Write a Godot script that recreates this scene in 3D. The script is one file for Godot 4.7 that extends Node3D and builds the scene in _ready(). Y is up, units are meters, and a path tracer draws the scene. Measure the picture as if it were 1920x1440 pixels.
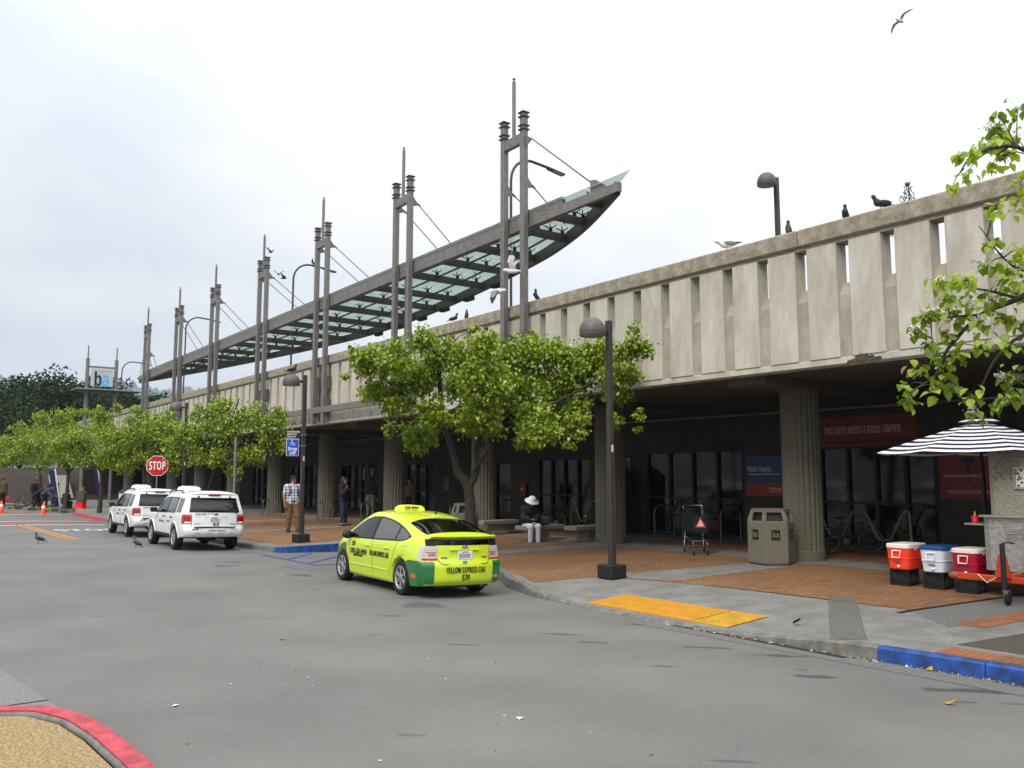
extends Node3D
# A station forecourt under an overcast sky: concrete viaduct, glass canopy on twin masts, taxi rank, trees.
# x runs from the road into the building, -z along the facade away from the camera, y up, metres.

var rng := RandomNumberGenerator.new()
var M := {}
var used := {}
var font_bold: SystemFont
var font_plain: SystemFont

class Mb:
	var st := SurfaceTool.new()
	var flat := true
	var n := 0
	func _init(c = null):
		st.begin(Mesh.PRIMITIVE_TRIANGLES)
		if c != null: st.set_color(c)
	func col(c: Color) -> Mb:
		st.set_color(c)
		return self
	func sm(on: bool) -> void:
		st.set_smooth_group(0 if on else -1)
	func tri(a: Vector3, b: Vector3, c: Vector3) -> void:
		st.add_vertex(a); st.add_vertex(b); st.add_vertex(c); n += 1
	func quad(a: Vector3, b: Vector3, c: Vector3, d: Vector3) -> void:
		tri(a, b, c); tri(a, c, d)
	func box(c: Vector3, s: Vector3, t := Transform3D()) -> Mb:
		sm(false)
		var h := s * .5
		var p := []
		for i in 8: p.append(t * (c + Vector3(h.x if i & 1 else -h.x, h.y if i & 2 else -h.y, h.z if i & 4 else -h.z)))
		quad(p[2], p[3], p[1], p[0]); quad(p[7], p[6], p[4], p[5])
		quad(p[6], p[2], p[0], p[4]); quad(p[3], p[7], p[5], p[1])
		quad(p[6], p[7], p[3], p[2]); quad(p[0], p[1], p[5], p[4])
		return self
	# a box with chamfered edges
	func cbox(c: Vector3, s: Vector3, b: float, t := Transform3D()) -> Mb:
		sm(false)
		var h := s * .5
		var v := func(x: int, y: int, z: int, k: int) -> Vector3:
			var q := Vector3(h.x * x, h.y * y, h.z * z)
			if k != 0: q.x -= b * x
			if k != 1: q.y -= b * y
			if k != 2: q.z -= b * z
			return t * (c + q)
		for k in 3:
			for sg in [-1, 1]:
				var q := []
				for uv in [[-1, -1], [1, -1], [1, 1], [-1, 1]]:
					var a := [0, 0, 0]
					a[k] = sg; a[(k + 1) % 3] = uv[0]; a[(k + 2) % 3] = uv[1]
					q.append(v.call(a[0], a[1], a[2], k))
				if sg > 0: quad(q[3], q[2], q[1], q[0])
				else: quad(q[0], q[1], q[2], q[3])
		for k in 3:
			for s1 in [-1, 1]:
				for s2 in [-1, 1]:
					var a := [0, 0, 0]; var e := [0, 0, 0]
					var k1 := (k + 1) % 3; var k2 := (k + 2) % 3
					a[k] = -1; a[k1] = s1; a[k2] = s2
					e[k] = 1; e[k1] = s1; e[k2] = s2
					var p0: Vector3 = v.call(a[0], a[1], a[2], k1); var p1: Vector3 = v.call(e[0], e[1], e[2], k1)
					var p2: Vector3 = v.call(e[0], e[1], e[2], k2); var p3: Vector3 = v.call(a[0], a[1], a[2], k2)
					if s1 * s2 > 0: quad(p3, p2, p1, p0)
					else: quad(p0, p1, p2, p3)
		for x in [-1, 1]:
			for y in [-1, 1]:
				for z in [-1, 1]:
					var p0: Vector3 = v.call(x, y, z, 0); var p1: Vector3 = v.call(x, y, z, 1); var p2: Vector3 = v.call(x, y, z, 2)
					if x * y * z > 0: tri(p2, p1, p0)
					else: tri(p0, p1, p2)
		return self
	func ring(p: Vector3, d: Vector3, r: float, k: int, up := Vector3.ZERO) -> Array:
		var u := d.cross(Vector3.UP if absf(d.y) < .95 else Vector3.RIGHT).normalized()
		var w := u.cross(d).normalized()
		var out := []
		for i in k:
			var a := TAU * i / k
			out.append(p + (u * cos(a) + w * sin(a)) * r)
		return out
	func skin(a: Array, b: Array) -> void:
		var k := a.size()
		for i in k:
			var j := (i + 1) % k
			quad(a[i], a[j], b[j], b[i])
	func fan(a: Array, rev := false) -> void:
		for i in range(1, a.size() - 1):
			if rev: tri(a[0], a[i + 1], a[i])
			else: tri(a[0], a[i], a[i + 1])
	func tube(a: Vector3, b: Vector3, r0: float, r1 := -1.0, k := 10, caps := true) -> Mb:
		if r1 < 0: r1 = r0
		var d := (b - a).normalized()
		var p := ring(a, d, r0, k); var q := ring(b, d, r1, k)
		sm(true)
		skin(p, q)
		if caps:
			sm(false)
			fan(p, true); fan(q)
		return self
	func path(pts: Array, radii, k := 8, caps := true) -> Mb:
		var prev := []
		var first := []
		var u := Vector3.ZERO
		for i in pts.size():
			var d: Vector3 = (pts[mini(i + 1, pts.size() - 1)] - pts[maxi(i - 1, 0)]).normalized()
			if i == 0: u = d.cross(Vector3.UP if absf(d.y) < .95 else Vector3.RIGHT).normalized()
			else: u = (u - d * u.dot(d)).normalized()
			var w := u.cross(d)
			var r: float = radii[i] if radii is Array else radii
			var cur := []
			for j in k:
				var a := TAU * j / k
				cur.append(pts[i] + (u * cos(a) + w * sin(a)) * r)
			sm(true)
			if i: skin(prev, cur)
			else: first = cur
			prev = cur
		if caps:
			sm(false)
			fan(first, true); fan(prev)
		return self
	# profile of Vector2(radius, y), turned about y and placed by t
	func lathe(prof: Array, k := 16, t := Transform3D(), smooth := true) -> Mb:
		var rows := []
		for p in prof:
			var row := []
			for i in k:
				var a := TAU * i / k
				row.append(t * Vector3(p.x * cos(a), p.y, p.x * sin(a)))
			rows.append(row)
		sm(smooth)
		for i in prof.size() - 1: skin(rows[i], rows[i + 1])
		return self
	func ball(c: Vector3, r: Vector3, k := 12, t := Transform3D()) -> Mb:
		var prof := []
		var m := maxi(4, k / 2)
		for i in m + 1:
			var a := -PI / 2 + PI * i / m
			prof.append(Vector2(maxf(cos(a), .0005), sin(a)))
		return lathe(prof, k, t * Transform3D(Basis.from_scale(r), c))
	# outline in the xy plane of t, thickness along z
	func prism(poly: Array, d: float, t := Transform3D()) -> Mb:
		sm(false)
		var pv := PackedVector2Array(poly)
		if Geometry2D.is_polygon_clockwise(pv): pv.reverse()
		var idx := Geometry2D.triangulate_polygon(pv)
		var f := func(i: int, z: float) -> Vector3: return t * Vector3(pv[i].x, pv[i].y, z)
		for i in range(0, idx.size(), 3):
			tri(f.call(idx[i], d / 2), f.call(idx[i + 1], d / 2), f.call(idx[i + 2], d / 2))
			tri(f.call(idx[i + 2], -d / 2), f.call(idx[i + 1], -d / 2), f.call(idx[i], -d / 2))
		for i in pv.size():
			var j := (i + 1) % pv.size()
			quad(f.call(i, -d / 2), f.call(j, -d / 2), f.call(j, d / 2), f.call(i, d / 2))
		return self
	# rows of points, skinned smoothly
	func grid(rows: Array, smooth := true, rev := false) -> Mb:
		sm(smooth)
		for i in rows.size() - 1:
			for j in rows[i].size() - 1:
				if rev: quad(rows[i][j], rows[i][j + 1], rows[i + 1][j + 1], rows[i + 1][j])
				else: quad(rows[i][j], rows[i + 1][j], rows[i + 1][j + 1], rows[i][j + 1])
		return self
	func done() -> ArrayMesh:
		st.generate_normals()
		return st.commit()

func numbered(called: String) -> String:
	if not used.has(called):
		used[called] = 0
		return called
	used[called] += 1
	return "%s_%03d" % [called, used[called]]

func meta(o: Node, label := "", category := "", group := "", kind := "") -> Node:
	if label: o.set_meta("label", label)
	if category: o.set_meta("category", category)
	if group: o.set_meta("group", group)
	if kind: o.set_meta("kind", kind)
	return o

func thing(called: String, label: String, category: String, at := Vector3.ZERO, turn := 0.0, group := "") -> Node3D:
	var o := Node3D.new()
	o.name = numbered(called)
	add_child(o)
	o.position = at
	o.rotation.y = turn
	meta(o, label, category, group)
	return o

func obj(called: String, mb, m: Material, parent: Node = null, at := Vector3.ZERO) -> MeshInstance3D:
	var o := MeshInstance3D.new()
	o.mesh = mb.done() if mb is Mb else mb
	o.material_override = m
	o.position = at
	if parent == null:
		o.name = numbered(called)
		add_child(o)
	else:
		o.name = called
		parent.add_child(o, true)
	return o

func struct(called: String, mb, m: Material) -> MeshInstance3D:
	var o := obj(called, mb, m)
	o.set_meta("kind", "structure")
	return o

func dup(root: Node3D, at: Vector3, turn: float, label: String) -> Node3D:
	var r: Node3D = root.duplicate()
	r.name = numbered(String(root.name).rstrip("0123456789").rstrip("_"))
	add_child(r)
	r.position = at
	r.rotation.y = turn
	r.set_meta("label", label)
	return r

func many(called: String, mesh: Mesh, m: Material, tfs: Array, cols: Array, parent: Node) -> MultiMeshInstance3D:
	var mm := MultiMesh.new()
	mm.transform_format = MultiMesh.TRANSFORM_3D
	mm.use_colors = cols.size() > 0
	mm.mesh = mesh
	mm.instance_count = tfs.size()
	for i in tfs.size():
		mm.set_instance_transform(i, tfs[i])
		if cols.size(): mm.set_instance_color(i, cols[i])
	var o := MultiMeshInstance3D.new()
	o.multimesh = mm
	o.material_override = m
	o.name = called
	o.set_meta("kind", "stuff")
	parent.add_child(o, true)
	return o

func text(called: String, s: String, height: float, m: Material, parent: Node, t: Transform3D, bold := true, width := 0.0, depth := .004) -> MeshInstance3D:
	var tm := TextMesh.new()
	tm.text = s
	tm.font = font_bold if bold else font_plain
	tm.font_size = 64
	tm.pixel_size = height / 46.0
	tm.depth = depth
	tm.curve_step = 2.0
	var o := MeshInstance3D.new()
	o.mesh = tm
	o.material_override = m
	o.name = called
	if width > 0.0:
		var w := tm.get_aabb().size.x
		if w > 0.0: t = t.scaled_local(Vector3(width / w, 1, 1))
	o.transform = t
	parent.add_child(o, true)
	return o

# transform whose local z looks along `out` and local y is as near up as can be
func facing(at: Vector3, out: Vector3, up := Vector3.UP) -> Transform3D:
	var z := out.normalized()
	var x := up.cross(z).normalized()
	return Transform3D(Basis(x, z.cross(x), z), at)

func aim(at: Vector3, dir: Vector3) -> Basis:
	var y := dir.normalized()
	var x := y.cross(Vector3.UP if absf(y.y) < .95 else Vector3.RIGHT).normalized()
	return Basis(x, y, x.cross(y))

func mat(c: Color, rough := .8, metal := 0.0, tex = null, scale := 1.0, bump = null, bump_k := 1.0) -> StandardMaterial3D:
	var m := StandardMaterial3D.new()
	m.albedo_color = c
	m.roughness = rough
	m.metallic = metal
	if tex != null or bump != null:
		m.uv1_triplanar = true
		m.uv1_world_triplanar = true
		m.uv1_scale = Vector3.ONE * scale
	if tex != null: m.albedo_texture = tex
	if bump != null:
		m.normal_enabled = true
		m.normal_texture = bump
		m.normal_scale = bump_k
	return m

func noise_img(size: int, freq: float, octaves: int, type := FastNoiseLite.TYPE_SIMPLEX_SMOOTH, sd := 1) -> Image:
	var n := FastNoiseLite.new()
	n.noise_type = type
	n.seed = sd
	n.frequency = freq
	n.fractal_octaves = octaves
	return n.get_seamless_image(size, size)

# grey texture lo..hi from one noise, with a second fine one laid over
func grain(size: int, f1: float, f2: float, lo: float, hi: float, share: float, sd := 1, tint := Color.WHITE) -> ImageTexture:
	var a := noise_img(size, f1, 4, FastNoiseLite.TYPE_SIMPLEX_SMOOTH, sd)
	var b := noise_img(size, f2, 2, FastNoiseLite.TYPE_SIMPLEX_SMOOTH, sd + 7)
	a.convert(Image.FORMAT_L8); b.convert(Image.FORMAT_L8)
	var da := a.get_data(); var db := b.get_data()
	var out := PackedByteArray()
	out.resize(size * size * 3)
	for i in size * size:
		var v := lerpf(da[i], db[i], share) / 255.0
		v = clampf((v - .5) * 1.6 + .5, 0, 1)
		var g := lerpf(lo, hi, v)
		var w := 1.0 - v
		out[i * 3] = int(255 * g * lerpf(1.0, tint.r, w)); out[i * 3 + 1] = int(255 * g * lerpf(1.0, tint.g, w)); out[i * 3 + 2] = int(255 * g * lerpf(1.0, tint.b, w))
	return ImageTexture.create_from_image(Image.create_from_data(size, size, false, Image.FORMAT_RGB8, out))

func bumps(size: int, f: float, oct: int, k: float, sd := 3) -> ImageTexture:
	var a := noise_img(size, f, oct, FastNoiseLite.TYPE_SIMPLEX_SMOOTH, sd)
	a.convert(Image.FORMAT_L8)
	a.bump_map_to_normal_map(k)
	return ImageTexture.create_from_image(a)

# ---- smooth bodies: tapered capsules joined with a smooth minimum and meshed as surface nets
func body_mesh(bones: Array, cell: float, k: float, grow := 0.0) -> ArrayMesh:
	var lo := Vector3.ONE * 1e9; var hi := -lo
	for b in bones:
		var r: float = maxf(b[2], b[3]) + grow + cell * 2.5
		lo = lo.min((b[0] as Vector3).min(b[1]) - Vector3.ONE * r); hi = hi.max((b[0] as Vector3).max(b[1]) + Vector3.ONE * r)
	var nx := int((hi.x - lo.x) / cell) + 2; var ny := int((hi.y - lo.y) / cell) + 2; var nz := int((hi.z - lo.z) / cell) + 2
	var sxy := nx * ny
	var f := PackedFloat32Array()
	f.resize(sxy * nz)
	f.fill(9.0)
	for b in bones:
		var a: Vector3 = b[0]; var e: Vector3 = b[1]
		var ra: float = b[2] + grow; var rb: float = b[3] + grow
		var d := e - a
		var dd := maxf(d.length_squared(), 1e-9)
		var r := maxf(ra, rb) + k + cell * 2.0
		var p0 := (a.min(e) - Vector3.ONE * r - lo) / cell; var p1 := (a.max(e) + Vector3.ONE * r - lo) / cell
		for z in range(maxi(0, int(p0.z)), mini(nz, int(p1.z) + 2)):
			for y in range(maxi(0, int(p0.y)), mini(ny, int(p1.y) + 2)):
				var at := z * sxy + y * nx
				for x in range(maxi(0, int(p0.x)), mini(nx, int(p1.x) + 2)):
					var p := lo + Vector3(x, y, z) * cell - a
					var t := clampf(p.dot(d) / dd, 0.0, 1.0)
					var v := (p - d * t).length() - lerpf(ra, rb, t)
					var o := f[at + x]
					var h := maxf(k - absf(o - v), 0.0) / k
					f[at + x] = minf(o, v) - h * h * k * .25
	var st := SurfaceTool.new()
	st.begin(Mesh.PRIMITIVE_TRIANGLES)
	st.set_smooth_group(0)
	var ids := PackedInt32Array()
	ids.resize(sxy * nz)
	ids.fill(-1)
	var verts := PackedVector3Array()
	var offs := [0, 1, nx, nx + 1, sxy, sxy + 1, sxy + nx, sxy + nx + 1]
	var cor := [Vector3(0, 0, 0), Vector3(1, 0, 0), Vector3(0, 1, 0), Vector3(1, 1, 0), Vector3(0, 0, 1), Vector3(1, 0, 1), Vector3(0, 1, 1), Vector3(1, 1, 1)]
	var ed := [[0, 1], [2, 3], [4, 5], [6, 7], [0, 2], [1, 3], [4, 6], [5, 7], [0, 4], [1, 5], [2, 6], [3, 7]]
	for z in nz - 1:
		for y in ny - 1:
			var at := z * sxy + y * nx
			for x in nx - 1:
				var i := at + x
				if f[i] > cell * 2.5 or f[i] < -cell * 2.5: continue
				var neg := 0
				for c in 8:
					if f[i + offs[c]] < 0.0: neg += 1
				if neg == 0 or neg == 8: continue
				var sum := Vector3.ZERO
				var cnt := 0
				for e in ed:
					var va := f[i + offs[e[0]]]; var vb := f[i + offs[e[1]]]
					if (va < 0.0) != (vb < 0.0):
						sum += (cor[e[0]] as Vector3).lerp(cor[e[1]], va / (va - vb)); cnt += 1
				ids[i] = verts.size()
				verts.append(lo + (Vector3(x, y, z) + sum / cnt) * cell)
	for z in range(1, nz - 1):
		for y in range(1, ny - 1):
			var at := z * sxy + y * nx
			for x in range(1, nx - 1):
				var i := at + x
				if ids[i] < 0: continue
				var v := f[i]
				for ax in 3:
					var s: int = [1, nx, sxy][ax]
					var w := f[i + s]
					if (v < 0.0) == (w < 0.0): continue
					var u1: int = [nx, sxy, 1][ax]; var u2: int = [sxy, 1, nx][ax]
					var q0 := ids[i]; var q1 := ids[i - u1]; var q2 := ids[i - u1 - u2]; var q3 := ids[i - u2]
					if q1 < 0 or q2 < 0 or q3 < 0: continue
					var order := [q0, q3, q2, q0, q2, q1] if v < 0.0 else [q0, q1, q2, q0, q2, q3]
					for q in order: st.add_vertex(verts[q])
	st.generate_normals()
	return st.commit()

func _ready() -> void:
	rng.seed = 20160
	# --- camera
	var cam := Camera3D.new()
	cam.name = "camera"
	cam.fov = 48.725
	cam.near = .05
	cam.far = 9000.0
	cam.position = Vector3(0, 2.07, 0)
	cam.rotation_order = EULER_ORDER_YXZ
	cam.rotation_degrees = Vector3(6.245, -36.97, 0)
	add_child(cam)
	cam.current = true
	# --- sky and air
	var env := Environment.new()
	env.background_mode = Environment.BG_SKY
	env.tonemap_mode = Environment.TONE_MAPPER_LINEAR
	env.tonemap_exposure = 1.6
	env.sdfgi_enabled = true
	env.ssao_enabled = true
	env.ssil_enabled = true
	env.fog_enabled = true
	env.fog_density = .00018
	env.fog_light_color = Color(.86, .92, 1.0)
	var sky := Sky.new()
	var sm := PanoramaSkyMaterial.new()
	sm.panorama = overcast()
	sky.sky_material = sm
	env.sky = sky
	var we := WorldEnvironment.new()
	we.name = "sky"
	we.environment = env
	add_child(we)
	# --- the sun behind thick cloud, high on the left
	var sun := DirectionalLight3D.new()
	sun.name = "sun"
	sun.light_energy = .5
	sun.light_color = Color(1, .97, .92)
	sun.light_angular_distance = 22.0
	sun.shadow_enabled = true
	add_child(sun)
	sun.look_at_from_position(Vector3.ZERO, Vector3(.63, -.71, -.30))
	font_bold = SystemFont.new()
	font_bold.font_names = PackedStringArray(["Droid Sans"])
	font_bold.font_weight = 700
	font_plain = SystemFont.new()
	font_plain.font_names = PackedStringArray(["Droid Sans"])
	materials()
	ground()
	station()
	canopy()
	background()
	street_furniture()
	trees()
	taxi()
	suvs()
	shopping_things()
	people()
	birds()
	litter()

# a bright overcast sky: darker and bluer low down, whiter towards the zenith, with soft cloud
func overcast() -> ImageTexture:
	var w := 1024; var h := 512
	var n := FastNoiseLite.new()
	n.noise_type = FastNoiseLite.TYPE_SIMPLEX_SMOOTH
	n.seed = 11
	n.frequency = 1.1
	n.fractal_octaves = 5
	var data := PackedFloat32Array()
	data.resize(w * h * 3)
	for y in h:
		var el := PI * (.5 - (y + .5) / h)
		for x in w:
			var az := TAU * (x + .5) / w
			var e := maxf(sin(el), 0.0)
			# clouds lie in a layer, so they flatten towards the horizon
			var d := Vector3(cos(az) * cos(el), sin(el), sin(az) * cos(el))
			var p := d / (absf(d.y) + .22)
			var c := n.get_noise_3d(p.x * 1.0, p.z * 1.0, 3.0) * 1.15
			var l := (.575 + .25 * e + .90 * e * e * e) * (1.0 + .33 * d.dot(Vector3(-.63, .71, .30)))
			var blue := clampf(.58 - c * .8 - e * .5, 0.0, 1.0)
			l *= 1.0 + c * .15
			var i := (y * w + x) * 3
			if el < 0.0:
				l = .30
				blue = .1
			data[i] = l * (1.0 - .13 * blue); data[i + 1] = l * (1.0 - .045 * blue); data[i + 2] = l * (1.0 + .05 * blue)
	return ImageTexture.create_from_image(Image.create_from_data(w, h, false, Image.FORMAT_RGBF, data.to_byte_array()))

func materials() -> void:
	var g_fine := grain(512, .03, .32, .74, 1.0, .55, 5)
	var g_soft := grain(512, .008, .06, .82, 1.0, .3, 9, Color(1, .98, .96))
	var g_stain := grain(1024, .004, .02, .87, 1.0, .3, 21, Color(1, .985, .96))
	var b_fine := bumps(512, .25, 3, 3.0, 4)
	var b_mid := bumps(512, .05, 4, 5.0, 6)
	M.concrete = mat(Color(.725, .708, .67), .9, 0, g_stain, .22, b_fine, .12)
	M.concrete.uv1_scale = Vector3(.42, .11, .42)
	M.cornice = mat(Color(.66, .63, .57), .92, 0, grain(1024, .010, .08, .68, 1.0, .45, 33, Color(.99, .97, .93)), .3, b_fine, .2)
	M.recess = mat(Color(.645, .62, .57), .92, 0, g_stain, .3, b_fine, .35)
	M.spall = mat(Color(.35, .32, .28), .95, 0, g_fine, 2.0, b_mid, 1.5)
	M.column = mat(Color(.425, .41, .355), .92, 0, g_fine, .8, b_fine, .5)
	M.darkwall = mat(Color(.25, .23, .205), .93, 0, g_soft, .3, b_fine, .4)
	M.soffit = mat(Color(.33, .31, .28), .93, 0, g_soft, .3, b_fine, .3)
	M.paving = mat(Color(.475, .475, .465), .85, 0, g_soft, .35, b_fine, .4)
	M.paving2 = mat(Color(.43, .43, .42), .88, 0, g_fine, .5, b_fine, .5)
	M.aggregate = mat(Color(.385, .36, .32), .9, 0, grain(512, .2, .4, .45, 1.0, .5, 55, Color(.95, .9, .85)), .5, b_fine, .6)
	M.kerb = mat(Color(.50, .49, .47), .9, 0, grain(512, .012, .2, .62, 1.0, .4, 14), .7, b_fine, .6)
	M.blue_kerb = mat(Color(.07, .34, .72), .6, 0, grain(512, .015, .12, .45, 1.0, .4, 15, Color(1.0, .92, .85)), .6, b_fine, .5)
	M.red_kerb = mat(Color(.76, .27, .32), .7, 0, grain(512, .015, .12, .66, 1.0, .4, 16), .6, b_fine, .5)
	M.white_paint = mat(Color(.80, .80, .78), .8, 0, g_fine, 1.0)
	M.pink_paint = mat(Color(.50, .36, .36), .85, 0, g_fine, 1.0)
	M.yellow_paint = mat(Color(.80, .52, .10), .75, 0, g_fine, 1.0)
	M.blue_paint = mat(Color(.16, .30, .58), .8, 0, g_fine, 1.0)
	M.pad = mat(Color(.74, .52, .02), .65, 0, grain(512, .01, .1, .86, 1.0, .3, 17), .6)
	M.pad_old = mat(Color(.74, .56, .10), .7, 0, grain(512, .01, .1, .80, 1.0, .3, 18), .6)
	M.slab = mat(Color(.53, .53, .515), .9, 0, grain(512, .1, .35, .6, 1.0, .5, 56), .5, b_mid, .8)
	M.brick = mat(Color(.60, .38, .24), .9, 0, g_fine, 2.0, b_fine, .6)
	M.brick_b = mat(Color(.52, .35, .24), .9, 0, g_fine, 2.0, b_fine, .6)
	M.soil = mat(Color(.215, .155, .105), .97, 0, grain(512, .02, .12, .45, 1.0, .4, 72), .25, b_mid, 1.0)
	M.redsoil = mat(Color(.34, .18, .10), .97, 0, g_stain, .5, b_mid, 1.4)
	M.straw = mat(Color(.72, .64, .49), .95, 0, grain(512, .06, .3, .55, 1.0, .5, 19, Color(.95, .88, .75)), .9, b_mid, 1.2)
	M.straw_blade = mat(Color(.74, .67, .52), .9)
	M.straw_blade.vertex_color_use_as_albedo = true
	M.terrain = mat(Color(.30, .29, .22), .95, 0, g_stain, .05)
	M.steel = mat(Color(.46, .445, .435), .5, .15, grain(512, .01, .1, .86, 1.0, .3, 23), .5)
	M.steel_dark = mat(Color(.30, .295, .29), .55, .1)
	M.rod = mat(Color(.32, .31, .30), .4, .3)
	M.pole = mat(Color(.235, .215, .205), .55, .1, g_soft, .9)
	M.lamp_head = mat(Color(.36, .345, .34), .55, .1, g_fine, 2.0)
	M.lens = mat(Color(.55, .54, .5), .3)
	M.galv = mat(Color(.52, .51, .49), .45, .5, g_soft, 1.5)
	M.rack = mat(Color(.44, .43, .40), .42, .55, g_soft, 2.0)
	M.glass = mat(Color(.36, .62, .57, .87), .3)
	M.glass.transparency = BaseMaterial3D.TRANSPARENCY_ALPHA
	M.glass.backlight_enabled = true
	M.glass.backlight = Color(.54, .61, .58)
	M.pane = mat(Color(.012, .013, .015), .06)
	M.painted_sky_glass = mat(Color(.30, .31, .315), .07)  # grey base colour imitates sky mirrored in the rear side car windows
	M.frame = mat(Color(.10, .092, .085), .5, .3)
	M.black = mat(Color(.025, .025, .027), .6)
	M.rubber = mat(Color(.035, .035, .037), .85, 0, g_fine, 4.0)
	M.chrome = mat(Color(.62, .62, .63), .25, .9)
	M.alloy = mat(Color(.62, .62, .62), .35, .7)
	M.white = mat(Color(.86, .86, .85), .5)
	M.offwhite = mat(Color(.78, .77, .73), .6)
	M.black_ink = mat(Color(.02, .02, .02), .6)
	M.red = mat(Color(.72, .05, .06), .45)
	M.orange = mat(Color(.85, .22, .06), .55)
	M.bark = mat(Color(.30, .265, .235), .95, 0, grain(512, .05, .2, .45, 1.0, .4, 27), 1.6, b_mid, 1.6)
	M.leaf = mat(Color.WHITE, .5)
	M.leaf.vertex_color_use_as_albedo = true
	M.leaf.backlight_enabled = true
	M.leaf.backlight = Color(.70, .78, .25)
	M.needle = mat(Color.WHITE, .9)
	M.needle.metallic_specular = .2
	M.needle.vertex_color_use_as_albedo = true
	M.petal = mat(Color(.85, .84, .80), .6)
	# brick paving under the station, with joints too fine to tell apart from here
	var tile := Image.create(512, 512, false, Image.FORMAT_RGB8)
	var r := RandomNumberGenerator.new()
	r.seed = 5
	for by in 16:
		for bx in 8:
			var k := r.randf_range(.84, 1.0)
			var c := Color(k, k * r.randf_range(.96, 1.0), k * r.randf_range(.94, 1.0))
			var x0 := bx * 64 + (32 if by % 2 else 0)
			tile.fill_rect(Rect2i(x0 % 512, by * 32, 62, 30), c)
			if x0 + 62 > 512: tile.fill_rect(Rect2i(0, by * 32, x0 + 62 - 512, 30), c)
	var tt := ImageTexture.create_from_image(tile)
	M.tile = mat(Color(.55, .40, .26), .8, 0, tt, .62)
	M.tile.detail_enabled = true
	M.tile.detail_blend_mode = BaseMaterial3D.BLEND_MODE_MUL
	M.tile.detail_albedo = g_stain
	M.tile.detail_uv_layer = BaseMaterial3D.DETAIL_UV_2
	# road
	M.road = mat(Color(.50, .493, .48), .88, 0, grain(512, .12, .42, .82, 1.0, .6, 41), .45, b_fine, .7)
	M.road.detail_enabled = true
	M.road.detail_blend_mode = BaseMaterial3D.BLEND_MODE_MUL
	M.road.detail_albedo = road_wear()
	M.road.detail_uv_layer = BaseMaterial3D.DETAIL_UV_2

# wear of the asphalt over 20 x 40 m: patches, tyre-polished lanes, dark smears near the kerb, gum and chips
func road_wear() -> ImageTexture:
	var w := 1024; var h := 2048
	var a := noise_img(1024, .006, 5, FastNoiseLite.TYPE_SIMPLEX_SMOOTH, 61)
	a.convert(Image.FORMAT_L8)
	var src := a.get_data()
	var d := PackedByteArray()
	d.resize(w * h)
	for y in h:
		for x in w:
			var v := (src[(y & 1023) * 1024 + x] / 255.0 - .5) * .15 + .87
			d[y * w + x] = int(clampf(v, 0, 1) * 255)
	var r := RandomNumberGenerator.new()
	r.seed = 77
	var blot := func(X: float, Z: float, rx: float, rz: float, ang: float, k: float) -> void:
		var cx := (X + 8.0) / 20.0 * w; var cy := -Z / 40.0 * h
		var R := int(maxf(rx, rz) * 51.2) + 2
		for y in range(maxi(0, int(cy) - R), mini(h, int(cy) + R)):
			for x in range(maxi(0, int(cx) - R), mini(w, int(cx) + R)):
				var p := Vector2(x - cx, y - cy).rotated(ang) / 51.2
				var q := Vector2(p.x / rx, p.y / rz).length()
				q += (src[((y * 5) & 1023) * 1024 + ((x * 5) & 1023)] / 255.0 - .5) * 1.1
				if q < 1.0:
					var f := smoothstep(1.0, .45, q) * k
					d[y * w + x] = int(clampf(d[y * w + x] * (1.0 - f), 0, 255))
	# smears seen along the kerb side of the lane
	for s in [[10.0, -10.15, .30, .09], [10.3, -10.4, .22, .06], [7.64, -8.96, .33, .07], [9.2, -9.05, .25, .08], [8.94, -6.5, .45, .1], [9.06, -4.3, .55, .14], [7.6, -8.28, .2, .05], [6.45, -11.5, .3, .07], [8.5, -7.4, .35, .08], [8.2, -5.6, .3, .1], [7.2, -6.8, .25, .05], [9.2, -7.6, .3, .07], [6.0, -9.0, .22, .05]]:
		blot.call(s[0], s[1], s[2], s[3], .72, .34)
	for i in 55:
		blot.call(r.randf_range(2, 9.5), r.randf_range(-26, -3.5), r.randf_range(.05, .25), r.randf_range(.02, .05), r.randf_range(.4, 1.0), r.randf_range(.12, .26))
	for i in 14:
		blot.call(r.randf_range(6.6, 8.6), r.randf_range(-34, -12), r.randf_range(.1, .5), r.randf_range(.1, .4), r.randf_range(0, 3), r.randf_range(.1, .3))
	for i in 60:
		blot.call(r.randf_range(.5, 9.5), r.randf_range(-20, -4.0), r.randf_range(.012, .025), r.randf_range(.012, .025), 0, r.randf_range(-.45, -.2))
	# hairline cracks wandering over the surface
	for c in [[2.2, -8.0, -.9, 220], [4.5, -14.0, -.4, 260], [6.4, -6.2, -1.3, 170], [3.0, -21.0, .2, 240], [7.6, -19.0, -1.0, 200]]:
		var p := Vector2((c[0] + 8.0) * 51.2, -c[1] * 51.2)
		var way: float = c[2]
		for i in c[3]:
			way += r.randf_range(-.28, .28)
			p += Vector2(cos(way), sin(way)) * 1.6
			if p.x < 2 or p.y < 2 or p.x > w - 3 or p.y > h - 3: break
			for q in [0, 1]:
				var at: int = int(p.y) * w + int(p.x) + q
				d[at] = int(d[at] * (.94 if q == 0 else .97))
	return ImageTexture.create_from_image(Image.create_from_data(w, h, false, Image.FORMAT_L8, d))

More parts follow.
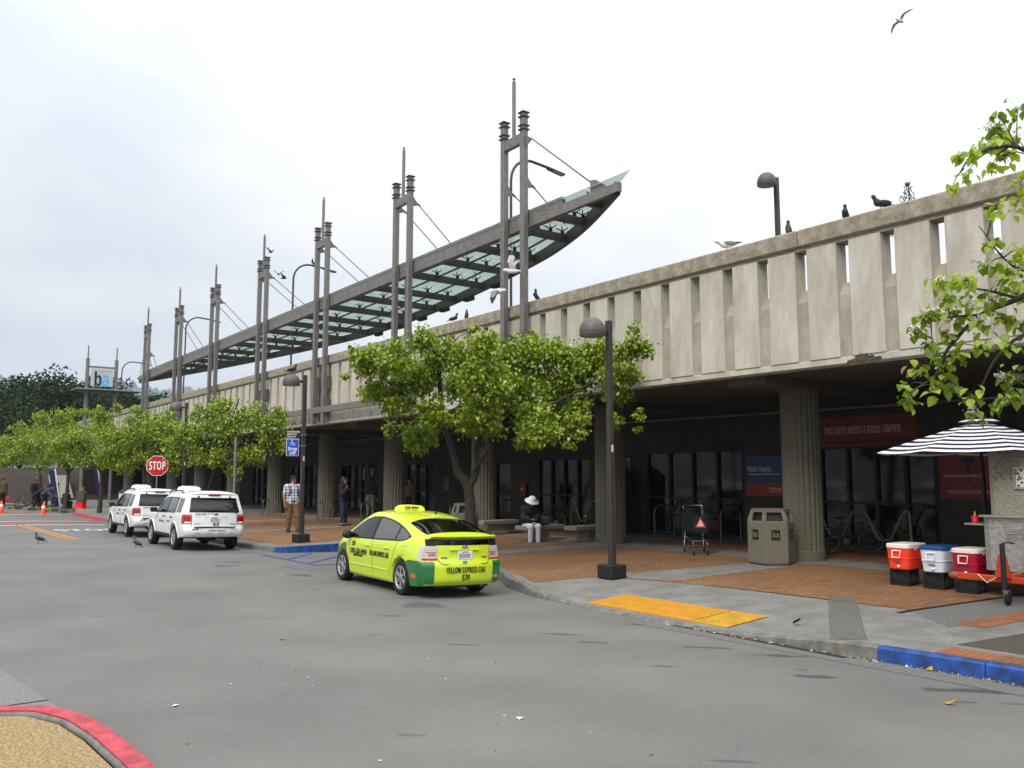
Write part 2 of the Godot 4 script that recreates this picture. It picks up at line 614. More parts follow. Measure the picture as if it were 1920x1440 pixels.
func y_road(x: float) -> float: return -.03 * maxf(0.0, x - 6.0)
func y_side(x: float) -> float: return .05 + .012 * (clampf(x, 9.2, 19.0) - 9.2)
func y_walk(x: float, z: float) -> float:
	var r := smoothstep(-13.9, -10.9, z) * (1.0 - smoothstep(-8.2, -5.9, z))
	if z > -8.2: r = 1.0 - smoothstep(-8.2, -5.75, z)
	var t := clampf((x - 9.7) / (12.5 - 9.7), 0, 1)
	return lerpf(y_side(x), lerpf(-.085, y_side(12.5), t), r if x < 12.5 else 0.0)

# road-side edge of the kerb, from the near end to the far end
var kerb_line := [Vector2(9.95, 3.0), Vector2(9.8, -4.5), Vector2(9.7, -6.0), Vector2(9.62, -8.5), Vector2(9.68, -11.2), Vector2(9.85, -12.4), Vector2(10.35, -13.9), Vector2(11.2, -15.4), Vector2(11.8, -16.9), Vector2(11.9, -19), Vector2(11.9, -23.3)]
var kerb_far := [Vector2(9.62, -23.72), Vector2(9.5, -24.0), Vector2(9.24, -26.0), Vector2(9.2, -36.0), Vector2(9.22, -45.0), Vector2(9.4, -54.0), Vector2(10.0, -57.0), Vector2(10.6, -60.0), Vector2(10.6, -96.0)]

func edge_at(line: Array, z: float) -> float:
	for i in line.size() - 1:
		if z <= line[i].y and z >= line[i + 1].y:
			return lerpf(line[i].x, line[i + 1].x, (z - line[i].y) / (line[i + 1].y - line[i].y))
	return line[-1].x if z < line[-1].y else line[0].x

# kerb stones along a polyline; a face of its own towards the road and a rounded edge on top
func kerb(called: String, pts: Array, m: Material, label := "", w := .15, top := INF, tree = null) -> MeshInstance3D:
	var rows := []
	for i in pts.size():
		var p: Vector2 = pts[i]
		var t: Vector2 = (pts[mini(i + 1, pts.size() - 1)] - pts[maxi(i - 1, 0)]).normalized()
		var nrm := Vector2(-t.y, t.x)
		if nrm.x < 0 and absf(nrm.x) > .05: nrm = -nrm
		if absf(nrm.x) <= .05 and nrm.y > 0: nrm = -nrm
		var h := y_walk(p.x + .1, p.y) + .004 if top == INF else top
		var b := y_road(p.x) - .03
		var row := []
		for q in [[-.025, b], [0.0, maxf(h - .022, b + .005)], [.022, h], [w, h], [w, h - .2]]:
			row.append(Vector3(p.x + nrm.x * q[0], q[1], p.y + nrm.y * q[0]))
		rows.append(row)
	var mb := Mb.new()
	mb.grid(rows, false)
	for e in [[rows[0], false], [rows[-1], true]]: mb.fan(e[0], e[1])
	var o := struct(called, mb, m)
	if label: o.set_meta("label", label)
	return o

func sub_line(line: Array, z0: float, z1: float, step := .5) -> Array:
	var out := []
	var k := maxi(1, int(absf(z0 - z1) / step))
	for i in k + 1:
		var z := lerpf(z0, z1, float(i) / k)
		out.append(Vector2(edge_at(line, z), z))
	return out

# a thin sheet that follows the pavement, from a corner list (x, z) as a grid
func sheet(corners: Array, lift: float, nu: int, nv: int, road := false, uv2 := 0.0) -> Mb:
	var mb := Mb.new()
	var rows := []
	for i in nu + 1:
		var row := []
		for j in nv + 1:
			var a: Vector2 = (corners[0] as Vector2).lerp(corners[1], float(j) / nv)
			var b: Vector2 = (corners[3] as Vector2).lerp(corners[2], float(j) / nv)
			var p := a.lerp(b, float(i) / nu)
			row.append(Vector3(p.x, (y_road(p.x) if road else y_walk(p.x, p.y)) + lift, p.y))
		rows.append(row)
	mb.sm(true)
	for i in nu:
		for j in nv:
			for q in [[i, j], [i + 1, j], [i + 1, j + 1], [i, j], [i + 1, j + 1], [i, j + 1]]:
				var v: Vector3 = rows[q[0]][q[1]]
				mb.st.set_uv2(Vector2(v.x, v.z) * .11)
				mb.st.add_vertex(v)
	return mb

func ground() -> void:
	struct("terrain", Mb.new().box(Vector3(0, -2.5, -300), Vector3(9000, 4.0, 9000)), M.terrain)
	# road
	var mb := Mb.new()
	var xs := [-60.0, -20.0, -8.0, 0.0, 3.0, 6.0, 8.0, 10.0, 12.0, 12.6]
	mb.sm(true)
	for i in xs.size() - 1:
		for j in 36:
			var z0 := 12.0 - j * 4.0
			for q in [[0, 0], [0, 1], [1, 1], [0, 0], [1, 1], [1, 0]]:
				var x: float = xs[i + q[0]]
				var z: float = z0 - 4.0 * q[1]
				mb.st.set_uv2(Vector2((x + 8.0) / 20.0, -z / 40.0))
				mb.st.add_vertex(Vector3(x, y_road(x), z))
	struct("road", mb, M.road)
	# pavement: one sheet in strips from the back of the kerb to the building and on under it
	mb = Mb.new()
	mb.sm(true)
	for line in [kerb_line, kerb_far]:
		var zs := []
		var z: float = line[0].y
		while z > line[-1].y:
			zs.append(z)
			z -= .3 if z > -26.0 else 2.0
		zs.append(line[-1].y)
		var rows := []
		for zz in zs:
			var row := []
			var e: float = edge_at(line, zz) + .14
			for t in [0.0, .04, .1, .16, .22, .28, .34, .42, .6, .8, 1.0]:
				var x := lerpf(e, 21.4, t)
				row.append(Vector3(x, y_walk(x, zz), zz))
			rows.append(row)
		mb.grid(rows, true)
	mb.quad(Vector3(12.04, y_side(12), -23.86), Vector3(21.4, y_side(21), -23.86), Vector3(21.4, y_side(21), -23.3), Vector3(12.04, y_side(12), -23.3))
	struct("pavement", mb, M.paving)
	# kerbs
	kerb("kerb", sub_line(kerb_line, -5.68, -16.9, .3), M.kerb)
	kerb("kerb", sub_line(kerb_line, -16.9, -23.72, .6), M.kerb)
	kerb("kerb", sub_line(kerb_far, -24.02, -45.0, .7), M.kerb)
	kerb("kerb", sub_line(kerb_far, -54.0, -96.0, 1.0), M.kerb)
	var last := -5.68
	for zz in [-4.49, -3.0, -1.5, 0.0, 1.5, 3.0]:
		kerb("blue_kerb", sub_line(kerb_line, last - .0 if last == -5.68 else last + .012, zz, .3), M.blue_kerb)
		last = zz
	kerb("blue_kerb", [Vector2(11.9, -23.72), Vector2(11.0, -23.72), Vector2(9.75, -23.72), Vector2(9.56, -23.8), Vector2(9.5, -24.02)], M.blue_kerb)
	kerb("red_kerb", sub_line(kerb_far, -45.02, -53.98, 1.0), M.red_kerb)
	# concrete gutter pan along the near kerb
	struct("gutter", sheet([Vector2(9.32, -2.0), Vector2(9.82, -2.0), Vector2(9.66, -9.5), Vector2(9.2, -9.5)], .004, 10, 2, true), M.paving2)
	struct("gutter", sheet([Vector2(8.75, -24.3), Vector2(9.45, -24.1), Vector2(9.2, -45), Vector2(8.8, -45)], .004, 8, 2, true), M.paving2)
	# brown brick fields between grey bands
	var f := [
		[Vector2(12.55, -6.78), Vector2(14.6, -6.5), Vector2(14.6, -11.4), Vector2(12.55, -11.4)], [Vector2(14.6, -6.5), Vector2(16.9, -6.2), Vector2(16.9, -11.4), Vector2(14.6, -11.4)],
		[Vector2(10.35, -13.05), Vector2(16.9, -12.3), Vector2(16.9, -17.85), Vector2(12.25, -17.85)],
		[Vector2(12.25, -18.75), Vector2(16.9, -18.75), Vector2(16.9, -24.35), Vector2(12.25, -24.35)], [Vector2(9.85, -24.5), Vector2(16.9, -25.25), Vector2(16.9, -30.85), Vector2(9.75, -30.85)],
		[Vector2(9.75, -31.75), Vector2(16.9, -31.75), Vector2(16.9, -37.4), Vector2(9.75, -37.4)], [Vector2(9.75, -38.3), Vector2(16.9, -38.3), Vector2(16.9, -43.7), Vector2(9.75, -43.7)],
		[Vector2(18.1, -3.0), Vector2(21.2, -3.0), Vector2(21.2, -17.85), Vector2(18.1, -17.85)], [Vector2(18.1, -18.75), Vector2(21.2, -18.75), Vector2(21.2, -44.0), Vector2(18.1, -44.0)],
	]
	for c in f: struct("brick_paving", sheet(c, .004, 10, 4), M.tile)
	# wedge of brick beside the ramp
	struct("brick_paving", sheet([Vector2(11.9, -12.7), Vector2(12.5, -11.4), Vector2(12.55, -7.7), Vector2(12.56, -11.3)], .005, 4, 4), M.tile)
	# concrete apron and aggregate panels near the food cart
	struct("aggregate_paving", sheet([Vector2(10.75, 2.0), Vector2(21.0, 2.0), Vector2(21.0, -3.5), Vector2(10.55, -5.15)], .004, 6, 6), M.aggregate)
	struct("concrete_panel", sheet([Vector2(11.6, -5.75), Vector2(17.0, -4.9), Vector2(16.9, -6.15), Vector2(12.45, -6.7)], .003, 4, 4), M.paving2)
	struct("paving_crack", sheet([Vector2(12.2, -6.72), Vector2(16.9, -6.17), Vector2(16.9, -6.25), Vector2(12.2, -6.82)], .006, 2, 12), M.black)
	# single bricks: a soldier course behind the blue kerb and a band across
	var course: Node3D = meta(thing("brick_edging", "", ""), "", "", "", "structure")
	var bm := Mb.new().cbox(Vector3.ZERO, Vector3(.40, .05, .092), .006).done()
	for i in 62:
		var zz := -5.05 + i * .1
		var x := edge_at(kerb_line, zz) + .16 + .21
		obj("brick", bm, M.brick if rng.randf() < .6 else M.brick_b, course, Vector3(x, y_walk(x, zz) - .012 + rng.randf_range(-.003, .003), zz))
	var band: Node3D = meta(thing("brick_band", "", ""), "", "", "", "structure")
	for i in 30:
		for k in 2:
			var x := 11.95 + i * .105
			var zz := -5.72 + i * .01 + k * .21
			var o := obj("brick", Mb.new().cbox(Vector3.ZERO, Vector3(.098, .04, .2), .005).done() if i + k == 0 else band.get_child(0).mesh, M.brick if rng.randf() < .5 else M.brick_b, band, Vector3(x, y_walk(x, zz) - .008, zz))
			o.rotation.y = -.09
	# grooved strip at the side of the ramp
	var gs: Node3D = meta(thing("grooved_strip", "", ""), "", "", "", "structure")
	var a := Vector2(13.1, -8.0); var b := Vector2(10.0, -5.98)
	var dirv := (b - a).normalized()
	for i in 13:
		var off := Vector2(-dirv.y, dirv.x) * (i * .034)
		var pts := []
		for j in 9:
			var p := a.lerp(b, j / 8.0) + off
			pts.append(Vector3(p.x, y_walk(p.x, p.y) + .004, p.y))
		obj("ridge", Mb.new().path(pts, .0125, 5), M.paving2, gs)
	# yellow tactile pad: two plates with rows of domes
	var pad := thing("tactile_pad", "bright yellow tactile paving pad with domes set into the kerb ramp", "tactile paving")
	var px0 := 9.9; var px1 := 10.86
	for k in 2:
		var za := -11.05 if k == 0 else -8.72
		var zb := -8.74 if k == 0 else -8.05
		var pm := Mb.new()
		pm.grid([[Vector3(px0, y_walk(px0, za) + .012, za), Vector3(px0, y_walk(px0, zb) + .012, zb)], [Vector3(px1, y_walk(px1, za) + .012, za), Vector3(px1, y_walk(px1, zb) + .012, zb)]], false, true)
		pm.quad(Vector3(px0, y_walk(px0, za) + .012, za), Vector3(px0, y_walk(px0, zb) + .012, zb), Vector3(px0, y_walk(px0, zb) - .03, zb), Vector3(px0, y_walk(px0, za) - .03, za))
		obj("plate", pm, M.pad if k == 0 else M.pad_old, pad)
		var tf := []
		var nz := int((zb - za) / .06)
		for i in nz:
			for j in 16:
				var x := px0 + .03 + j * .06; var z := za + .03 + i * .06
				tf.append(Transform3D(Basis(), Vector3(x, lerpf(lerpf(y_walk(px0, za), y_walk(px0, zb), (z - za) / (zb - za)), lerpf(y_walk(px1, za), y_walk(px1, zb), (z - za) / (zb - za)), (x - px0) / (px1 - px0)) + .012, z)))
		many("domes", Mb.new().lathe([Vector2(.016, 0), Vector2(.014, .005), Vector2(.006, .007), Vector2(.0005, .007)], 8).done(), M.pad if k == 0 else M.pad_old, tf, [], pad)
	# thin black strip where the ramp meets the gutter
	struct("dark_edge_strip", sheet([Vector2(9.56, -8.8), Vector2(9.66, -8.8), Vector2(9.62, -6.0), Vector2(9.5, -6.0)], .006, 8, 2, true), M.black)
	# painted lines
	var line := func(called: String, c: Array, m: Material) -> void: struct(called, sheet(c, .008, 8, 24, true), m)
	line.call("centre_line", [Vector2(5.36, -31.6), Vector2(5.47, -31.6), Vector2(5.22, -43.0), Vector2(5.11, -43.0)], M.yellow_paint)
	line.call("centre_line", [Vector2(5.58, -31.3), Vector2(5.69, -31.3), Vector2(5.44, -43.0), Vector2(5.33, -43.0)], M.yellow_paint)
	line.call("stop_line", [Vector2(-3.0, -42.7), Vector2(8.6, -41.6), Vector2(8.6, -42.05), Vector2(-3.0, -43.2)], M.white_paint)
	line.call("crossing_line", [Vector2(-3.0, -46.5), Vector2(8.6, -45.4), Vector2(8.6, -45.7), Vector2(-3.0, -46.9)], M.white_paint)
	line.call("crossing_fill", [Vector2(-3.0, -43.3), Vector2(8.6, -42.15), Vector2(8.6, -45.3), Vector2(-3.0, -46.4)], M.pink_paint)
	line.call("crossing_line", [Vector2(-3.0, -54.6), Vector2(8.8, -54.0), Vector2(8.8, -54.5), Vector2(-3.0, -55.2)], M.white_paint)
	line.call("crossing_fill", [Vector2(-3.0, -55.3), Vector2(8.8, -54.6), Vector2(8.8, -57.5), Vector2(-3.0, -58.2)], M.pink_paint)
	for l in [[9.0, -20.4, 11.6, -23.2], [8.9, -21.6, 10.3, -23.3], [8.8, -19.8, 11.8, -19.8], [8.85, -19.8, 8.85, -23.4], [10.0, -19.8, 11.8, -21.7]]:
		var p := Vector2(l[0], l[1]); var q := Vector2(l[2], l[3])
		var s := (q - p).normalized().orthogonal() * .05
		line.call("bay_marking", [p + s, q + s, q - s, p - s], M.blue_paint)
	# STOP painted on the lane, letters stretched along the road
	var st: Node3D = meta(thing("stop_lettering", "", ""), "", "", "", "structure")
	text("letters", "STOP", .46, M.white_paint, st, Transform3D(Basis(Vector3(1, -.027, 0), Vector3(0, 0, -3.1), Vector3(0, 1, 0)), Vector3(7.0, -.018, -37.2)), true, 2.3, .004)
	# island with red kerb and dry straw at the near left
	var isl := [Vector2(-3.0, -8.75), Vector2(.4, -8.72), Vector2(1.03, -8.62), Vector2(1.36, -8.38), Vector2(1.56, -7.9), Vector2(1.64, -7.3), Vector2(1.68, -6.5), Vector2(1.72, -5.0), Vector2(1.75, 3.0)]
	var rows := []
	var inner := []
	for i in isl.size():
		var p: Vector2 = isl[i]
		var t: Vector2 = (isl[mini(i + 1, isl.size() - 1)] - isl[maxi(i - 1, 0)]).normalized()
		var nn := Vector2(-t.y, t.x)
		if nn.dot(Vector2(-1.0, -4.0) - p) < 0: nn = -nn
		var row := []
		for q in [[-.02, -.02], [0, .11], [.02, .13], [.17, .13], [.17, .02]]: row.append(Vector3(p.x + nn.x * q[0], q[1], p.y + nn.y * q[0]))
		rows.append(row)
		inner.append(p + nn * .17)
	mb = Mb.new()
	mb.grid(rows, false)
	struct("red_kerb", mb, M.red_kerb)
	var rim := []
	for p in inner: rim.append(Vector3(p.x, .085, p.y))
	var rim2 := []
	for p in inner: rim2.append(Vector3(p.x - .06, .10, p.y + .05))
	struct("island_edge", Mb.new().path(rim, .035, 6), M.kerb)
	mb = Mb.new()
	mb.sm(true)
	for i in rim2.size() - 1: mb.tri(Vector3(-3, .09, 3), rim2[i], rim2[i + 1])
	struct("dry_ground", mb, M.straw)
	var tf := []; var cols := []
	for i in 5200:
		var x := rng.randf_range(-.2, 1.42); var z := rng.randf_range(-8.45, -5.2)
		if x > edge_in(inner, z) - .1: continue
		if x > .9 and z < -8.0 and x - .9 > (z + 8.45) * .8: continue
		tf.append(Transform3D(Basis.from_euler(Vector3(rng.randf_range(-1.5, 1.5), rng.randf() * TAU, rng.randf_range(-.4, .4))).scaled(Vector3.ONE * rng.randf_range(.4, 1.0)), Vector3(x, .10, z)))
		var k := rng.randf_range(.6, 1.05)
		cols.append(Color(k, k * .97, k * .9))
	var blade := Mb.new()
	blade.tri(Vector3(-.002, 0, 0), Vector3(.002, 0, 0), Vector3(.004, .05, 0))
	var gs2 := many("dry_grass", blade.done(), M.straw_blade, tf, cols, self)
	# older grey slab beside the island
	struct("old_slab", sheet([Vector2(-6.0, -11.6), Vector2(1.22, -11.3), Vector2(1.5, -8.7), Vector2(-6.0, -8.7)], .004, 6, 6, true), M.slab)
	struct("slab_joint", sheet([Vector2(-3.0, -9.15), Vector2(1.46, -9.1), Vector2(1.46, -9.13), Vector2(-3.0, -9.19)], .008, 1, 8, true), M.black)

func edge_in(line: Array, z: float) -> float:
	for i in line.size() - 1:
		var a: Vector2 = line[i]; var b: Vector2 = line[i + 1]
		if z >= a.y and z <= b.y and b.y > a.y: return lerpf(a.x, b.x, (z - a.y) / (b.y - a.y))
	return 9.0

const FX := 15.0
const PITCH := .936

func station() -> void:
	var b := thing("station_building", "long concrete station viaduct with slotted parapet, fluted columns and dark entrances", "building")
	# deck, soffit, end walls and the wall under it
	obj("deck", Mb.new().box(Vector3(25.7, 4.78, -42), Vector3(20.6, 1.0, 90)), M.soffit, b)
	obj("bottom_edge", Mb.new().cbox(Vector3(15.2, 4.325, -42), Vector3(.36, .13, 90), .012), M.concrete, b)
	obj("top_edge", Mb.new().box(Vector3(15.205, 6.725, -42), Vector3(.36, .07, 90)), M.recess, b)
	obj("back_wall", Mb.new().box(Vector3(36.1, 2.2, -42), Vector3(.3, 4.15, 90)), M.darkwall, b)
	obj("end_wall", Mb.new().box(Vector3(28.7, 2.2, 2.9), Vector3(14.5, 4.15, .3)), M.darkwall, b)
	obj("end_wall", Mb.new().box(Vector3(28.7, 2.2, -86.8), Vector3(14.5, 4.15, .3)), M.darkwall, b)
	# cornice in cast lengths
	var z := 3.0
	while z > -86.0:
		var l := 6.55
		if z - l < -86.9: l = z + 86.9
		obj("cornice", Mb.new().cbox(Vector3(15.2, 6.945, z - l / 2), Vector3(.52, .37, l - .012), .03), M.cornice, b)
		z -= 6.55
	# facade panels between the slots, each recess with a sloping sill
	var pm := Mb.new().cbox(Vector3.ZERO, Vector3(.38, 2.30, PITCH - .27), .014).done()
	var rm := Mb.new()
	rm.prism([Vector2(-.09, -1.0), Vector2(.21, -1.0), Vector2(.21, .50), Vector2(.05, .50), Vector2(-.09, .24)], .272)
	var rmesh := rm.done()
	for k in range(-10, 85):
		var zs := -6.46 - PITCH * k
		var p := obj("facade_panel", pm, M.concrete, b, Vector3(15.19, 5.54, zs + .27 + (PITCH - .27) / 2))
		p.position.x += rng.randf_range(-.002, .002)
		obj("slot_infill", rmesh, M.recess, b, Vector3(15.165, 5.39, zs + .135))
	# broken concrete at the lower edge
	var sp := Mb.new()
	var pts := []
	for i in 15:
		var t := i / 14.0
		pts.append(Vector2(-9.12 + .72 * t, 4.262 + sin(t * PI) * .15 * rng.randf_range(.65, 1.1)))
	pts.append(Vector2(-8.4, 4.262))
	sp.prism(pts, .02, Transform3D(Basis(Vector3(0, 0, 1), Vector3.UP, Vector3(-1, 0, 0)), Vector3(14.995, 0, 0)))
	for i in 14:
		var t := rng.randf()
		sp.ball(Vector3(14.99, 4.275 + sin(t * PI) * .12 * rng.randf(), -9.1 + .7 * t), Vector3(.02, rng.randf_range(.012, .03), rng.randf_range(.02, .06)), 6)
	obj("broken_edge", sp, M.spall, b)
	# fluted columns on plain bases
	var flute := []
	for i in 88:
		var a := TAU * i / 88
		var r := .445 if (i % 4) < 2 else .415
		flute.append(Vector2(cos(a) * r, sin(a) * r))
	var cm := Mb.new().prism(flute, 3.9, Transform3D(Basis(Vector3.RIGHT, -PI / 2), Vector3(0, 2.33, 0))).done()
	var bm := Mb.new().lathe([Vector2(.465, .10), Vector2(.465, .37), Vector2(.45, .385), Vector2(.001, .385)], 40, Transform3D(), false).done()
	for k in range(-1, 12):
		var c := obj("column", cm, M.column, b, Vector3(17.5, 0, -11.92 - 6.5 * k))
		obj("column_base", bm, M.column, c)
		obj("cross_beam", Mb.new().box(Vector3(18.2, 4.18, -11.8 - 6.5 * k), Vector3(5.6, .2, 1.0)), M.soffit, b)
	obj("pipe", Mb.new().path([Vector3(20.75, 3.86, -3), Vector3(20.75, 3.92, -18), Vector3(20.75, 4.02, -45), Vector3(20.75, 4.05, -80)], .035, 8), M.galv, b)
	# wall under the deck with entrances: [far z, near z, top, panes]
	var op := [[-7.2, -2.2, 2.9, 4], [-13.75, -10.45, 2.92, 4], [-20.35, -16.3, 2.94, 4], [-26.2, -23.05, 2.80, 4], [-29.1, -27.9, 2.7, 1], [-36.5, -33.8, 2.75, 3], [-43.8, -39.6, 2.8, 5], [-50.8, -47.0, 2.8, 4], [-57.5, -53.5, 2.8, 4], [-64.2, -60.5, 2.8, 4], [-71.0, -67.5, 2.8, 4], [-78.0, -74.0, 2.8, 4]]
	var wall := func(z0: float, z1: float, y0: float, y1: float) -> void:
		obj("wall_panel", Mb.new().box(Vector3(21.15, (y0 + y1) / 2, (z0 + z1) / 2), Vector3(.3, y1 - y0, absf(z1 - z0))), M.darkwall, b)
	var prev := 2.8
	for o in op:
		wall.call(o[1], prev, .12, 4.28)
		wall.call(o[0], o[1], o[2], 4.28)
		prev = o[0]
		# recessed frame, panes between its bars, a rail across and a kick plate
		var fm := Mb.new()
		var w: float = o[1] - o[0]
		var y0 := .17; var y1: float = o[2]
		var zc: float = (o[0] + o[1]) / 2
		fm.cbox(Vector3(21.06, y1 - .05, zc), Vector3(.14, .1, w), .008).cbox(Vector3(21.06, y0 + .06, zc), Vector3(.14, .12, w), .008)
		fm.cbox(Vector3(21.05, 1.38, zc), Vector3(.09, .06, w - .1), .006)
		for i in o[3] + 1:
			fm.cbox(Vector3(21.06, (y0 + y1) / 2, lerpf(o[0] + .04, o[1] - .04, float(i) / o[3])), Vector3(.13, y1 - y0, .08), .006)
		var fr := obj("window_frame", fm, M.frame, b)
		for i in o[3]:
			var pw: float = (w - .08) / o[3]
			obj("pane", Mb.new().box(Vector3.ZERO, Vector3(.012, y1 - y0 - .1, pw - .06)), M.pane, fr, Vector3(21.10, (y0 + y1) / 2, o[0] + .04 + pw * (i + .5)))
		obj("lintel", Mb.new().box(Vector3(20.985, y1 + .07, zc), Vector3(.06, .05, w + .3)), M.frame, b)
	wall.call(-86.7, prev, .12, 4.28)
	# dark room behind the glass
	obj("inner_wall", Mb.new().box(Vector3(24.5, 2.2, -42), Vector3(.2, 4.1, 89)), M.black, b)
	# posters and notices on the wall
	var poster := func(called: String, label: String, zc: float, yc: float, w: float, h: float, m: Material) -> Node3D:
		var t := thing(called, label, "poster" if called == "poster" else "banner", Vector3(20.985, yc, zc), -PI / 2)
		obj("board", Mb.new().cbox(Vector3(0, 0, -.012), Vector3(w, h, .03), .004), m, t)
		return t
	var red := mat(Color(.41, .075, .06), .55)
	var cream := mat(Color(.70, .62, .55), .6)
	var t: Node3D = poster.call("banner", "wide dark red banner with pale lettering above the glass doors", -12.3, 3.29, 2.72, .80, red)
	text("lettering", "THE EARTH NEEDS A GOOD LAWYER.", .20, cream, t, Transform3D(Basis(), Vector3(-.12, .02, .007)), true, 2.2)
	obj("small_print", Mb.new().box(Vector3(.42, -.23, .006), Vector3(1.5, .025, .003)), M.black, t)
	t = poster.call("poster", "blue and red square poster reading Meet Happy beside the fluted column", -15.55, 2.1, 1.32, 1.17, mat(Color(.10, .23, .40), .5))
	obj("red_strip", Mb.new().box(Vector3(0, -.40, .005), Vector3(1.318, .37, .004)), mat(Color(.54, .10, .05), .5), t)
	text("lettering", "Meet Happy.", .16, M.offwhite, t, Transform3D(Basis(), Vector3(-.16, .20, .007)), false, .86)
	text("lettering", "zoom.us", .11, M.offwhite, t, Transform3D(Basis(), Vector3(.36, -.37, .010)), false, .42)
	obj("small_print", Mb.new().box(Vector3(0, .04, .006), Vector3(1.1, .02, .003)).box(Vector3(.36, -.47, .0085), Vector3(.42, .014, .003)), M.offwhite, t)
	t = poster.call("poster", "dark red square poster with a narrow dark tree, partly behind the food cart", -9.55, 2.06, 1.75, 1.06, red)
	obj("dark_tree_print", Mb.new().box(Vector3(-.17, .12, .006), Vector3(.06, .55, .003)).box(Vector3(-.17, .43, .0062), Vector3(.32, .1, .003)).box(Vector3(-.17, .35, .0064), Vector3(.2, .1, .003)), M.black, t)
	text("lettering", "ADDING TO YOUR BOTTOM LINE", .06, cream, t, Transform3D(Basis(), Vector3(-.3, .03, .009)), true, .95)
	obj("small_print", Mb.new().box(Vector3(-.1, -.33, .006), Vector3(1.2, .018, .003)).box(Vector3(-.1, -.38, .006), Vector3(1.1, .014, .003)), cream, t)
	# small fittings on the wall
	t = thing("fire_box", "small red metal box fixed to the dark wall behind the seated person", "fire box", Vector3(20.9, 1.55, -26.95), -PI / 2)
	obj("case", Mb.new().cbox(Vector3.ZERO, Vector3(.34, .62, .16), .02), mat(Color(.42, .05, .03), .5), t)
	obj("label_plate", Mb.new().box(Vector3(-.05, .05, .083), Vector3(.1, .08, .005)), M.offwhite, t)
	t = thing("notice", "pale paper notice on the dark wall left of the tree trunk", "notice", Vector3(20.98, 1.75, -32.8), -PI / 2)
	obj("sheet", Mb.new().box(Vector3.ZERO, Vector3(.36, .62, .012)), mat(Color(.38, .37, .33), .8), t)
	obj("print_lines", Mb.new().box(Vector3(0, .15, .008), Vector3(.26, .03, .003)).box(Vector3(0, .05, .008), Vector3(.26, .02, .003)).box(Vector3(0, -.03, .008), Vector3(.26, .02, .003)), M.black, t)
	t = thing("notice", "white notice fixed beside the kiosk behind the tall lamp post", "notice", Vector3(20.98, 2.45, -21.4), -PI / 2)
	obj("sheet", Mb.new().box(Vector3.ZERO, Vector3(.62, .55, .012)), mat(Color(.48, .48, .47), .8), t)
	obj("print_lines", Mb.new().box(Vector3(0, .12, .008), Vector3(.44, .05, .003)).box(Vector3(0, 0, .008), Vector3(.44, .03, .003)), M.black, t)
	for q in [[-41.2, 2.25, "upper"], [-40.3, 2.2, "lower"]]:
		t = thing("notice", "pale notice stuck inside the dark glass doors, %s one of two" % ("left" if q[2] == "upper" else "right"), "notice", Vector3(21.07, q[1], q[0]), -PI / 2)
		obj("sheet", Mb.new().box(Vector3.ZERO, Vector3(.46, .62, .008)), mat(Color(.42, .45, .48), .8), t)

# front beam level falls slightly along the line
func top_y(z: float) -> float: return 9.84 - .0095 * (-z - 17.5)
func bot_y(z: float) -> float: return 9.35 - .0122 * (-z - 17.5)

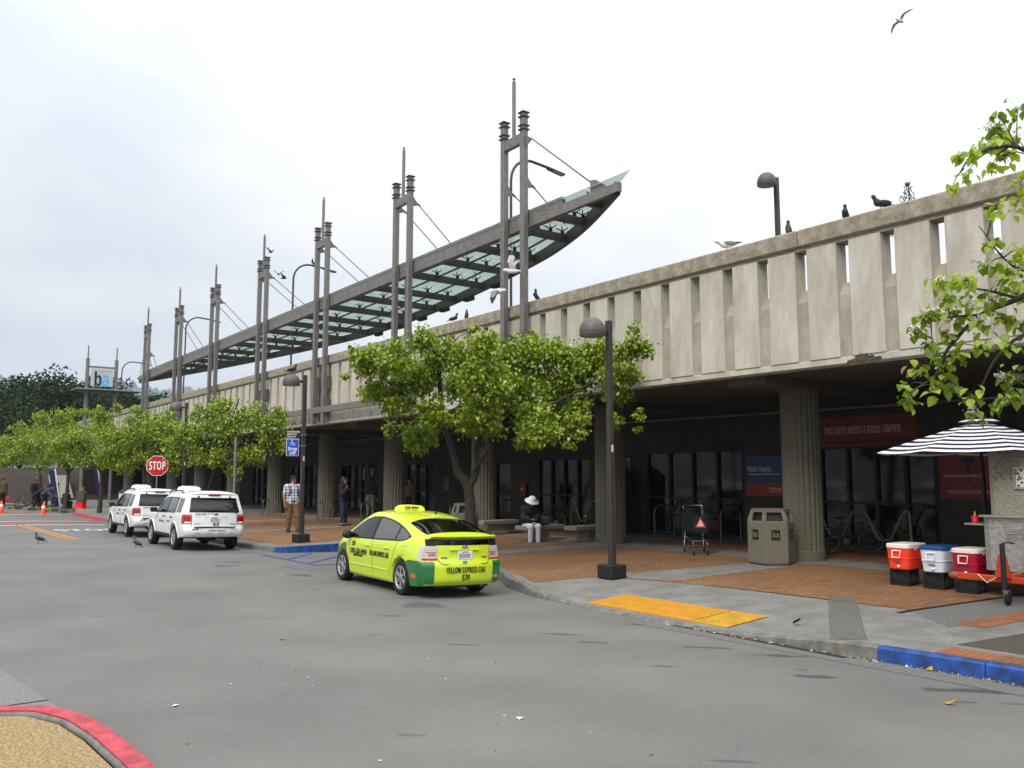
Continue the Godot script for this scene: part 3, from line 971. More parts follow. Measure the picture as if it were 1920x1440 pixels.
func canopy() -> void:
	var c := thing("glass_canopy", "long grey steel platform canopy with green glass panels and a curved back edge", "canopy")
	var bx := 14.96
	var beam := func(z0: float, z1: float, t0: float, t1: float, b0: float, b1: float, w := .14) -> Mb:
		var mb := Mb.new()
		mb.sm(false)
		var p := []
		for q in [[z0, b0, t0], [z1, b1, t1]]:
			p.append([Vector3(bx - w / 2, q[1], q[0]), Vector3(bx + w / 2, q[1], q[0]), Vector3(bx + w / 2, q[2], q[0]), Vector3(bx - w / 2, q[2], q[0])])
		mb.skin(p[0], p[1]); mb.fan(p[0], true); mb.fan(p[1])
		return mb
	# the beam in bolted lengths, lower at the tip
	var zb := [-17.48, -19.52, -26.15, -33.0, -39.85, -47.15, -54.05, -61.7]
	obj("front_beam", beam.call(-15.25, -17.48, 9.62, 9.62, 9.38, 9.34), M.steel, c)
	for i in zb.size() - 1:
		obj("front_beam", beam.call(zb[i] - .004, zb[i + 1] + .004, top_y(zb[i]), top_y(zb[i + 1]), bot_y(zb[i]), bot_y(zb[i + 1])), M.steel, c)
		var zm: float = lerpf(zb[i], zb[i + 1], .45)
		obj("beam_flange", beam.call(zb[i], zb[i + 1], bot_y(zb[i]) - .002, bot_y(zb[i + 1]) - .002, bot_y(zb[i]) - .03, bot_y(zb[i + 1]) - .03, .24), M.steel, c)
		for s in [.35, .42, .68, .75]:
			var zz: float = lerpf(zb[i], zb[i + 1], s)
			var bolts := Mb.new()
			for q in [[-.05, -.06], [.05, -.06], [-.05, .06], [.05, .06]]:
				bolts.tube(Vector3(bx - .07, (top_y(zz) + bot_y(zz)) / 2 + q[1], zz + q[0]), Vector3(bx - .085, (top_y(zz) + bot_y(zz)) / 2 + q[1], zz + q[0]), .014, -1, 6)
			obj("bolts", bolts, M.steel_dark, c)
	obj("front_beam", beam.call(-61.7, -64.6, top_y(-61.7) - .08, 9.16, bot_y(-61.7), 9.02), M.steel, c)
	obj("lug_plate", Mb.new().prism([Vector2(-16.35, 9.6), Vector2(-16.35, 9.98), Vector2(-16.15, 9.95), Vector2(-15.7, 9.63)], .05, Transform3D(Basis(Vector3(0, 0, 1), Vector3.UP, Vector3(-1, 0, 0)), Vector3(bx, 0, 0))), M.steel, c)
	# curved back beam
	var arc := Curve3D.new()
	for q in [[14.98, -15.35], [16.27, -18.0], [17.09, -20.2], [17.62, -22.2], [18.45, -26.5], [19.13, -31.7], [19.40, -37.2], [19.0, -42.3], [18.2, -48.0], [17.1, -54.4], [15.9, -60.0], [15.0, -64.3]]:
		arc.add_point(Vector3(q[0], bot_y(q[1]) + .12, q[1]))
	for i in arc.point_count:
		var d := (arc.get_point_position(mini(i + 1, arc.point_count - 1)) - arc.get_point_position(maxi(i - 1, 0))) * .16
		arc.set_point_in(i, -d); arc.set_point_out(i, d)
	arc.bake_interval = .4
	var ap := arc.get_baked_points()
	var back_x := func(z: float) -> float:
		for i in ap.size() - 1:
			if z <= ap[i].z and z >= ap[i + 1].z: return lerpf(ap[i].x, ap[i + 1].x, (z - ap[i].z) / (ap[i + 1].z - ap[i].z))
		return 15.0
	var rows := []
	for i in ap.size():
		var d := (ap[mini(i + 1, ap.size() - 1)] - ap[maxi(i - 1, 0)]).normalized()
		var s := Vector3(-d.z, 0, d.x).normalized() * .07
		var p := ap[i]
		rows.append([p - s + Vector3.UP * .17, p - s - Vector3.UP * .17, p + s - Vector3.UP * .17, p + s + Vector3.UP * .17, p - s + Vector3.UP * .17])
	obj("back_beam", Mb.new().grid(rows, false), M.steel_dark, c)
	# ribs across, purlins along, glass above them
	var clamp_m := Mb.new()
	var ribs := [-16.5, -17.95, -19.5, -21.9, -23.9, -26.15, -28.7, -30.7, -33.0, -35.4, -37.5, -39.85, -42.4, -44.5, -47.15, -49.6, -51.6, -54.05, -56.8, -58.9, -61.4, -63.2]
	var purl := []
	for zr in ribs:
		var xb: float = back_x.call(zr)
		var y := bot_y(zr) + .10
		if xb - bx < .25: continue
		obj("rib", Mb.new().box(Vector3((bx + xb) / 2, y, zr), Vector3(xb - bx - .06, .22, .07)).box(Vector3((bx + xb) / 2, y - .12, zr), Vector3(xb - bx - .06, .02, .15)), M.steel_dark, c)
		for fx in [.12, .37, .63, .88]:
			if xb - bx < 1.2 and fx != .37: continue
			var q := Vector3(lerpf(bx, xb, fx), y + .11, zr)
			clamp_m.box(q + Vector3(0, .05, 0), Vector3(.10, .10, .06))
			for s in [[-1, -1], [1, -1], [1, 1], [-1, 1]]:
				clamp_m.tube(q + Vector3(0, .09, 0), q + Vector3(.13 * s[0], .19, .13 * s[1]), .018, -1, 5)
	for zl in [-24.9, -27.4, -29.7, -31.9, -34.2, -36.4]:
		obj("light_box", Mb.new().cbox(Vector3(back_x.call(zl) - .1, bot_y(zl) - .16, zl), Vector3(.22, .16, .55), .02), M.black, c)
	obj("glass_clamps", clamp_m, M.black, c).set_meta("kind", "stuff")
	for fx in [.36, .68]:
		for i in range(2, ribs.size() - 2):
			var a := Vector3(lerpf(bx, back_x.call(ribs[i]), fx), bot_y(ribs[i]) + .12, ribs[i] - .04)
			var e := Vector3(lerpf(bx, back_x.call(ribs[i + 1]), fx), bot_y(ribs[i + 1]) + .12, ribs[i + 1] + .04)
			obj("purlin", Mb.new().tube(a, e, .035, -1, 6), M.steel_dark, c)
	for i in ribs.size() - 1:
		var z0: float = ribs[i] - .012; var z1: float = ribs[i + 1] + .012
		var x0: float = back_x.call(z0) + .25; var x1: float = back_x.call(z1) + .25
		if minf(x0, x1) - bx < .5: continue
		var y0 := bot_y(z0) + .42; var y1 := bot_y(z1) + .42
		var k := 1 if maxf(x0, x1) - bx < 2.0 else (2 if maxf(x0, x1) - bx < 3.4 else 3)
		for j in k:
			var f0 := float(j) / k + (.004 if j else 0.0); var f1 := float(j + 1) / k
			var g := Mb.new()
			g.sm(false)
			g.quad(Vector3(lerpf(bx - .1, x0, f0), y0, z0), Vector3(lerpf(bx - .1, x0, f1), y0, z0), Vector3(lerpf(bx - .1, x1, f1), y1, z1), Vector3(lerpf(bx - .1, x1, f0), y1, z1))
			obj("glass_panel", g, M.glass, c)
	var tip := Mb.new()
	tip.sm(false)
	tip.quad(Vector3(bx - .1, 9.80, -14.75), Vector3(back_x.call(-16.5) + .25, bot_y(-16.5) + .42, -16.49), Vector3(bx - .1, bot_y(-16.5) + .42, -16.49), Vector3(bx - .1, 9.79, -15.6))
	obj("glass_panel", tip, M.glass, c)
	# sloping rods from the masts to the back of the canopy
	var masts := [[-19.99, -19.03], [-26.65, -25.65], [-33.51, -32.51], [-40.3, -39.4], [-47.65, -46.66], [-54.63, -53.60], [-62.2, -61.2]]
	var names := ["nearest the camera by the canopy tip", "second from the camera", "third from the camera", "fourth from the camera", "third from the far end", "second from the far end", "at the far end of the canopy"]
	var px := 14.76
	var ring_mesh := Mb.new().cbox(Vector3.ZERO, Vector3(.27, .035, .27), .006).done()
	for i in 7:
		var drop: float = .0050 * (-masts[i][0] - 18.0)
		var T := thing("mast_tower", "twin grey steel posts and thin mast, %s" % names[i], "mast", Vector3(px, 0, 0), 0, "twin mast towers along the viaduct")
		for k in 2:
			var z0: float = masts[i][k]
			var p := Mb.new().cbox(Vector3(0, (4.26 + 12.79 - drop) / 2, 0), Vector3(.185, 12.79 - drop - 4.26, .185), .012)
			var po := obj("post", p, M.steel, T, Vector3(0, 0, z0))
			for y in [12.79, 12.66, 12.39, 12.27]: obj("cap_ring", ring_mesh, M.steel_dark, po, Vector3(0, y - drop, 0))
			var br := Mb.new()
			for y in [5.95, 5.0]: br.cbox(Vector3(.13, y, .14), Vector3(.12, .58, .16), .01)
			br.box(Vector3(.115, 5.4, 0), Vector3(.05, 1.7, .10))
			obj("wall_bracket", br, M.steel_dark, po)
			var gy := 11.88 - drop if not (i == 0 or i == 6) else 10.66 - drop
			if i == 0 and k == 1:
				var g0 := Mb.new().prism([Vector2(0, 12.08), Vector2(.32, 11.86), Vector2(.0, 11.7)], .03, Transform3D(Basis(Vector3(0, 0, 1), Vector3.UP, Vector3(-1, 0, 0)), Vector3(0, 0, .08)))
				obj("gusset", g0, M.steel, po)
				obj("tie_rod", Mb.new().tube(Vector3(0, 11.9, .34), Vector3(.2, 9.9, 2.72), .022, -1, 6), M.rod, po)
			var gs := Mb.new().prism([Vector2(.07, gy + .26), Vector2(.36, gy - .08), Vector2(.07, gy - .16)], .03)
			obj("gusset", gs, M.steel, po)
			var far_x: float = lerpf(bx, back_x.call(z0), .80) - px
			obj("tie_rod", Mb.new().tube(Vector3(.30, gy - .02, 0), Vector3(maxf(far_x, .7), bot_y(z0) + .35, 0), .018, -1, 6).tube(Vector3(.30, gy - .02, 0), Vector3(.42, gy - .1, 0), .035, .03, 6), M.rod, po)
			if i == 6 and k == 0: obj("tie_rod", Mb.new().tube(Vector3(0, 11.0 - drop, -.08), Vector3(.2, 9.25, -2.0), .018, -1, 6), M.rod, po)
		var zc: float = (masts[i][0] + masts[i][1]) / 2
		var len: float = masts[i][1] - masts[i][0] - .19
		obj("cross_bar", Mb.new().cbox(Vector3(0, 12.02 - drop, zc), Vector3(.15, .32, len), .01), M.steel, T)
		var m := obj("mast", Mb.new().tube(Vector3(0, 12.18 - drop, zc), Vector3(0, 13.93 - drop, zc), .058, -1, 12), M.steel, T)
		obj("finial", Mb.new().lathe([Vector2(.025, 13.93 - drop), Vector2(.025, 14.0 - drop), Vector2(.05, 14.01 - drop), Vector2(.05, 14.04 - drop), Vector2(.001, 14.045 - drop)], 10, Transform3D(Basis(), Vector3(0, 0, zc))), M.galv, m)
		if i == 1 or i == 5:
			var dp := Mb.new()
			for s in [-.13, .13]: dp.tube(Vector3(.24, 6.9, zc + s), Vector3(.24, bot_y(zc), zc + s), .05, -1, 8)
			obj("drain_pipe", dp, M.steel_dark, T)
	# horizontal steel rail across the facade
	var r := thing("facade_rail", "long grey steel box rail fixed across the viaduct face behind the trees", "rail", Vector3(14.72, 4.82, -33.2))
	obj("box_rail", Mb.new().cbox(Vector3.ZERO, Vector3(.12, .26, 15.4), .012), M.steel, r)
	var rb := Mb.new()
	for zz in [-6.8, -.2, 6.9]: rb.box(Vector3(.165, 0, zz), Vector3(.2, .14, .12))
	obj("rail_bracket", rb, M.steel_dark, r)

# ---- cars: a shell lofted through cross-sections from the tail (s = 0) to the nose
class Car:
	var keys: Array   # [s, y0, w0, y1, w1, ... y7, w7] from the sill to the middle of the roof
	var L := 4.4
	var zr := 2.2
	var wheel_r := .31
	var axles := [.86, 3.56]
	var rear_curve := .16
	var front_curve := .45
	var rear_prof: Array
	var arch_gap := .055
	func key(s: float) -> Array:
		var n := keys.size()
		var i := 0
		while i < n - 2 and s > keys[i + 1][0]: i += 1
		var a: Array = keys[i]; var b: Array = keys[i + 1]
		var p: Array = keys[maxi(i - 1, 0)]; var q: Array = keys[mini(i + 2, n - 1)]
		var span: float = b[0] - a[0]
		var t: float = (s - a[0]) / span
		var pt: float = p[0] - a[0] if i > 0 else -span
		var qt: float = q[0] - a[0] if i + 2 < n else span * 2.0
		var out := []
		for k in 8:
			var y := cubic_interpolate_in_time(a[1 + k * 2], b[1 + k * 2], p[1 + k * 2], q[1 + k * 2], t, span, pt, qt)
			var w := cubic_interpolate_in_time(a[2 + k * 2], b[2 + k * 2], p[2 + k * 2], q[2 + k * 2], t, span, pt, qt)
			out.append(Vector2(maxf(w, 0), y))
		return out
	func arch(s: float) -> float:
		var y := 0.0
		for a in axles:
			var R: float = wheel_r + arch_gap
			var d: float = absf(s - a)
			if d < R: y = maxf(y, wheel_r + sqrt(R * R - d * d))
		return y
	func section(s: float, cut := true) -> Array:
		var k := key(s)
		var out := []
		for i in 7:
			var a: Vector2 = k[i]; var b: Vector2 = k[i + 1]
			var p: Vector2 = k[maxi(i - 1, 0)]; var q: Vector2 = k[mini(i + 2, 7)]
			if i == 6: q = Vector2(-k[6].x, k[6].y)
			for j in 4: out.append(a.cubic_interpolate(b, p, q, j / 4.0) if i > 0 else a.lerp(b, j / 4.0))
		out.append(Vector2(0, k[7].y))
		if cut:
			var y := arch(s)
			if y > out[0].y:
				var w := width(out, y)
				for i in out.size():
					if out[i].y < y: out[i] = Vector2(w, y)
					else: break
		return out
	func width(sec: Array, y: float) -> float:
		for i in 24:
			if y <= sec[i + 1].y and sec[i + 1].y > sec[i].y: return lerpf(sec[i].x, sec[i + 1].x, clampf((y - sec[i].y) / (sec[i + 1].y - sec[i].y), 0, 1))
		return sec[24].x
	func prof(y: float) -> float:
		for i in rear_prof.size() - 1:
			if y <= rear_prof[i + 1][0]: return lerpf(rear_prof[i][1], rear_prof[i + 1][1], smoothstep(0, 1, clampf((y - rear_prof[i][0]) / (rear_prof[i + 1][0] - rear_prof[i][0]), 0, 1)))
		return rear_prof[-1][1]
	func warp(p: Vector3, s: float) -> Vector3:
		var x := absf(p.x) / .86
		if s < .9:
			var f := pow(1.0 - s / .9, 2.0)
			p.z -= rear_curve * pow(x, 2.6) * f
			if s < .4: p.z += prof(p.y) * pow(1.0 - s / .4, 2.0)
		if L - s < .9: p.z += front_curve * pow(x, 2.2) * pow(1.0 - (L - s) / .9, 2.0)
		return p
	func side(sg: float, s: float, y: float, off := 0.0) -> Vector3:
		return warp(Vector3(sg * (width(section(s, false), y) + off), y, zr - s), s)
	func rear(x: float, y: float, off := 0.0) -> Vector3:
		return warp(Vector3(x, y, zr), 0.0) + Vector3(0, 0, off)
	func top(s: float, t: float, off := 0.0) -> Vector3:
		var sec := section(s, false)
		var f := 28.0 - absf(t) * 12.0
		var i := mini(int(f), 27)
		var p: Vector2 = sec[i].lerp(sec[i + 1], f - i)
		return warp(Vector3(p.x * signf(t) if t != 0.0 else 0.0, p.y, zr - s), s) + Vector3(signf(t) * absf(t) * .5, 1, 0).normalized() * off
	func shell() -> Mb:
		var st := [0.0]
		var s := .03
		while s < L:
			st.append(s)
			var near := false
			for a in axles: near = near or absf(s - a) < wheel_r + .12
			s += .022 if near else .06
		st.append(L)
		var mb := Mb.new()
		for sg in [-1.0, 1.0]:
			var rows := []
			for q in st:
				var sec := section(q)
				var row := [warp(Vector3(sg * maxf(sec[0].x - .2, 0), sec[0].y, zr - q), q)]
				for p in sec: row.append(warp(Vector3(sg * p.x, p.y, zr - q), q))
				rows.append(row)
			mb.grid(rows, true, sg < 0)
		# tail and nose
		for q in [0.0, L]:
			var sec := section(q)
			var rows := []
			for p in sec:
				var row := []
				for j in 17: row.append(warp(Vector3(lerpf(-1, 1, j / 16.0) * p.x, p.y, zr - q), q))
				rows.append(row)
			mb.grid(rows, true, q == 0.0)
		return mb

func poly_y(l: Array, s: float) -> float:
	for i in l.size() - 1:
		if s <= l[i + 1][0]: return lerpf(l[i][1], l[i + 1][1], clampf((s - l[i][0]) / (l[i + 1][0] - l[i][0]), 0, 1))
	return l[-1][1]

func patch(fn: Callable, nu: int, nv: int) -> Mb:
	var rows := []
	for i in nu + 1:
		var row := []
		for j in nv + 1: row.append(fn.call(float(i) / nu, float(j) / nv))
		rows.append(row)
	return Mb.new().grid(rows, true)

func side_patch(c: Car, sg: float, s0: float, s1: float, lo: Array, hi: Array, off: float, inset := 0.0, nu := 14, nv := 6) -> Mb:
	return patch(func(u: float, v: float) -> Vector3:
		var s := lerpf(s0, s1, u)
		return c.side(sg, s, lerpf(poly_y(lo, s) + inset, poly_y(hi, s) - inset, v), off), nu, nv)

func rear_patch(c: Car, x0: float, x1: float, y0: float, y1: float, off: float, nu := 8, nv := 6, taper := 0.0) -> Mb:
	return patch(func(u: float, v: float) -> Vector3:
		var k := 1.0 - taper * v
		return c.rear(lerpf(x0, x1, u) * k, lerpf(y0, y1, v), off), nu, nv)

func wheel(r: float, w: float, rim: float, spokes: int, m: Material) -> Node3D:
	var o := Node3D.new()
	o.name = "wheel"
	var t := Transform3D(Basis(Vector3.BACK, PI / 2), Vector3.ZERO)
	var h := w / 2
	obj("tyre", Mb.new().lathe([Vector2(rim - .01, h * .8), Vector2(rim + .012, h * .96), Vector2(r - .045, h), Vector2(r - .012, h * .86), Vector2(r, h * .6), Vector2(r, -h * .6), Vector2(r - .012, -h * .86), Vector2(r - .045, -h), Vector2(rim, -h * .9), Vector2(rim - .02, 0)], 36, t), M.rubber, o)
	# rim face on +y of the lathe, which t turns to -x
	var mb := Mb.new().lathe([Vector2(rim + .006, h * .80), Vector2(rim + .006, h * .97), Vector2(rim - .012, h * .95), Vector2(rim - .028, h * .70), Vector2(rim - .03, h * .3)], 36, t)
	mb.lathe([Vector2(.066, h * .55), Vector2(.066, h * .82), Vector2(.05, h * .9), Vector2(.001, h * .92)], 20, t)
	for i in spokes:
		var a := TAU * i / spokes
		for d in [-.12, .12]:
			var tt := t * Transform3D(Basis(Vector3.UP, a + d), Vector3.ZERO)
			mb.cbox(Vector3(rim * .52, h * .72, 0), Vector3(rim * .9, .025, .030), .006, tt)
	obj("rim", mb, m, o)
	obj("brake_disc", Mb.new().lathe([Vector2(.001, h * .30), Vector2(rim - .02, h * .30), Vector2(rim - .02, h * .1)], 24, t), M.steel_dark, o)
	return o

func put_wheels(c: Car, t: Node3D, track: float, w: float, rim: float, spokes: int, m: Material) -> void:
	for a in c.axles:
		for sg in [-1, 1]:
			var wh := wheel(c.wheel_r, w, rim, spokes, m)
			t.add_child(wh, true)
			wh.position = Vector3(sg * track / 2, c.wheel_r, c.zr - a)
			wh.rotation = Vector3(.35 * (a + sg), 0 if sg < 0 else PI, 0)

func stand_on_road(t: Node3D, x: float, z: float, heading_right: float) -> void:
	t.transform = Transform3D(Basis(Vector3.BACK, -.030) * Basis(Vector3.UP, -heading_right), Vector3(x, y_road(x), z))

func plate(t: Node3D, at: Vector3, s: String, sub := "") -> void:
	var p := obj("licence_plate", Mb.new().cbox(Vector3.ZERO, Vector3(.305, .152, .012), .004), M.white, t, at)
	text("plate_number", s, .085, mat(Color(.10, .12, .30), .6), p, Transform3D(Basis(), Vector3(0, -.012, .0075)), false, .24)
	obj("plate_heading", Mb.new().box(Vector3(0, .055, .0072), Vector3(.13, .016, .002)), M.red, p)

func paint(c: Color) -> StandardMaterial3D:
	var m := mat(c, .38)
	m.clearcoat_enabled = true
	m.clearcoat = 1.0
	m.clearcoat_roughness = .06
	return m

func taxi() -> void:
	var c := Car.new()
	c.L = 4.45; c.zr = .86 + 1.35; c.wheel_r = .31; c.axles = [.86, 3.56]
	c.keys = [
		[0.0, .23, .74, .42, .785, .62, .80, .90, .745, 1.03, .68, 1.075, .62, 1.095, .40, 1.10, 0],
		[.10, .22, .775, .42, .81, .64, .825, .92, .77, 1.06, .69, 1.10, .62, 1.125, .40, 1.135, 0],
		[.45, .20, .80, .42, .835, .66, .85, .95, .80, 1.10, .70, 1.18, .61, 1.225, .38, 1.24, 0],
		[.95, .19, .81, .42, .845, .66, .862, .95, .825, 1.225, .68, 1.305, .59, 1.36, .36, 1.375, 0],
		[1.5, .185, .81, .42, .845, .66, .862, .94, .84, 1.335, .66, 1.405, .57, 1.448, .35, 1.462, 0],
		[2.05, .185, .81, .42, .845, .66, .862, .92, .845, 1.385, .65, 1.445, .56, 1.48, .34, 1.492, 0],
		[2.5, .185, .81, .42, .845, .66, .862, .905, .845, 1.36, .66, 1.425, .57, 1.465, .35, 1.478, 0],
		[2.85, .19, .81, .42, .845, .66, .86, .89, .84, 1.24, .69, 1.31, .61, 1.36, .38, 1.38, 0],
		[3.25, .19, .805, .42, .84, .66, .855, .875, .83, 1.06, .745, 1.12, .67, 1.165, .42, 1.185, 0],
		[3.62, .20, .79, .42, .83, .65, .845, .83, .815, .915, .76, .955, .70, .99, .45, 1.005, 0],
		[3.95, .22, .76, .40, .80, .60, .81, .755, .775, .84, .69, .88, .60, .915, .36, .925, 0],
		[4.25, .24, .70, .36, .73, .52, .735, .64, .68, .71, .58, .75, .48, .78, .28, .79, 0],
		[4.45, .26, .58, .34, .60, .42, .60, .50, .56, .54, .48, .56, .38, .575, .2, .58, 0],
	]
	c.rear_prof = [[.22, -.03], [.27, .03], [.34, .055], [.58, .06], [.635, .045], [.67, .0], [.90, -.01], [.93, -.03], [1.03, -.05], [1.075, .02], [1.11, .03]]
	c.rear_curve = .17
	var t := thing("taxi", "bright yellow green hatchback taxi with green fender corners and roof sign at the kerb", "taxi")
	stand_on_road(t, 8.69, -15.02, deg_to_rad(3.2))
	var yel := paint(Color(.75, .83, .10))
	var grn := paint(Color(.03, .40, .19))
	obj("body", c.shell(), yel, t)
	obj("underbody", Mb.new().box(Vector3(0, .45, 0.0), Vector3(1.24, .52, 3.9)).box(Vector3(0, .24, 1.95), Vector3(1.1, .1, .35)), M.black, t)
	put_wheels(c, t, 1.50, .20, .205, 6, M.alloy)
	# side glass in a dark surround
	var lo := [[.60, 1.04], [.74, .985], [.95, .955], [2.0, .925], [3.48, .893]]
	var hi := [[.60, 1.06], [.78, 1.125], [1.0, 1.20], [1.3, 1.278], [1.6, 1.328], [2.0, 1.365], [2.4, 1.352], [2.7, 1.29], [3.0, 1.165], [3.48, .905]]
	for sg in [-1.0, 1.0]:
		obj("window_surround", side_patch(c, sg, .60, 3.48, lo, hi, .004, 0.0, 60, 6), M.frame, t)
		obj("quarter_window", side_patch(c, sg, .68, 1.09, lo, hi, .008, .02), M.painted_sky_glass, t)
		obj("rear_window_pane", side_patch(c, sg, 1.15, 2.02, lo, hi, .008, .025), M.painted_sky_glass, t)
		obj("front_window_pane", side_patch(c, sg, 2.12, 3.26, lo, hi, .008, .028), M.pane, t)
		# green corners
		var ah := func(s: float) -> float: return maxf(c.arch(s) + .002, c.key(s)[0].y + .004)
		obj("green_fender", patch(func(u: float, v: float) -> Vector3:
			var s := lerpf(3.20, 4.30, u)
			var h := minf(lerpf(.26, .80, clampf((s - 3.20) / .16, 0, 1)) , lerpf(.80, .56, smoothstep(3.36, 4.3, s)))
			var l: float = ah.call(s)
			return c.side(sg, s, lerpf(l, maxf(h, l + .015), v), .004), 50, 8), grn, t)
		obj("green_quarter", patch(func(u: float, v: float) -> Vector3:
			var s := lerpf(.0, .86, u)
			var l: float = ah.call(s)
			var h := .655 if s < .5 else lerpf(.655, .56, (s - .5) / .36)
			return c.side(sg, s, lerpf(l, maxf(h, l + .004), v), .004), 40, 8), grn, t)
		obj("green_bumper_corner", patch(func(u: float, v: float) -> Vector3: return c.rear(sg * lerpf(.60, c.width(c.section(0, false), lerpf(.265, .655, v)) + .003, u), lerpf(.265, .655, v), .004), 6, 10), grn, t)
		# door shut lines, handles, rubbing moulding
		var seams := Mb.new()
		for q in [[3.22, .26, 3.18, .90], [2.05, .28, 2.07, .93], [1.22, .52, 1.02, .96], [1.36, .28, 1.22, .52]]:
			var pts := []
			for i in 9: pts.append(c.side(sg, lerpf(q[0], q[2], i / 8.0), lerpf(q[1], q[3], i / 8.0), .0))
			seams.path(pts, .0045, 4)
		obj("door_seams", seams, M.black, t).set_meta("kind", "stuff")
		var mld := []
		for i in 25: mld.append(c.side(sg, lerpf(1.42, 3.12, i / 24.0), .40, .002))
		obj("side_moulding", Mb.new().path(mld, .012, 6), yel, t)
		for s in [1.42, 2.28]:
			var p := c.side(sg, s, .80, .012)
			obj("door_handle", Mb.new().cbox(Vector3.ZERO, Vector3(.03, .035, .20), .009), yel, t, p)
		# mirror
		var mp := c.side(sg, 3.18, .96, .10)
		obj("mirror", Mb.new().ball(Vector3.ZERO, Vector3(.115, .085, .075), 14).cbox(Vector3(-sg * .09, -.05, -.02), Vector3(.12, .04, .06), .01), M.black, t, mp)
		# lamps
		var tl := obj("tail_light", patch(func(u: float, v: float) -> Vector3: return c.rear(sg * lerpf(.545, c.width(c.section(0, false), lerpf(.665, .915, v)) + .004, u), lerpf(.665, .915, v), .010), 6, 8), mat(Color(.72, .69, .69), .12), t)
		obj("side_lens", patch(func(u: float, v: float) -> Vector3: return c.side(sg, lerpf(.0, .13, u), lerpf(.665, lerpf(.915, .93, u), v), .008), 6, 8), mat(Color(.72, .69, .69), .12), tl)
		obj("red_lens", patch(func(u: float, v: float) -> Vector3: return c.rear(sg * lerpf(.545, .80, u), lerpf(.665, .70, v), .014), 6, 3), M.red, tl)
		obj("red_lens", patch(func(u: float, v: float) -> Vector3: return c.rear(sg * lerpf(.57, .69, u), lerpf(.745, .785, v), .013), 6, 3), mat(Color(.75, .35, .36), .15), tl)
		obj("lens_divider", patch(func(u: float, v: float) -> Vector3: return c.rear(sg * lerpf(.55, .73, u), lerpf(.80, .812, v), .014), 6, 2), M.galv, tl)
		obj("dark_cap", patch(func(u: float, v: float) -> Vector3: return c.rear(sg * lerpf(.55, .735, u), lerpf(.918, 1.035, v), .008), 6, 4), M.frame, tl)
		obj("headlight", patch(func(u: float, v: float) -> Vector3: return c.side(sg, lerpf(3.98, 4.36, u), lerpf(.60, lerpf(.80, .62, u), v), .006), 8, 4), mat(Color(.6, .6, .62), .1), t)
	# glass at the back: the sloping hatch pane and the upright lower one
	obj("rear_window", patch(func(u: float, v: float) -> Vector3: return c.top(lerpf(.16, .92, v), lerpf(-.80, .80, u), .006), 20, 12), M.pane, t)
	obj("lower_rear_window", rear_patch(c, -.545, .545, .925, 1.035, .006, 16, 4), M.pane, t)
	obj("windscreen", patch(func(u: float, v: float) -> Vector3: return c.top(lerpf(2.66, 3.52, v), lerpf(-.82, .82, u), .006), 20, 12), M.pane, t)
	obj("brake_light", Mb.new().cbox(c.rear(0, 1.062, .0), Vector3(.30, .014, .02), .004), M.black, t)
	var lip := []
	for i in 21: lip.append(c.rear(lerpf(-.66, .66, i / 20.0), 1.085, -.005))
	obj("spoiler", Mb.new().path(lip, .022, 8), yel, t)
	# hatch opening, plate recess, badges
	var seam := []
	for q in [[-.55, .915], [-.54, .70], [-.48, .615], [-.40, .60], [.40, .60], [.48, .615], [.54, .70], [.55, .915]]: seam.append(c.rear(q[0], q[1], .001))
	obj("hatch_seam", Mb.new().path(seam, .006, 5), M.black, t)
	obj("plate_recess", rear_patch(c, -.28, .28, .675, .835, -.004, 8, 4).cbox(c.rear(0, .848, .01), Vector3(.60, .022, .03), .006), yel, t)
	plate(t, c.rear(0, .755, .012), "0090901")
	# badge of crossing ovals above the plate
	var em := Mb.new()
	var oval := func(rx: float, ry: float, cy: float) -> void:
		var p := []
		for i in 19: p.append(Vector3(cos(TAU * i / 18) * rx, cy + sin(TAU * i / 18) * ry, 0))
		em.path(p, .0055, 5, false)
	oval.call(.062, .042, 0.0); oval.call(.020, .040, 0.0); oval.call(.045, .016, .022)
	obj("emblem", em, M.chrome, t, c.rear(0, .888, .014))
	var ink: Material = M.black_ink
	var on_rear := func(called: String, s: String, h: float, x: float, y: float, w: float, m: Material) -> void:
		text(called, s, h, m, t, facing(c.rear(x, y, .006), Vector3(x * .35, 0, 1)), true, w)
	on_rear.call("lettering", "YELLOW EXPRESS CAB", .10, 0, .50, .80, ink)
	on_rear.call("lettering", "539", .10, .0, .37, .16, ink)
	on_rear.call("model_badge", "PRIUS", .03, -.41, .715, .12, M.galv)
	on_rear.call("model_badge", "HYBRID", .03, .42, .72, .13, M.galv)
	obj("sticker", Mb.new().box(c.rear(-.02, .63, .004), Vector3(.085, .06, .006)), mat(Color(.30, .60, .65), .5), t)
	var on_side := func(called: String, s: String, h: float, st: float, y: float, w: float, m: Material) -> void:
		text(called, s, h, m, t, facing(c.side(-1, st, y, .007), Vector3(-1, .10, 0)), true, w)
	on_side.call("lettering", "539", .09, 2.95, .80, .16, ink)
	on_side.call("lettering", "510-528-9999", .105, 2.70, .655, .80, ink)
	on_side.call("lettering", "LICENSED TO OPERATE", .04, 2.72, .575, .44, ink)
	on_side.call("lettering", "YELLOW EXPRESS CAB", .095, 1.74, .665, .84, ink)
	obj("orange_sticker", side_patch(c, -1, .20, .40, [[0, .345], [1, .345]], [[0, .43], [1, .43]], .008, 0, 4, 3), mat(Color(.72, .42, .08), .5), t)
	obj("sticker", Mb.new().box(c.rear(.66, .37, .012), Vector3(.11, .05, .006)), mat(Color(.55, .50, .25), .5), t)
	var fuel := []
	for q in [[.62, .72], [.78, .72], [.80, .74], [.80, .86], [.78, .88], [.62, .88]]: fuel.append(c.side(-1, q[0], q[1], 0))
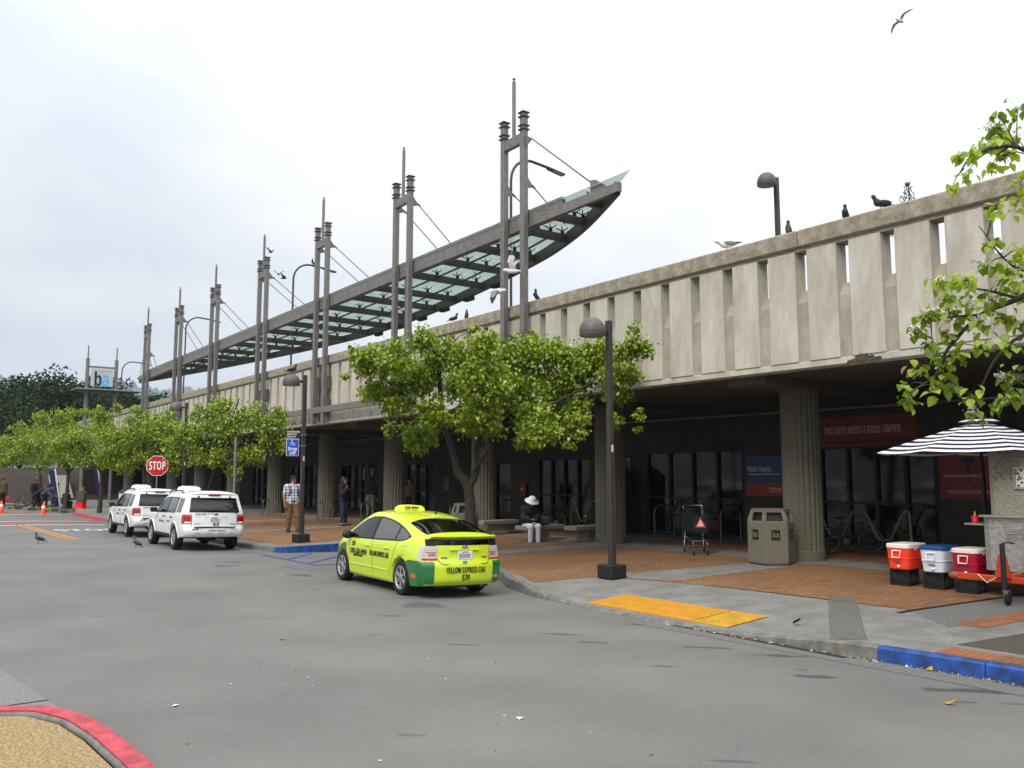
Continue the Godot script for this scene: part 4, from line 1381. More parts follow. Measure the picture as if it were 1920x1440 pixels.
	obj("fuel_flap_seam", Mb.new().path(fuel, .003, 4), M.black, t)
	# roof sign and aerial
	var rs := Mb.new()
	rs.prism([Vector2(-.30, 0), Vector2(.30, 0), Vector2(.285, .05), Vector2(.21, .095), Vector2(0, .108), Vector2(-.21, .095), Vector2(-.285, .05)], .16)
	var sg2 := obj("roof_sign", rs, mat(Color(.88, .90, .30), .4), t, Vector3(0, 1.485, c.zr - 2.22))
	text("sign_lettering", "528-9999", .055, ink, sg2, Transform3D(Basis(), Vector3(0, .046, .083)), true, .30)
	obj("aerial", Mb.new().tube(Vector3(.12, 1.44, c.zr - 1.35), Vector3(.12, 1.66, c.zr - 1.02), .005, .002, 6).ball(Vector3(.12, 1.455, c.zr - 1.35), Vector3(.025, .03, .04), 8), M.black, t)
	obj("exhaust", Mb.new().tube(Vector3(.42, .22, c.zr - .5), Vector3(.42, .21, c.zr - .08), .025, -1, 10), M.galv, t)
	obj("wiper_nozzle", Mb.new().ball(c.top(1.0, 0, .005), Vector3(.015, .01, .015), 6), M.black, t)

func make_suv(label: String, number: String, plate_no: String) -> Node3D:
	var c := Car.new()
	c.L = 4.44; c.zr = .92 + 1.31; c.wheel_r = .358; c.axles = [.92, 3.54]; c.arch_gap = .06
	c.keys = [
		[0.0, .40, .80, .58, .85, .80, .865, 1.03, .855, 1.48, .735, 1.58, .67, 1.625, .42, 1.635, 0],
		[.12, .39, .83, .58, .875, .80, .885, 1.04, .87, 1.50, .745, 1.61, .68, 1.665, .42, 1.68, 0],
		[.6, .37, .855, .58, .895, .82, .90, 1.04, .88, 1.52, .75, 1.64, .67, 1.70, .42, 1.715, 0],
		[1.5, .35, .86, .58, .89, .82, .895, 1.02, .88, 1.525, .745, 1.64, .66, 1.705, .42, 1.72, 0],
		[2.3, .35, .86, .58, .89, .82, .895, 1.0, .88, 1.51, .735, 1.62, .65, 1.68, .42, 1.695, 0],
		[2.65, .35, .86, .58, .89, .82, .895, .99, .88, 1.43, .74, 1.53, .66, 1.60, .43, 1.62, 0],
		[3.05, .36, .86, .58, .89, .82, .895, .98, .88, 1.18, .79, 1.27, .72, 1.33, .46, 1.35, 0],
		[3.35, .38, .865, .58, .895, .82, .90, .98, .875, 1.06, .82, 1.10, .76, 1.15, .48, 1.17, 0],
		[3.8, .40, .865, .58, .895, .80, .895, .95, .86, 1.02, .78, 1.05, .70, 1.08, .42, 1.09, 0],
		[4.2, .42, .83, .58, .86, .78, .86, .90, .83, .95, .74, .98, .64, 1.0, .36, 1.005, 0],
		[4.44, .44, .74, .58, .77, .70, .77, .80, .74, .85, .66, .87, .56, .885, .3, .89, 0],
	]
	c.rear_prof = [[.40, -.02], [.46, .05], [.52, .075], [.66, .075], [.70, .02], [1.02, .0], [1.10, -.02], [1.5, -.17], [1.6, -.20], [1.65, -.18]]
	c.rear_curve = .10
	c.front_curve = .30
	var t := thing("taxi_suv", label, "suv", Vector3.ZERO, 0, "white taxi SUVs waiting in line")
	var wht := paint(Color(.86, .87, .875))
	obj("body", c.shell(), wht, t)
	obj("underbody", Mb.new().box(Vector3(0, .66, .1), Vector3(1.30, .50, 3.8)).cbox(Vector3(0, .36, 1.5), Vector3(.5, .2, .4), .05), M.black, t)
	obj("rear_axle", Mb.new().tube(Vector3(-.7, .36, c.zr - .92), Vector3(.7, .36, c.zr - .92), .04, -1, 8).tube(Vector3(-.5, .42, 1.0), Vector3(.62, .30, 1.7), .025, -1, 6), M.steel_dark, t)
	put_wheels(c, t, 1.58, .225, .215, 6, M.alloy)
	var lo := [[.2, 1.075], [1.0, 1.06], [2.0, 1.04], [3.2, 1.015]]
	var hi := [[.2, 1.50], [.7, 1.515], [2.0, 1.51], [2.4, 1.485], [2.75, 1.36], [3.2, 1.05]]
	for sg in [-1.0, 1.0]:
		obj("window_surround", side_patch(c, sg, .95, 3.16, lo, hi, .004, 0.0, 40, 6), M.frame, t)
		obj("quarter_window", side_patch(c, sg, .34, .84, lo, hi, .007, .02), M.painted_sky_glass, t)
		obj("rear_window_pane", side_patch(c, sg, 1.03, 1.80, lo, hi, .008, .025), M.painted_sky_glass, t)
		obj("front_window_pane", side_patch(c, sg, 1.90, 2.92, lo, hi, .008, .028), M.pane, t)
		var seams := Mb.new()
		for q in [[2.93, .45, 2.96, 1.0], [1.88, .42, 1.86, 1.03], [1.32, .56, 1.06, 1.05], [1.36, .42, 1.32, .56]]:
			var pts := []
			for i in 9: pts.append(c.side(sg, lerpf(q[0], q[2], i / 8.0), lerpf(q[1], q[3], i / 8.0), 0))
			seams.path(pts, .0045, 4)
		obj("door_seams", seams, M.steel_dark, t).set_meta("kind", "stuff")
		var sill := []
		for i in 12: sill.append(c.side(sg, lerpf(1.36, 3.1, i / 11.0), .40, .0))
		obj("sill_trim", Mb.new().path(sill, .045, 8), M.frame, t)
		for s in [1.28, 2.10]: obj("door_handle", Mb.new().cbox(Vector3.ZERO, Vector3(.03, .04, .18), .01), M.frame, t, c.side(sg, s, .93, .014))
		# flared arches
		for a in c.axles:
			var fl := []
			for i in 19:
				var an := PI * i / 18.0
				fl.append(c.side(sg, a + cos(an) * .435, .358 + sin(an) * .435, -.006))
			obj("arch_flare", Mb.new().path(fl, .022, 8), wht, t)
		obj("mirror", Mb.new().cbox(Vector3.ZERO, Vector3(.20, .15, .10), .03).cbox(Vector3(-sg * .13, -.05, -.01), Vector3(.1, .05, .06), .01), M.black, t, c.side(sg, 2.86, 1.10, .17))
		var tl := obj("tail_light", patch(func(u: float, v: float) -> Vector3: return c.rear(sg * lerpf(.655, c.width(c.section(0, false), lerpf(.78, 1.04, v)) + .003, u), lerpf(.78, 1.04, v), .010), 6, 8), mat(Color(.62, .03, .04), .15), t)
		obj("clear_lens", patch(func(u: float, v: float) -> Vector3: return c.rear(sg * lerpf(.665, .835, u), lerpf(.795, .84, v), .014), 5, 2), M.white, tl)
		obj("clear_lens", patch(func(u: float, v: float) -> Vector3: return c.rear(sg * lerpf(.665, .835, u), lerpf(.99, 1.02, v), .014), 5, 2), mat(Color(.8, .45, .45), .2), tl)
		obj("side_lens", patch(func(u: float, v: float) -> Vector3: return c.side(sg, lerpf(.0, .10, u), lerpf(.78, 1.04, v), .008), 4, 6), mat(Color(.62, .03, .04), .15), tl)
		obj("headlight", patch(func(u: float, v: float) -> Vector3: return c.side(sg, lerpf(4.05, 4.38, u), lerpf(.72, .88, v), .006), 6, 4), mat(Color(.6, .6, .62), .1), t)
		# roof rail on two feet
		var rr := []
		for i in 13:
			var k := i / 12.0
			rr.append(c.top(lerpf(.75, 2.35, k), sg * .78, .03 + .055 * minf(1.0, 6.0 * minf(k, 1.0 - k))))
		obj("roof_rail", Mb.new().path(rr, .019, 8), M.frame, t)
	obj("rear_window", patch(func(u: float, v: float) -> Vector3: return c.rear(lerpf(-.72, .72, u) * lerpf(1.0, .90, v), lerpf(1.10, 1.52, v), .008), 16, 10), M.pane, t)
	obj("windscreen", patch(func(u: float, v: float) -> Vector3: return c.top(lerpf(2.48, 3.28, v), lerpf(-.80, .80, u), .006), 16, 10), M.pane, t)
	obj("brake_light", Mb.new().cbox(c.rear(0, 1.60, .012), Vector3(.34, .045, .05), .01), mat(Color(.5, .05, .05), .3), t)
	for x in [-.45, .45]: obj("hinge", Mb.new().cbox(c.rear(x, 1.545, .02), Vector3(.045, .06, .05), .012), M.frame, t)
	obj("wiper", Mb.new().tube(c.rear(.62, 1.115, .03), c.rear(.30, 1.30, .03), .010, -1, 6).tube(c.rear(.18, 1.15, .028), c.rear(.66, 1.12, .028), .013, -1, 6).ball(c.rear(.62, 1.115, .03), Vector3(.035, .035, .03), 8), M.black, t)
	var seam := []
	for q in [[-.645, 1.06], [-.64, .72], [-.62, .70], [.62, .70], [.64, .72], [.645, 1.06]]: seam.append(c.rear(q[0], q[1], .001))
	obj("tailgate_seam", Mb.new().path(seam, .006, 5), M.steel_dark, t)
	obj("plate_recess", Mb.new().path([c.rear(-.32, .80, .002), c.rear(-.32, .985, .002), c.rear(.32, .985, .006), c.rear(.32, .80, .002)], .008, 6), wht, t)
	obj("step_pad", Mb.new().cbox(c.rear(0, .690, .03), Vector3(1.2, .03, .06), .01), M.frame, t)
	plate(t, c.rear(0, .905, .010), plate_no)
	text("lettering", number, .095, M.black_ink, t, facing(c.rear(.03, .765, .010), Vector3(0, 0, 1)), true, .17)
	text("lettering", "510-222-1111", .05, M.steel_dark, t, facing(c.rear(-.30, 1.055, .008), Vector3(0, .05, 1)), true, .52)
	obj("emblem", Mb.new().ball(c.rear(.03, 1.05, .008), Vector3(.065, .024, .012), 14), M.frame, t)
	text("model_badge", "HYBRID", .035, M.galv, t, facing(c.rear(.50, .775, .006), Vector3(0, 0, 1)), true, .20)
	text("model_badge", "ESCAPE", .03, M.galv, t, facing(c.rear(-.47, .78, .006), Vector3(0, 0, 1)), true, .2)
	text("lettering", "Taxi  Service", .07, M.steel, t, facing(c.side(-1, 2.35, .78, .008), Vector3(-1, .03, 0)), true, .55)
	text("lettering", "Berkeley", .05, M.steel, t, facing(c.side(-1, 1.55, .80, .008), Vector3(-1, .03, 0)), true, .28)
	var tick := Mb.new()
	for x in [-.47, -.15, .17, .49]: tick.box(c.rear(x, .515, .006), Vector3(.14, .014, .006))
	obj("bumper_notches", tick, M.steel, t).set_meta("kind", "stuff")
	text("lettering", "Yellow Express", .06, M.galv, t, facing(c.rear(.05, .60, .006), Vector3(0, 0, 1)), false, .5)
	obj("sticker", Mb.new().box(c.rear(-.60, .625, .006), Vector3(.08, .035, .006)), mat(Color(.75, .5, .1), .5), t)
	obj("red_sticker", Mb.new().box(c.rear(-.50, .63, .006), Vector3(.08, .035, .006)), M.red, t)
	obj("roof_sign", Mb.new().prism([Vector2(-.34, 0), Vector2(.34, 0), Vector2(.30, .09), Vector2(.18, .13), Vector2(-.18, .13), Vector2(-.30, .09)], .16), mat(Color(.86, .86, .86), .4), t, Vector3(-.22, 1.715, c.zr - 2.05))
	return t

func suvs() -> void:
	var a := make_suv("white SUV taxi numbered 52 at the rear of the line, nearer the camera", "52", "8Z59962")
	stand_on_road(a, 8.07, -27.25, deg_to_rad(.8))
	var b := dup(a, Vector3.ZERO, 0, "white SUV taxi waiting in front of the other one, partly hidden")
	stand_on_road(b, 8.27, -33.9, deg_to_rad(.6))
	for ch in b.get_children():
		if ch is MeshInstance3D and ch.mesh is TextMesh and ch.mesh.text == "52":
			b.remove_child(ch)
			ch.free()
	# more of the rank along the far kerb, seen as reflections in the station's glass
	for q in [[-6.5, -25.0, "first"], [-6.6, -32.0, "second"], [-6.4, -41.0, "third"]]:
		var o := dup(b, Vector3(q[0], 0.0, q[1]), .02, "white SUV across the road, %s of three, seen only reflected in the station glass" % q[2])
		o.position.y = 0.0

func background() -> void:
	# wooded ridge far off, paled by the air
	var n := FastNoiseLite.new()
	n.seed = 8
	n.frequency = .9
	n.fractal_octaves = 4
	var rows := []
	var tf := []; var cols := []
	for i in 121:
		var a := deg_to_rad(-75.0 + 1.5 * i)
		var h := 74.0 + n.get_noise_1d(i * .12) * 18.0
		var row := []
		for q in [[2600.0, -2.0], [2850.0, h * 1.7], [3150.0, h * 3.4], [3400.0, h * 3.75], [3800.0, h * 3.0]]: row.append(Vector3(sin(a) * q[0], q[1], -cos(a) * q[0]))
		rows.append(row)
	struct("hill", Mb.new().grid(rows), mat(Color(.19, .22, .15), .95, 0, null))
	for i in 2600:
		var a := deg_to_rad(rng.randf_range(-12, 34))
		var k := (rad_to_deg(a) + 75.0) / 1.5
		var h := 74.0 + n.get_noise_1d(k * .12) * 18.0
		var t := rng.randf()
		var r := lerpf(2850, 3400, t)
		var y: float = h * lerpf(1.7, 3.75, smoothstep(2850, 3380, r))
		var s := rng.randf_range(12.0, 30.0)
		tf.append(Transform3D(Basis.from_euler(Vector3(0, rng.randf() * TAU, 0)).scaled(Vector3(s, s * rng.randf_range(.9, 1.7), s)), Vector3(sin(a) * r, y, -cos(a) * r)))
		var g := rng.randf_range(.6, 1.1)
		cols.append(Color(.055 * g, .075 * g, .035 * g))
	var lump := Mb.new()
	lump.lathe([Vector2(.3, -.6), Vector2(.9, 0.0), Vector2(.75, .5), Vector2(.35, .9), Vector2(.01, 1.1)], 7)
	many("hill_trees", lump.done(), M.needle, tf, cols, self)
	# embankment of bare soil beyond the road end
	rows = []
	n.frequency = .25
	for i in 41:
		var row := []
		var x := -16.0 + i * .95
		for j in 16:
			var z := -72.0 - j * 2.0
			var k := smoothstep(-73.0, -88.0, z + clampf((x - 2.0) * .35, -2.0, 3.0))
			row.append(Vector3(x, -.35 + k * 3.1 + n.get_noise_2d(x, z) * .5 * k, z))
		rows.append(row)
	struct("embankment", Mb.new().grid(rows), M.soil)
	rows = []
	for i in 25:
		var row := []
		var x := -9.0 + i * .88
		for j in 9:
			var z := -83.0 - j * .9
			var k := sin(PI * clampf(i / 24.0, 0, 1)) * sin(PI * clampf(j / 8.0, .02, .98))
			row.append(Vector3(x, -.6 + 4.1 * pow(k, .5) + n.get_noise_2d(x * 6, z * 6) * .5, z))
		rows.append(row)
	struct("red_soil_mound", Mb.new().grid(rows), M.redsoil)
	struct("path_edge", Mb.new().path([Vector3(1.0, .2, -86), Vector3(5.0, .12, -80), Vector3(8.0, .05, -75), Vector3(9.2, -.02, -71)], .12, 6), M.kerb)
	var brick := mat(Color(.18, .13, .10), .95, 0, grain(512, .05, .3, .6, 1.0, .5, 71), .8)
	var w := thing("brick_wall", "brown brick retaining wall beyond the far columns of the station", "wall", Vector3(18.2, 0, -81.5))
	obj("brickwork", Mb.new().box(Vector3(0, 1.65, 0), Vector3(7.0, 3.2, .4)), brick, w)
	obj("coping", Mb.new().cbox(Vector3(0, 3.29, 0), Vector3(7.1, .1, .5), .02), M.darkwall, w)
	w = thing("garden_steps", "pale concrete steps climbing the brown bank at the far end", "steps", Vector3(13.2, 0, -80.0))
	for i in 12: obj("step", Mb.new().cbox(Vector3(0, -.1 + i * .20, -i * .34), Vector3(1.5, .2, .5), .015), M.concrete, w)
	for q in [[4.6, -78.0], [6.0, -77.5], [7.6, -77.0]]:
		var f := thing("fence_post", "thin rusty steel post on the bare bank, %s of three" % (["leftmost", "middle", "rightmost"][[4.6, 6.0, 7.6].find(q[0])]), "post", Vector3(q[0], 0, q[1]), 0, "rusty posts on the bank")
		obj("shaft", Mb.new().tube(Vector3(0, -.3, 0), Vector3(0, 3.6, 0), .06, .05, 8), mat(Color(.25, .12, .08), .9), f)
		obj("cap", Mb.new().ball(Vector3(0, 3.62, 0), Vector3(.075, .05, .075), 8), M.steel_dark, f)
	# dark broad evergreens behind the station end
	for q in [[16.5, -103.0, 13.9, 9.2, "tallest dark evergreen, behind the blue and black station sign"], [25.0, -101.0, 11.4, 6.6, "dark evergreen to the right of the station sign, beside the viaduct end"], [6.0, -108.0, 11.0, 8.8, "lower dark evergreen at the left edge above the bare bank"], [28.0, -112.0, 9.6, 6.0, "dark evergreen half hidden behind the far end of the viaduct"]]:
		evergreen(Vector3(q[0], -.4, q[1]), q[2], q[3], q[4])
	# platform lamps with bent arms
	var i := 0
	for q in [[21.0, -27.97, 15.72], [21.0, -51.36, 15.85], [21.0, -74.8, 15.9], [21.0, -97.9, 14.5]]:
		var l := thing("platform_lamp", "dark platform lamp with bent arm, %s" % ["behind the nearest mast tower", "behind the third mast, a bird on its arm", "behind the fourth and fifth masts", "farthest, near the station sign"][i], "lamp", Vector3(q[0], 0, q[1]), 0, "bent arm platform lamps")
		i += 1
		var pts := [Vector3(0, 5.2, 0), Vector3(0, q[2] - 1.3, 0)]
		for k in 7:
			var a: float = PI / 2 * k / 6.0
			pts.append(Vector3(1.1 - 1.1 * cos(a), q[2] - 1.1 + 1.1 * sin(a), 0))
		pts.append(Vector3(2.1, q[2] - .08, 0))
		obj("bent_pole", Mb.new().path(pts, .062, 10), M.pole, l)
		var hd := obj("lamp_head", Mb.new().cbox(Vector3.ZERO, Vector3(.95, .10, .26), .035, Transform3D(Basis(Vector3.BACK, -.12), Vector3(2.5, q[2] - .16, 0))), M.lamp_head, l)
		obj("lens", Mb.new().cbox(Vector3.ZERO, Vector3(.6, .05, .2), .02, Transform3D(Basis(Vector3.BACK, -.12), Vector3(2.6, q[2] - .225, 0))), M.lens, hd)
	var d := thing("platform_lamp", "dome headed lamp on a dark post above the parapet at the right", "lamp", Vector3(19.85, 5.2, -14.0))
	obj("post", Mb.new().cbox(Vector3(0, 2.6, 0), Vector3(.12, 5.3, .12), .01), M.pole, d)
	dome(d, Vector3(-.44, 4.98, 0), .26)
	# a young conifer shoot growing beyond the parapet
	var sh := thing("conifer_shoot", "spindly young conifer top showing above the parapet beside a pigeon", "tree", Vector3(24.0, 5.25, -12.4))
	obj("stem", Mb.new().tube(Vector3.ZERO, Vector3(.05, 5.45, 0), .05, .008, 6), M.bark, sh)
	tf = []; cols = []
	for k in 420:
		var t := rng.randf()
		var y := 3.6 + t * 1.85
		var r := (1.0 - t) * .62 + .05
		var a := float(k % 7) * .9 + floorf(t * 8.0)
		var rr := r * sqrt(rng.randf())
		tf.append(Transform3D(Basis.from_euler(Vector3(rng.randf_range(-1, 1), rng.randf() * TAU, rng.randf_range(-1, 1))), Vector3(cos(a) * rr, y + rr * .35, sin(a) * rr)))
		var g := rng.randf_range(.6, 1.1)
		cols.append(Color(.05 * g, .07 * g, .045 * g))
	many("needles", needle_mesh(.09, .014), M.needle, tf, cols, sh)
	# station name sign on a steel gateway with a glass shelf
	var s := thing("station_sign", "square white station sign with black and blue initials on twin grey posts", "sign", Vector3(15.15, 0, -78.0))
	for x in [-1.12, 1.12]:
		var p := obj("post", Mb.new().tube(Vector3(x, .1, 0), Vector3(x, 12.0, 0), .15, -1, 12), M.steel, s)
		obj("spike", Mb.new().tube(Vector3(x, 12.0, 0), Vector3(x, 13.08, 0), .06, .05, 8), M.steel, p)
	obj("cross_bar", Mb.new().cbox(Vector3(0, 11.3, 0), Vector3(2.1, .16, .12), .02).cbox(Vector3(0, 10.45, 0), Vector3(2.1, .08, .08), .02), M.steel, s)
	var bd := obj("board", Mb.new().cbox(Vector3(0, 10.42, .16), Vector3(1.72, 1.52, .16), .03), mat(Color(.66, .67, .69), .5), s)
	var tt := Transform3D(Basis(Vector3.UP, 0), Vector3(-.33, 10.25, .245))
	text("black_letter", "b", 1.15, M.black_ink, bd, tt, true, .55, .01)
	text("blue_letter", "a", 1.15, mat(Color(.25, .62, .85), .5), bd, Transform3D(Basis(), Vector3(.28, 10.25, .243)), true, .55, .01)
	for k in 5: obj("dot", Mb.new().box(Vector3(-.10 + k * .2, 10.95, .243), Vector3(.07, .07, .01)), M.steel, bd)
	var gl := obj("glass_shelf", Mb.new().cbox(Vector3(.45, 9.32, 0), Vector3(5.2, .07, 2.2), .02), mat(Color(.42, .53, .51), .3), s)
	obj("shelf_beam", Mb.new().cbox(Vector3(.3, 9.2, 0), Vector3(4.6, .12, .18), .02).tube(Vector3(1.2, 10.6, 0), Vector3(2.3, 9.4, 0), .03, -1, 6), M.steel, s)

func needle_mesh(l: float, w: float) -> ArrayMesh:
	var mb := Mb.new()
	mb.sm(false)
	mb.tri(Vector3(-w, 0, 0), Vector3(w, 0, 0), Vector3(0, l, w))
	mb.tri(Vector3(0, 0, -w), Vector3(0, 0, w), Vector3(w, l, 0))
	return mb.done()

func evergreen(at: Vector3, h: float, r: float, label: String) -> void:
	var t := thing("evergreen_tree", label, "tree", at, 0, "dark evergreens beyond the station")
	var tr := Mb.new()
	tr.path([Vector3.ZERO, Vector3(.2, h * .3, .1), Vector3(-.1, h * .65, 0)], [r * .07, r * .055, r * .025], 9)
	for i in 9:
		var a := TAU * i / 9.0
		tr.path([Vector3(0, h * .28, 0), Vector3(cos(a) * r * .4, h * .5, sin(a) * r * .4), Vector3(cos(a) * r * .75, h * .62, sin(a) * r * .75)], [r * .025, r * .016, r * .006], 6)
	obj("trunk", tr, M.bark, t)
	var tf := []; var cols := []
	# lobes over a broad dome, each covered with tufts
	for i in 80:
		var a := rng.randf() * TAU
		var e := rng.randf_range(-.10, 1.0)
		var c := Vector3(cos(a) * r * .78 * sqrt(1.0 - e * e * .96), h * .48 + e * h * .40, sin(a) * r * .78 * sqrt(1.0 - e * e * .96))
		var lr := r * rng.randf_range(.20, .32)
		var tone := rng.randf_range(.65, 1.2)
		for k in 380:
			var v := Vector3(rng.randfn(), rng.randfn() * .8, rng.randfn()).normalized() * lr * pow(rng.randf(), .35)
			var p := c + v
			if p.y < .9: continue
			var s := rng.randf_range(.6, 1.3)
			tf.append(Transform3D(Basis.from_euler(Vector3(rng.randf_range(-1.2, 1.2), rng.randf() * TAU, rng.randf_range(-1.2, 1.2))).scaled(Vector3.ONE * s), p))
			var g := tone * rng.randf_range(.7, 1.25)
			cols.append(Color(.040 * g, .062 * g, .026 * g))
	many("crown", needle_mesh(.34, .12), M.needle, tf, cols, t)

func dome(t: Node3D, at: Vector3, r: float) -> void:
	var prof := []
	for i in 9:
		var a := PI / 2 * i / 8.0
		prof.append(Vector2(maxf(r * cos(a), .001), r * sin(a) * 1.05 + .05))
	var hd := obj("lamp_head", Mb.new().lathe([Vector2(r * .98, -.05), Vector2(r * 1.0, -.04), Vector2(r, .05)] + prof, 28, Transform3D(Basis(), at)), M.lamp_head, t)
	obj("lens", Mb.new().lathe([Vector2(r * .97, -.035), Vector2(r * .5, -.055), Vector2(.001, -.06)], 24, Transform3D(Basis(), at)), M.lens, hd)
	obj("seam_ring", Mb.new().lathe([Vector2(r * 1.0, .035), Vector2(r * 1.025, .045), Vector2(r * 1.0, .055)], 28, Transform3D(Basis(), at)), M.steel_dark, hd)
	obj("arm", Mb.new().cbox(at + Vector3(r + .10, .10, 0), Vector3(.24, .08, .07), .01), M.pole, t)

func street_furniture() -> void:
	# lamp posts of the forecourt
	var L := thing("street_lamp", "tall dark lamp post with grey dome head nearest the camera, by the kerb ramp", "street lamp", Vector3(11.89, .08, -12.5), 0, "dome headed street lamps")
	obj("base", Mb.new().cbox(Vector3(0, .13, 0), Vector3(.42, .26, .42), .015), mat(Color(.085, .08, .08), .6, 0, null), L)
	obj("post", Mb.new().cbox(Vector3(0, 2.70, 0), Vector3(.115, 4.94, .115), .010), M.pole, L)
	obj("conduit", Mb.new().tube(Vector3(.075, .26, .02), Vector3(.075, .85, .02), .022, -1, 8), M.pole, L)
	dome(L, Vector3(-.45, 4.86, 0), .265)
	var bolt := Mb.new()
	for x in [-1, 1]: bolt.ball(Vector3(.212, .17, .10 * x), Vector3(.012, .012, .012), 6)
	obj("bolts", bolt, M.galv, L)
	obj("sticker", Mb.new().box(Vector3(0.0, 2.56, .0595), Vector3(.05, .14, .004)), M.offwhite, L)
	dup(L, Vector3(10.7, .07, -25.0), 0, "dark street lamp carrying the blue drop off sign, a pigeon on its dome")
	dup(L, Vector3(10.7, .07, -37.5), 0, "dome headed street lamp rising among the trees behind the white SUVs")
	dup(L, Vector3(10.75, .07, -64.2), 0, "farthest dome headed street lamp, among the trees at the far left")
	# drop-off signs on the second lamp
	var s := thing("drop_off_sign", "blue wheelchair drop off sign hung from the dark lamp post", "sign", Vector3(10.34, 2.97, -24.97), -.35)
	obj("plate", Mb.new().cbox(Vector3(0, 0, 0), Vector3(.38, .53, .012), .005), M.white, s)
	obj("blue_face", Mb.new().cbox(Vector3(0, 0, .0075), Vector3(.355, .505, .004), .001), mat(Color(.04, .27, .66), .45), s)
	text("lettering", "Drop", .105, M.white, s, Transform3D(Basis(), Vector3(0, -.045, .0125)), true, .27)
	text("lettering", "Off", .105, M.white, s, Transform3D(Basis(), Vector3(0, -.185, .0125)), true, .18)
	var wc := Mb.new()
	var arcp := []
	for i in 13:
		var a := deg_to_rad(100 + i * 20)
		arcp.append(Vector3(cos(a) * .052 - .005, sin(a) * .052 + .11, .012))
	wc.path(arcp, .0065, 5)
	wc.path([Vector3(-.02, .195, .012), Vector3(-.015, .125, .012), Vector3(.04, .12, .012), Vector3(.062, .07, .012), Vector3(.085, .075, .012)], .009, 5)
	wc.ball(Vector3(-.022, .222, .012), Vector3(.017, .017, .006), 8)
	obj("wheelchair_symbol", wc, M.white, s)
	obj("bracket", Mb.new().tube(Vector3(.17, .05, -.01), Vector3(.40, .05, -.02), .012, -1, 6), M.galv, s)
	s = thing("loading_sign", "dark sign with white lettering above the blue drop off sign", "sign", Vector3(10.36, 3.38, -24.97), -.35)
	obj("plate", Mb.new().cbox(Vector3.ZERO, Vector3(.42, .24, .012), .004), mat(Color(.05, .055, .06), .5), s)
	var k := 0
	for w in ["PASSENGERS", "DROP-OFF", "PICK-UP"]:
		text("lettering", w, .046, M.white, s, Transform3D(Basis(), Vector3([0.0, -.05, -.06][k], .07 - k * .075, .0085)), true, [.38, .28, .25][k])
		k += 1
	obj("bracket", Mb.new().tube(Vector3(.19, -.02, -.01), Vector3(.40, -.02, -.02), .012, -1, 6), M.galv, s)
	# stop sign
	s = thing("stop_sign", "red octagonal stop sign on a steel post behind the white SUVs", "stop sign", Vector3(9.45, y_side(9.4), -36.9), -.30)
	var oct := []
	for i in 8: oct.append(Vector2(cos(TAU * (i + .5) / 8), sin(TAU * (i + .5) / 8)) * .445)
	var oct2 := []
	for p in oct: oct2.append(p * .945)
	obj("post", Mb.new().cbox(Vector3(0, 1.4, -.03), Vector3(.055, 2.85, .03), .005), M.galv, s)
	var pl := obj("plate", Mb.new().prism(oct, .012, Transform3D(Basis(), Vector3(0, 2.47, 0))), M.white, s)
	obj("red_face", Mb.new().prism(oct2, .005, Transform3D(Basis(), Vector3(0, 2.47, .0085))), mat(Color(.70, .03, .05), .4), pl)
	text("lettering", "STOP", .34, M.white, pl, Transform3D(Basis(), Vector3(0, 2.47, .014)), true, .62)
	obj("bolts", Mb.new().ball(Vector3(0, 2.77, .013), Vector3(.014, .014, .008), 6).ball(Vector3(0, 2.17, .013), Vector3(.014, .014, .008), 6), M.galv, pl)
	s = thing("steel_post", "plain galvanised steel pole beside the rear white SUV", "post", Vector3(10.48, .07, -30.5))
	obj("tube", Mb.new().tube(Vector3.ZERO, Vector3(0, 3.38, 0), .058, -1, 12), M.galv, s)
	obj("cap", Mb.new().ball(Vector3(0, 3.38, 0), Vector3(.062, .03, .062), 10), M.galv, s)
	# newspaper boxes behind the front SUV
	k = 0
	for q in [[11.35, -51.3, Color(.16, .26, .27), "teal newspaper box with white panel beside the front white SUV"], [11.85, -51.2, Color(.05, .12, .25), "dark blue newspaper box just right of the teal one"], [12.45, -51.1, Color(.05, .10, .22), "dark blue newspaper box farthest right, mostly behind the front SUV"]]:
		s = thing("newspaper_box", q[3], "newspaper box", Vector3(q[0], .07, q[1]), -.2, "newspaper boxes")
		obj("case", Mb.new().cbox(Vector3(0, .72, 0), Vector3(.46, .95, .40), .03), mat(q[2], .5), s)
		obj("pedestal", Mb.new().box(Vector3(0, .13, 0), Vector3(.30, .26, .28)), M.black, s)
		obj("window", Mb.new().box(Vector3(0, .86, .203), Vector3(.36, .42, .01)), M.white if k == 0 else M.pane, s)
		obj("coin_box", Mb.new().cbox(Vector3(0, 1.22, 0), Vector3(.2, .14, .2), .02), M.steel, s)
		k += 1
	# bicycle hoops
	var hoop := func(x: float, z: float, turn: float, label: String, w := .85, h := .82) -> void:
		var o := thing("bike_rack", label, "bike rack", Vector3(x, y_side(x), z), turn, "inverted U bicycle hoops")
		var p := [Vector3(0, 0, 0), Vector3(0, h - w * .3, 0)]
		var r := w * .3
		for i in 7: p.append(Vector3(r - r * cos(PI / 2 * i / 6), h - r + r * sin(PI / 2 * i / 6), 0))
		for i in 7: p.append(Vector3(w - r + r * sin(PI / 2 * i / 6), h - r + r * cos(PI / 2 * i / 6), 0))
		p.append(Vector3(w, 0, 0))
		obj("hoop", Mb.new().path(p, .026, 8), M.rack, o)
		obj("foot", Mb.new().lathe([Vector2(.06, 0), Vector2(.06, .012), Vector2(.03, .014)], 12).lathe([Vector2(.06, 0), Vector2(.06, .012), Vector2(.03, .014)], 12, Transform3D(Basis(), Vector3(w, 0, 0))), M.rack, o)
